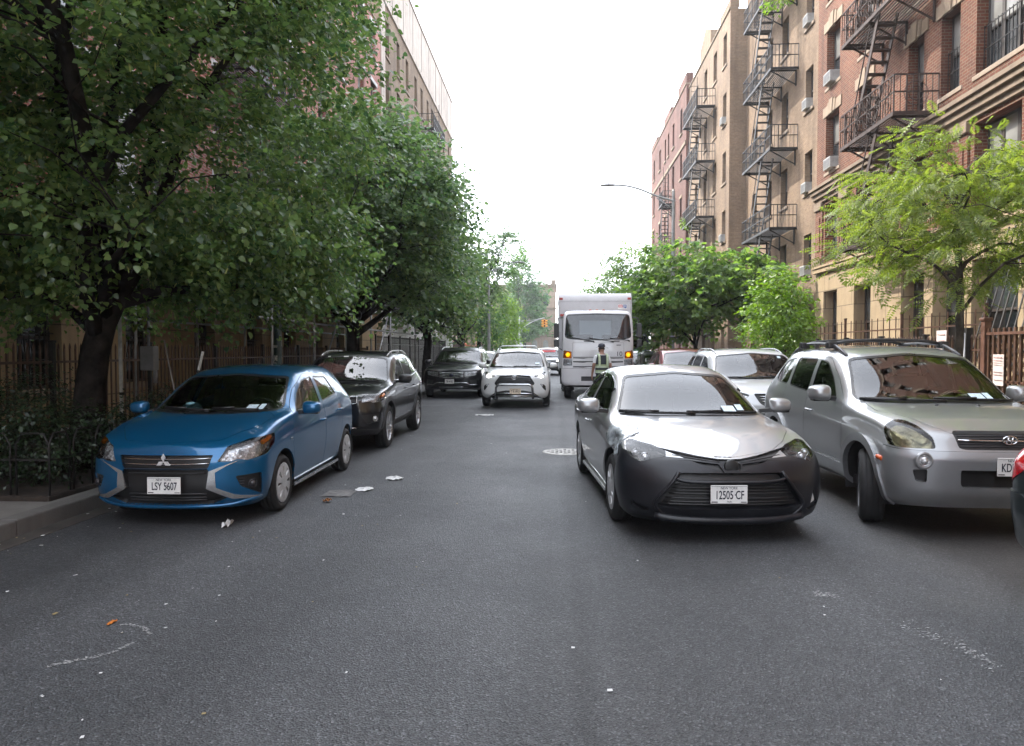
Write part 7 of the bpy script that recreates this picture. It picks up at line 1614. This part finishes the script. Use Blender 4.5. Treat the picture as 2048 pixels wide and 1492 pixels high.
def TREES():
    tree('linden_tree', 'huge dark linden over the blue hatchback, nearest tree on the left', -5.75, 8.5, 2.6, [(-6.0, 8.5, 7.2, 3.5, 3.6, 3.0), (-4.4, 7.6, 6.2, 2.6, 2.6, 1.9), (-8.0, 7.6, 5.6, 2.4, 3.0, 2.2), (-4.3, 10.2, 5.2, 1.9, 2.4, 1.7), (-5.2, 6.6, 4.6, 2.2, 1.9, 1.2), (-4.1, 11.0, 7.9, 1.4, 2.0, 1.6), (-7.4, 9.2, 3.5, 2.3, 2.0, 1.1), (-4.2, 9.6, 3.2, 1.6, 2.0, .9), (-6.2, 7.0, 3.3, 2.3, 1.3, .8), (-5.0, 8.0, 2.95, 1.2, 1.0, .55), (-7.8, 11.5, 3.0, 1.6, 2.0, .9), (-4.7, 9.7, 2.65, 1.1, 1.4, .5), (-3.7, 9.9, 3.0, .75, 1.3, .5), (-7.3, 8.2, 2.6, 1.8, 1.4, .5), (-4.3, 11.2, 3.0, 1.2, 1.6, .8), (-8.6, 9.4, 3.2, 1.2, 1.8, .8), (-5.6, 9.4, 3.1, 1.6, 1.5, .7), (-6.6, 6.2, 8.2, 3, 2.4, 2), (-5.6, 10.6, 9.6, 3, 3, 2)], LINDEN, .078, 1750, 88, HEART, .19, BARKD, 3, .55, .50, .4, (.45, .3), limbs=13, surf=.6, bracts=.15, wexp=.62)
    tree('linden_tree', 'second linden on the left, dark crown above the black off-roader', -5.45, 19.3, 2.4, [(-5.6, 19.2, 5.6, 2.9, 3.0, 2.6), (-4.1, 19.6, 5.0, 1.7, 2.4, 1.8), (-5.2, 20.5, 6.6, 2.2, 2.6, 1.7), (-6.6, 18.0, 4.1, 2.2, 2.4, 1.5), (-3.8, 20.6, 3.7, 1.5, 2.0, 1.0)], LIND2, .125, 760, 46, HEART, .21, BARKD, 8, .5, .6, .4, limbs=11, surf=.6, bracts=.14)
    tree('linden_tree', 'third linden on the left, paler crown reaching toward the grey lamp', -5.5, 31, 2.4, [(-6.2, 31, 6.2, 2.6, 3.2, 2.6), (-5.2, 31.6, 5.0, 2.0, 2.6, 2.1), (-5.5, 32, 7.9, 1.9, 2.4, 1.6), (-7.0, 30, 4.6, 2.4, 2.6, 1.8), (-4.7, 31, 3.6, 1.5, 2, 1.1)], LIND2, .17, 500, 34, HEART, .2, BARKD, 9, .5, .7, .4, limbs=9, bracts=.14)
    tree('linden_tree', 'fourth linden on the left, just before the grey lamp', -5.6, 44, 2.4, [(-7.0, 44, 6.2, 2.4, 3.2, 3.0), (-6.5, 44.5, 4.6, 1.9, 2.6, 2.2), (-6.4, 45, 8.9, 2.0, 2.4, 1.8), (-6.0, 45, 7.2, 1.5, 2.2, 1.7)], MID, .24, 330, 28, OVAL, .18, BARKD, 10, .5, .8, .4, limbs=8)
    tree('tall_tree', 'tall loose tree behind the grey lamp arm on the left', -6.4, 62, 4, [(-4.3, 62, 9.9, 1.7, 2.2, 2.0), (-5.6, 62, 8.4, 1.8, 2.4, 1.9), (-7.0, 62, 6, 2.4, 3, 2.6)], LIND2, .30, 260, 24, OVAL, .22, BARKD, 11, .4, .9, .5, limbs=8, surf=.8)
    tree('young_tree', 'small bright green tree right of the grey lamp on the left', -5.2, 66, 1.6, [(-4.5, 66, 3.7, 1.35, 1.8, 2.2), (-4.8, 66, 5.8, .9, 1.2, 1.3)], YOUNG, .26, 170, 24, OVAL, .1, BARK, 12, .4, .7, .5, limbs=6)
    tree('columnar_tree', 'tall upright tree with spiky top before the distant brown house', -5.2, 117, 3, [(-5.2, 117, 8.0, 3.2, 3.2, 4.8), (-5.6, 117, 13.2, 2.1, 2.4, 3.4), (-2.7, 117, 8.8, 1.7, 2, 4.0), (-2.4, 117, 12.8, .7, 1, 2.2), (-5.2, 117, 16.6, .8, 1, 2.1), (-3.6, 117, 5.2, 3.0, 2.6, 2.2)], GINK, .46, 460, 26, OVAL, .2, BARKD, 13, -.3, .8, .6, limbs=9)
    tree('young_tree', 'low dark green tree beside the grey lamp pole on the left', -6.2, 60, 1.4, [(-6.0, 60, 3.2, 1.8, 2, 1.9)], GINK, .26, 130, 22, OVAL, .1, BARK, 14, .4, .6, .5, limbs=5)
    tree('locust_tree', 'bright yellow-green locust tree on the right in front of the red house', 5.8, 11.0, 4.3, [(6.0, 11.0, 3.7, 1.5, 1.8, .62), (4.9, 10.9, 3.25, .85, 1.3, .42), (7.2, 10.8, 3.6, 1.3, 1.5, .65), (5.8, 11.2, 4.4, .9, 1.1, .42), (6.9, 11.0, 2.75, 1.0, 1.0, .28), (5.15, 10.8, 2.65, .7, 1.0, .22), (5.1, 11.2, 4.0, .7, 1.0, .36), (7.8, 10.9, 4.3, 1.2, 1.2, .5), (7.7, 10.8, 2.9, 1.0, 1.2, .4), (5.6, 11.2, 4.85, .42, .6, .2)], LOCUST, .27, 310, 14, PINN, .075, BARK, 21, .30, .42, .20, limbs=18, surf=.75, twigr=.005, fork=.40, limbr=.34)
    tree('young_tree', 'small round yellow-green tree between the locust and the darker right tree', 5.65, 18.6, 1.3, [(5.6, 18.6, 2.3, .85, .9, .85), (5.55, 18.5, 3.05, .6, .6, .6), (6.1, 18.6, 1.9, .5, .6, .5)], YOUNG, .115, 190, 30, OVAL, .05, BARK, 22, .3, .32, .6, limbs=8)
    tree('dark_tree', 'broad dark green tree on the right behind the white truck mirror', 5.6, 29.5, 3.6, [(5.5, 29.5, 3.9, 2.5, 2.4, 1.5), (3.9, 29.3, 3.7, 1.6, 1.8, 1.2), (7.2, 29.4, 4.3, 2.0, 1.8, 1.3), (8.2, 28.6, 3.4, 1.2, 1.6, 1.3), (5.1, 29.3, 5.1, 1.7, 1.8, .8), (4.2, 29.2, 2.6, 1.3, 1.4, .7)], MID, .19, 430, 28, HEART, .11, BARKD, 23, .5, .5, .45, limbs=12, fork=.4, limbr=.4)
    tree('dark_tree', 'loose tree further back on the right, left of the lamp post', 5.6, 47, 2.6, [(5.2, 47, 6.2, 2.4, 2.6, 2.2), (4.0, 47, 5.2, 1.9, 2.2, 1.7), (6.2, 47, 7.4, 2.0, 2.2, 1.6), (4.9, 47, 4.0, 2.2, 2.2, 1.4)], MID, .24, 300, 24, OVAL, .16, BARKD, 24, .5, .8, .5, limbs=9, surf=.75)
    tree('dark_tree', 'green tree at the far right end of the street behind the truck', 5.4, 66, 2.4, [(5.2, 66, 6.4, 2.8, 3, 3.0), (4.6, 66, 4.4, 2.4, 2.6, 1.8)], LIND2, .30, 230, 22, OVAL, .16, BARKD, 25, .5, .8, .5, limbs=7)
    tree('dark_tree', 'leafy tree across the avenue at the right end of the street', 6.5, 118, 3, [(6, 118, 5.6, 4.5, 3, 3.4)], GINK, .5, 220, 20, OVAL, .2, BARKD, 26, .4, 1.2, .5, limbs=6)
    tree('wall_sapling', 'wispy sapling growing from the tan house wall by the top fire escape landing', 9.3, 31.0, 15.6, [(9.0, 30.6, 16.3, .5, .9, .7), (9.1, 29.9, 16.0, .4, .6, .4)], YOUNG, .16, 40, 10, OVAL, .02, BARK, 31, .3, .3, .5, limbs=4, z0=15.3, group='plants')
    tree('wall_sapling', 'small tuft of leaves growing on the buff house fire escape', 8.1, 45.5, 9.0, [(8.0, 45.4, 9.4, .35, .5, .45)], YOUNG, .16, 20, 10, OVAL, .015, BARK, 32, .3, .25, .5, limbs=3, z0=8.6, group='plants')
    for i, (x, y, rx, h, l) in enumerate(((-5.5, 7.4, .55, .55, 'low dark shrub at the front corner of the planted pit'), (-6.2, 7.6, .6, .75, 'taller dark shrub at the pavement side of the planted pit'), (-5.4, 8.6, .55, .5, 'dark shrub against the trunk of the big linden'), (-5.4, 10.2, .6, .6, 'dark shrub behind the trunk of the big linden'), (-6.7, 8.8, .7, .85, 'widest dark shrub near the iron fence'))):
        tree('pit_shrub', l, x, y, .30, [(x, y, .42 + h * .4, rx, rx * 1.1, h * .75)], SHRUBM, .055, 90, 30, OVAL, .02, BARKD, 40 + i, .2, .26, .8, limbs=7, z0=.18, group='shrubs in the tree pit', cat='shrub')
    for i, (x, y, h, l) in enumerate(((7.4, 21.0, 1.5, 'leafy shrub before the picket fence under the small tree'), (7.3, 26.5, 1.7, 'leafy shrub on the right pavement under the dark tree'))):
        tree('fence_shrub', l, x, y, .4, [(x, y, h * .5, .6, .9, h * .45)], YOUNG if i else MID, .11, 110, 22, OVAL, .02, BARK, 50 + i, .25, .3, .7, limbs=6, group='shrubs by the right fence', cat='shrub')
# ---------------------------------------------------------------- camera, light, air
cam = bpy.data.objects.new('camera', bpy.data.cameras.new('camera')); COL.objects.link(cam); S.camera = cam
cam.data.sensor_width = 36; cam.data.lens = 25.49; cam.data.clip_end = 4000; cam.data.clip_start = .05
cam.location = (0, 0, 1.62); cam.rotation_euler = (R(90 - 1.817), 0, R(3.394))
SUN_AZ, SUN_EL = 0, 0
sun_dir = Vector((-.60, .38, .71)).normalized()          # towards the sun: beyond the left-hand houses
w = bpy.data.worlds.new('World'); S.world = w; w.use_nodes = True; nt = w.node_tree
sky = nt.nodes.new('ShaderNodeTexSky'); sky.sky_type = 'NISHITA'; sky.sun_disc = False
sky.sun_elevation = math.asin(sun_dir.z); sky.sun_rotation = math.atan2(sun_dir.x, sun_dir.y)
sky.air_density = 1.0; sky.dust_density = 2.0; sky.ozone_density = 1.5; sky.altitude = 30
hs = nt.nodes.new('ShaderNodeHueSaturation'); hs.inputs['Saturation'].default_value = .38; hs.inputs['Value'].default_value = 1
nt.links.new(sky.outputs[0], hs.inputs['Color']); bg = nt.nodes['Background']; veil = nt.nodes.new('ShaderNodeMix'); veil.data_type = 'RGBA'; veil.blend_type = 'ADD'; veil.inputs[0].default_value = 1; veil.inputs[7].default_value = (3.3, 3.45, 3.75, 1)   # thin bright cloud over the whole sky
nt.links.new(hs.outputs[0], veil.inputs[6]); nt.links.new(veil.outputs[2], bg.inputs['Color']); bg.inputs['Strength'].default_value = .15
sl = bpy.data.lights.new('sun', 'SUN'); sl.energy = 2.0; sl.angle = R(.7); sl.color = (1, .93, .82)
so = bpy.data.objects.new('sun', sl); COL.objects.link(so); so.rotation_euler = (-sun_dir).to_track_quat('-Z', 'Y').to_euler()
S.view_settings.view_transform = 'Standard'; S.view_settings.look = 'None'; S.view_settings.exposure = 1.92; S.view_settings.gamma = 1
S.render.film_transparent = False

hz = MB(); hz.box((-45, -8, -2.0), (45, 160, 30)); ho = hz.build('haze', []); tag(ho, kind='stuff'); hm = bpy.data.materials.new('haze'); hm.use_nodes = True; ht = hm.node_tree; ht.nodes.clear()
vo_ = ht.nodes.new('ShaderNodeVolumePrincipled'); oo = ht.nodes.new('ShaderNodeOutputMaterial'); vo_.inputs['Density'].default_value = .0008; vo_.inputs['Color'].default_value = (.92, .95, 1, 1); vo_.inputs['Anisotropy'].default_value = .3; ht.links.new(vo_.outputs[0], oo.inputs['Volume']); ho.data.materials.append(hm)
STREET(); HOUSES(); FURNITURE(); TREES(); CARS(); truck((1.40, 23.7, 0), 0); refuse_truck((3.6, 37, 0)); worker((1.36, 21.2, 0), R(14))
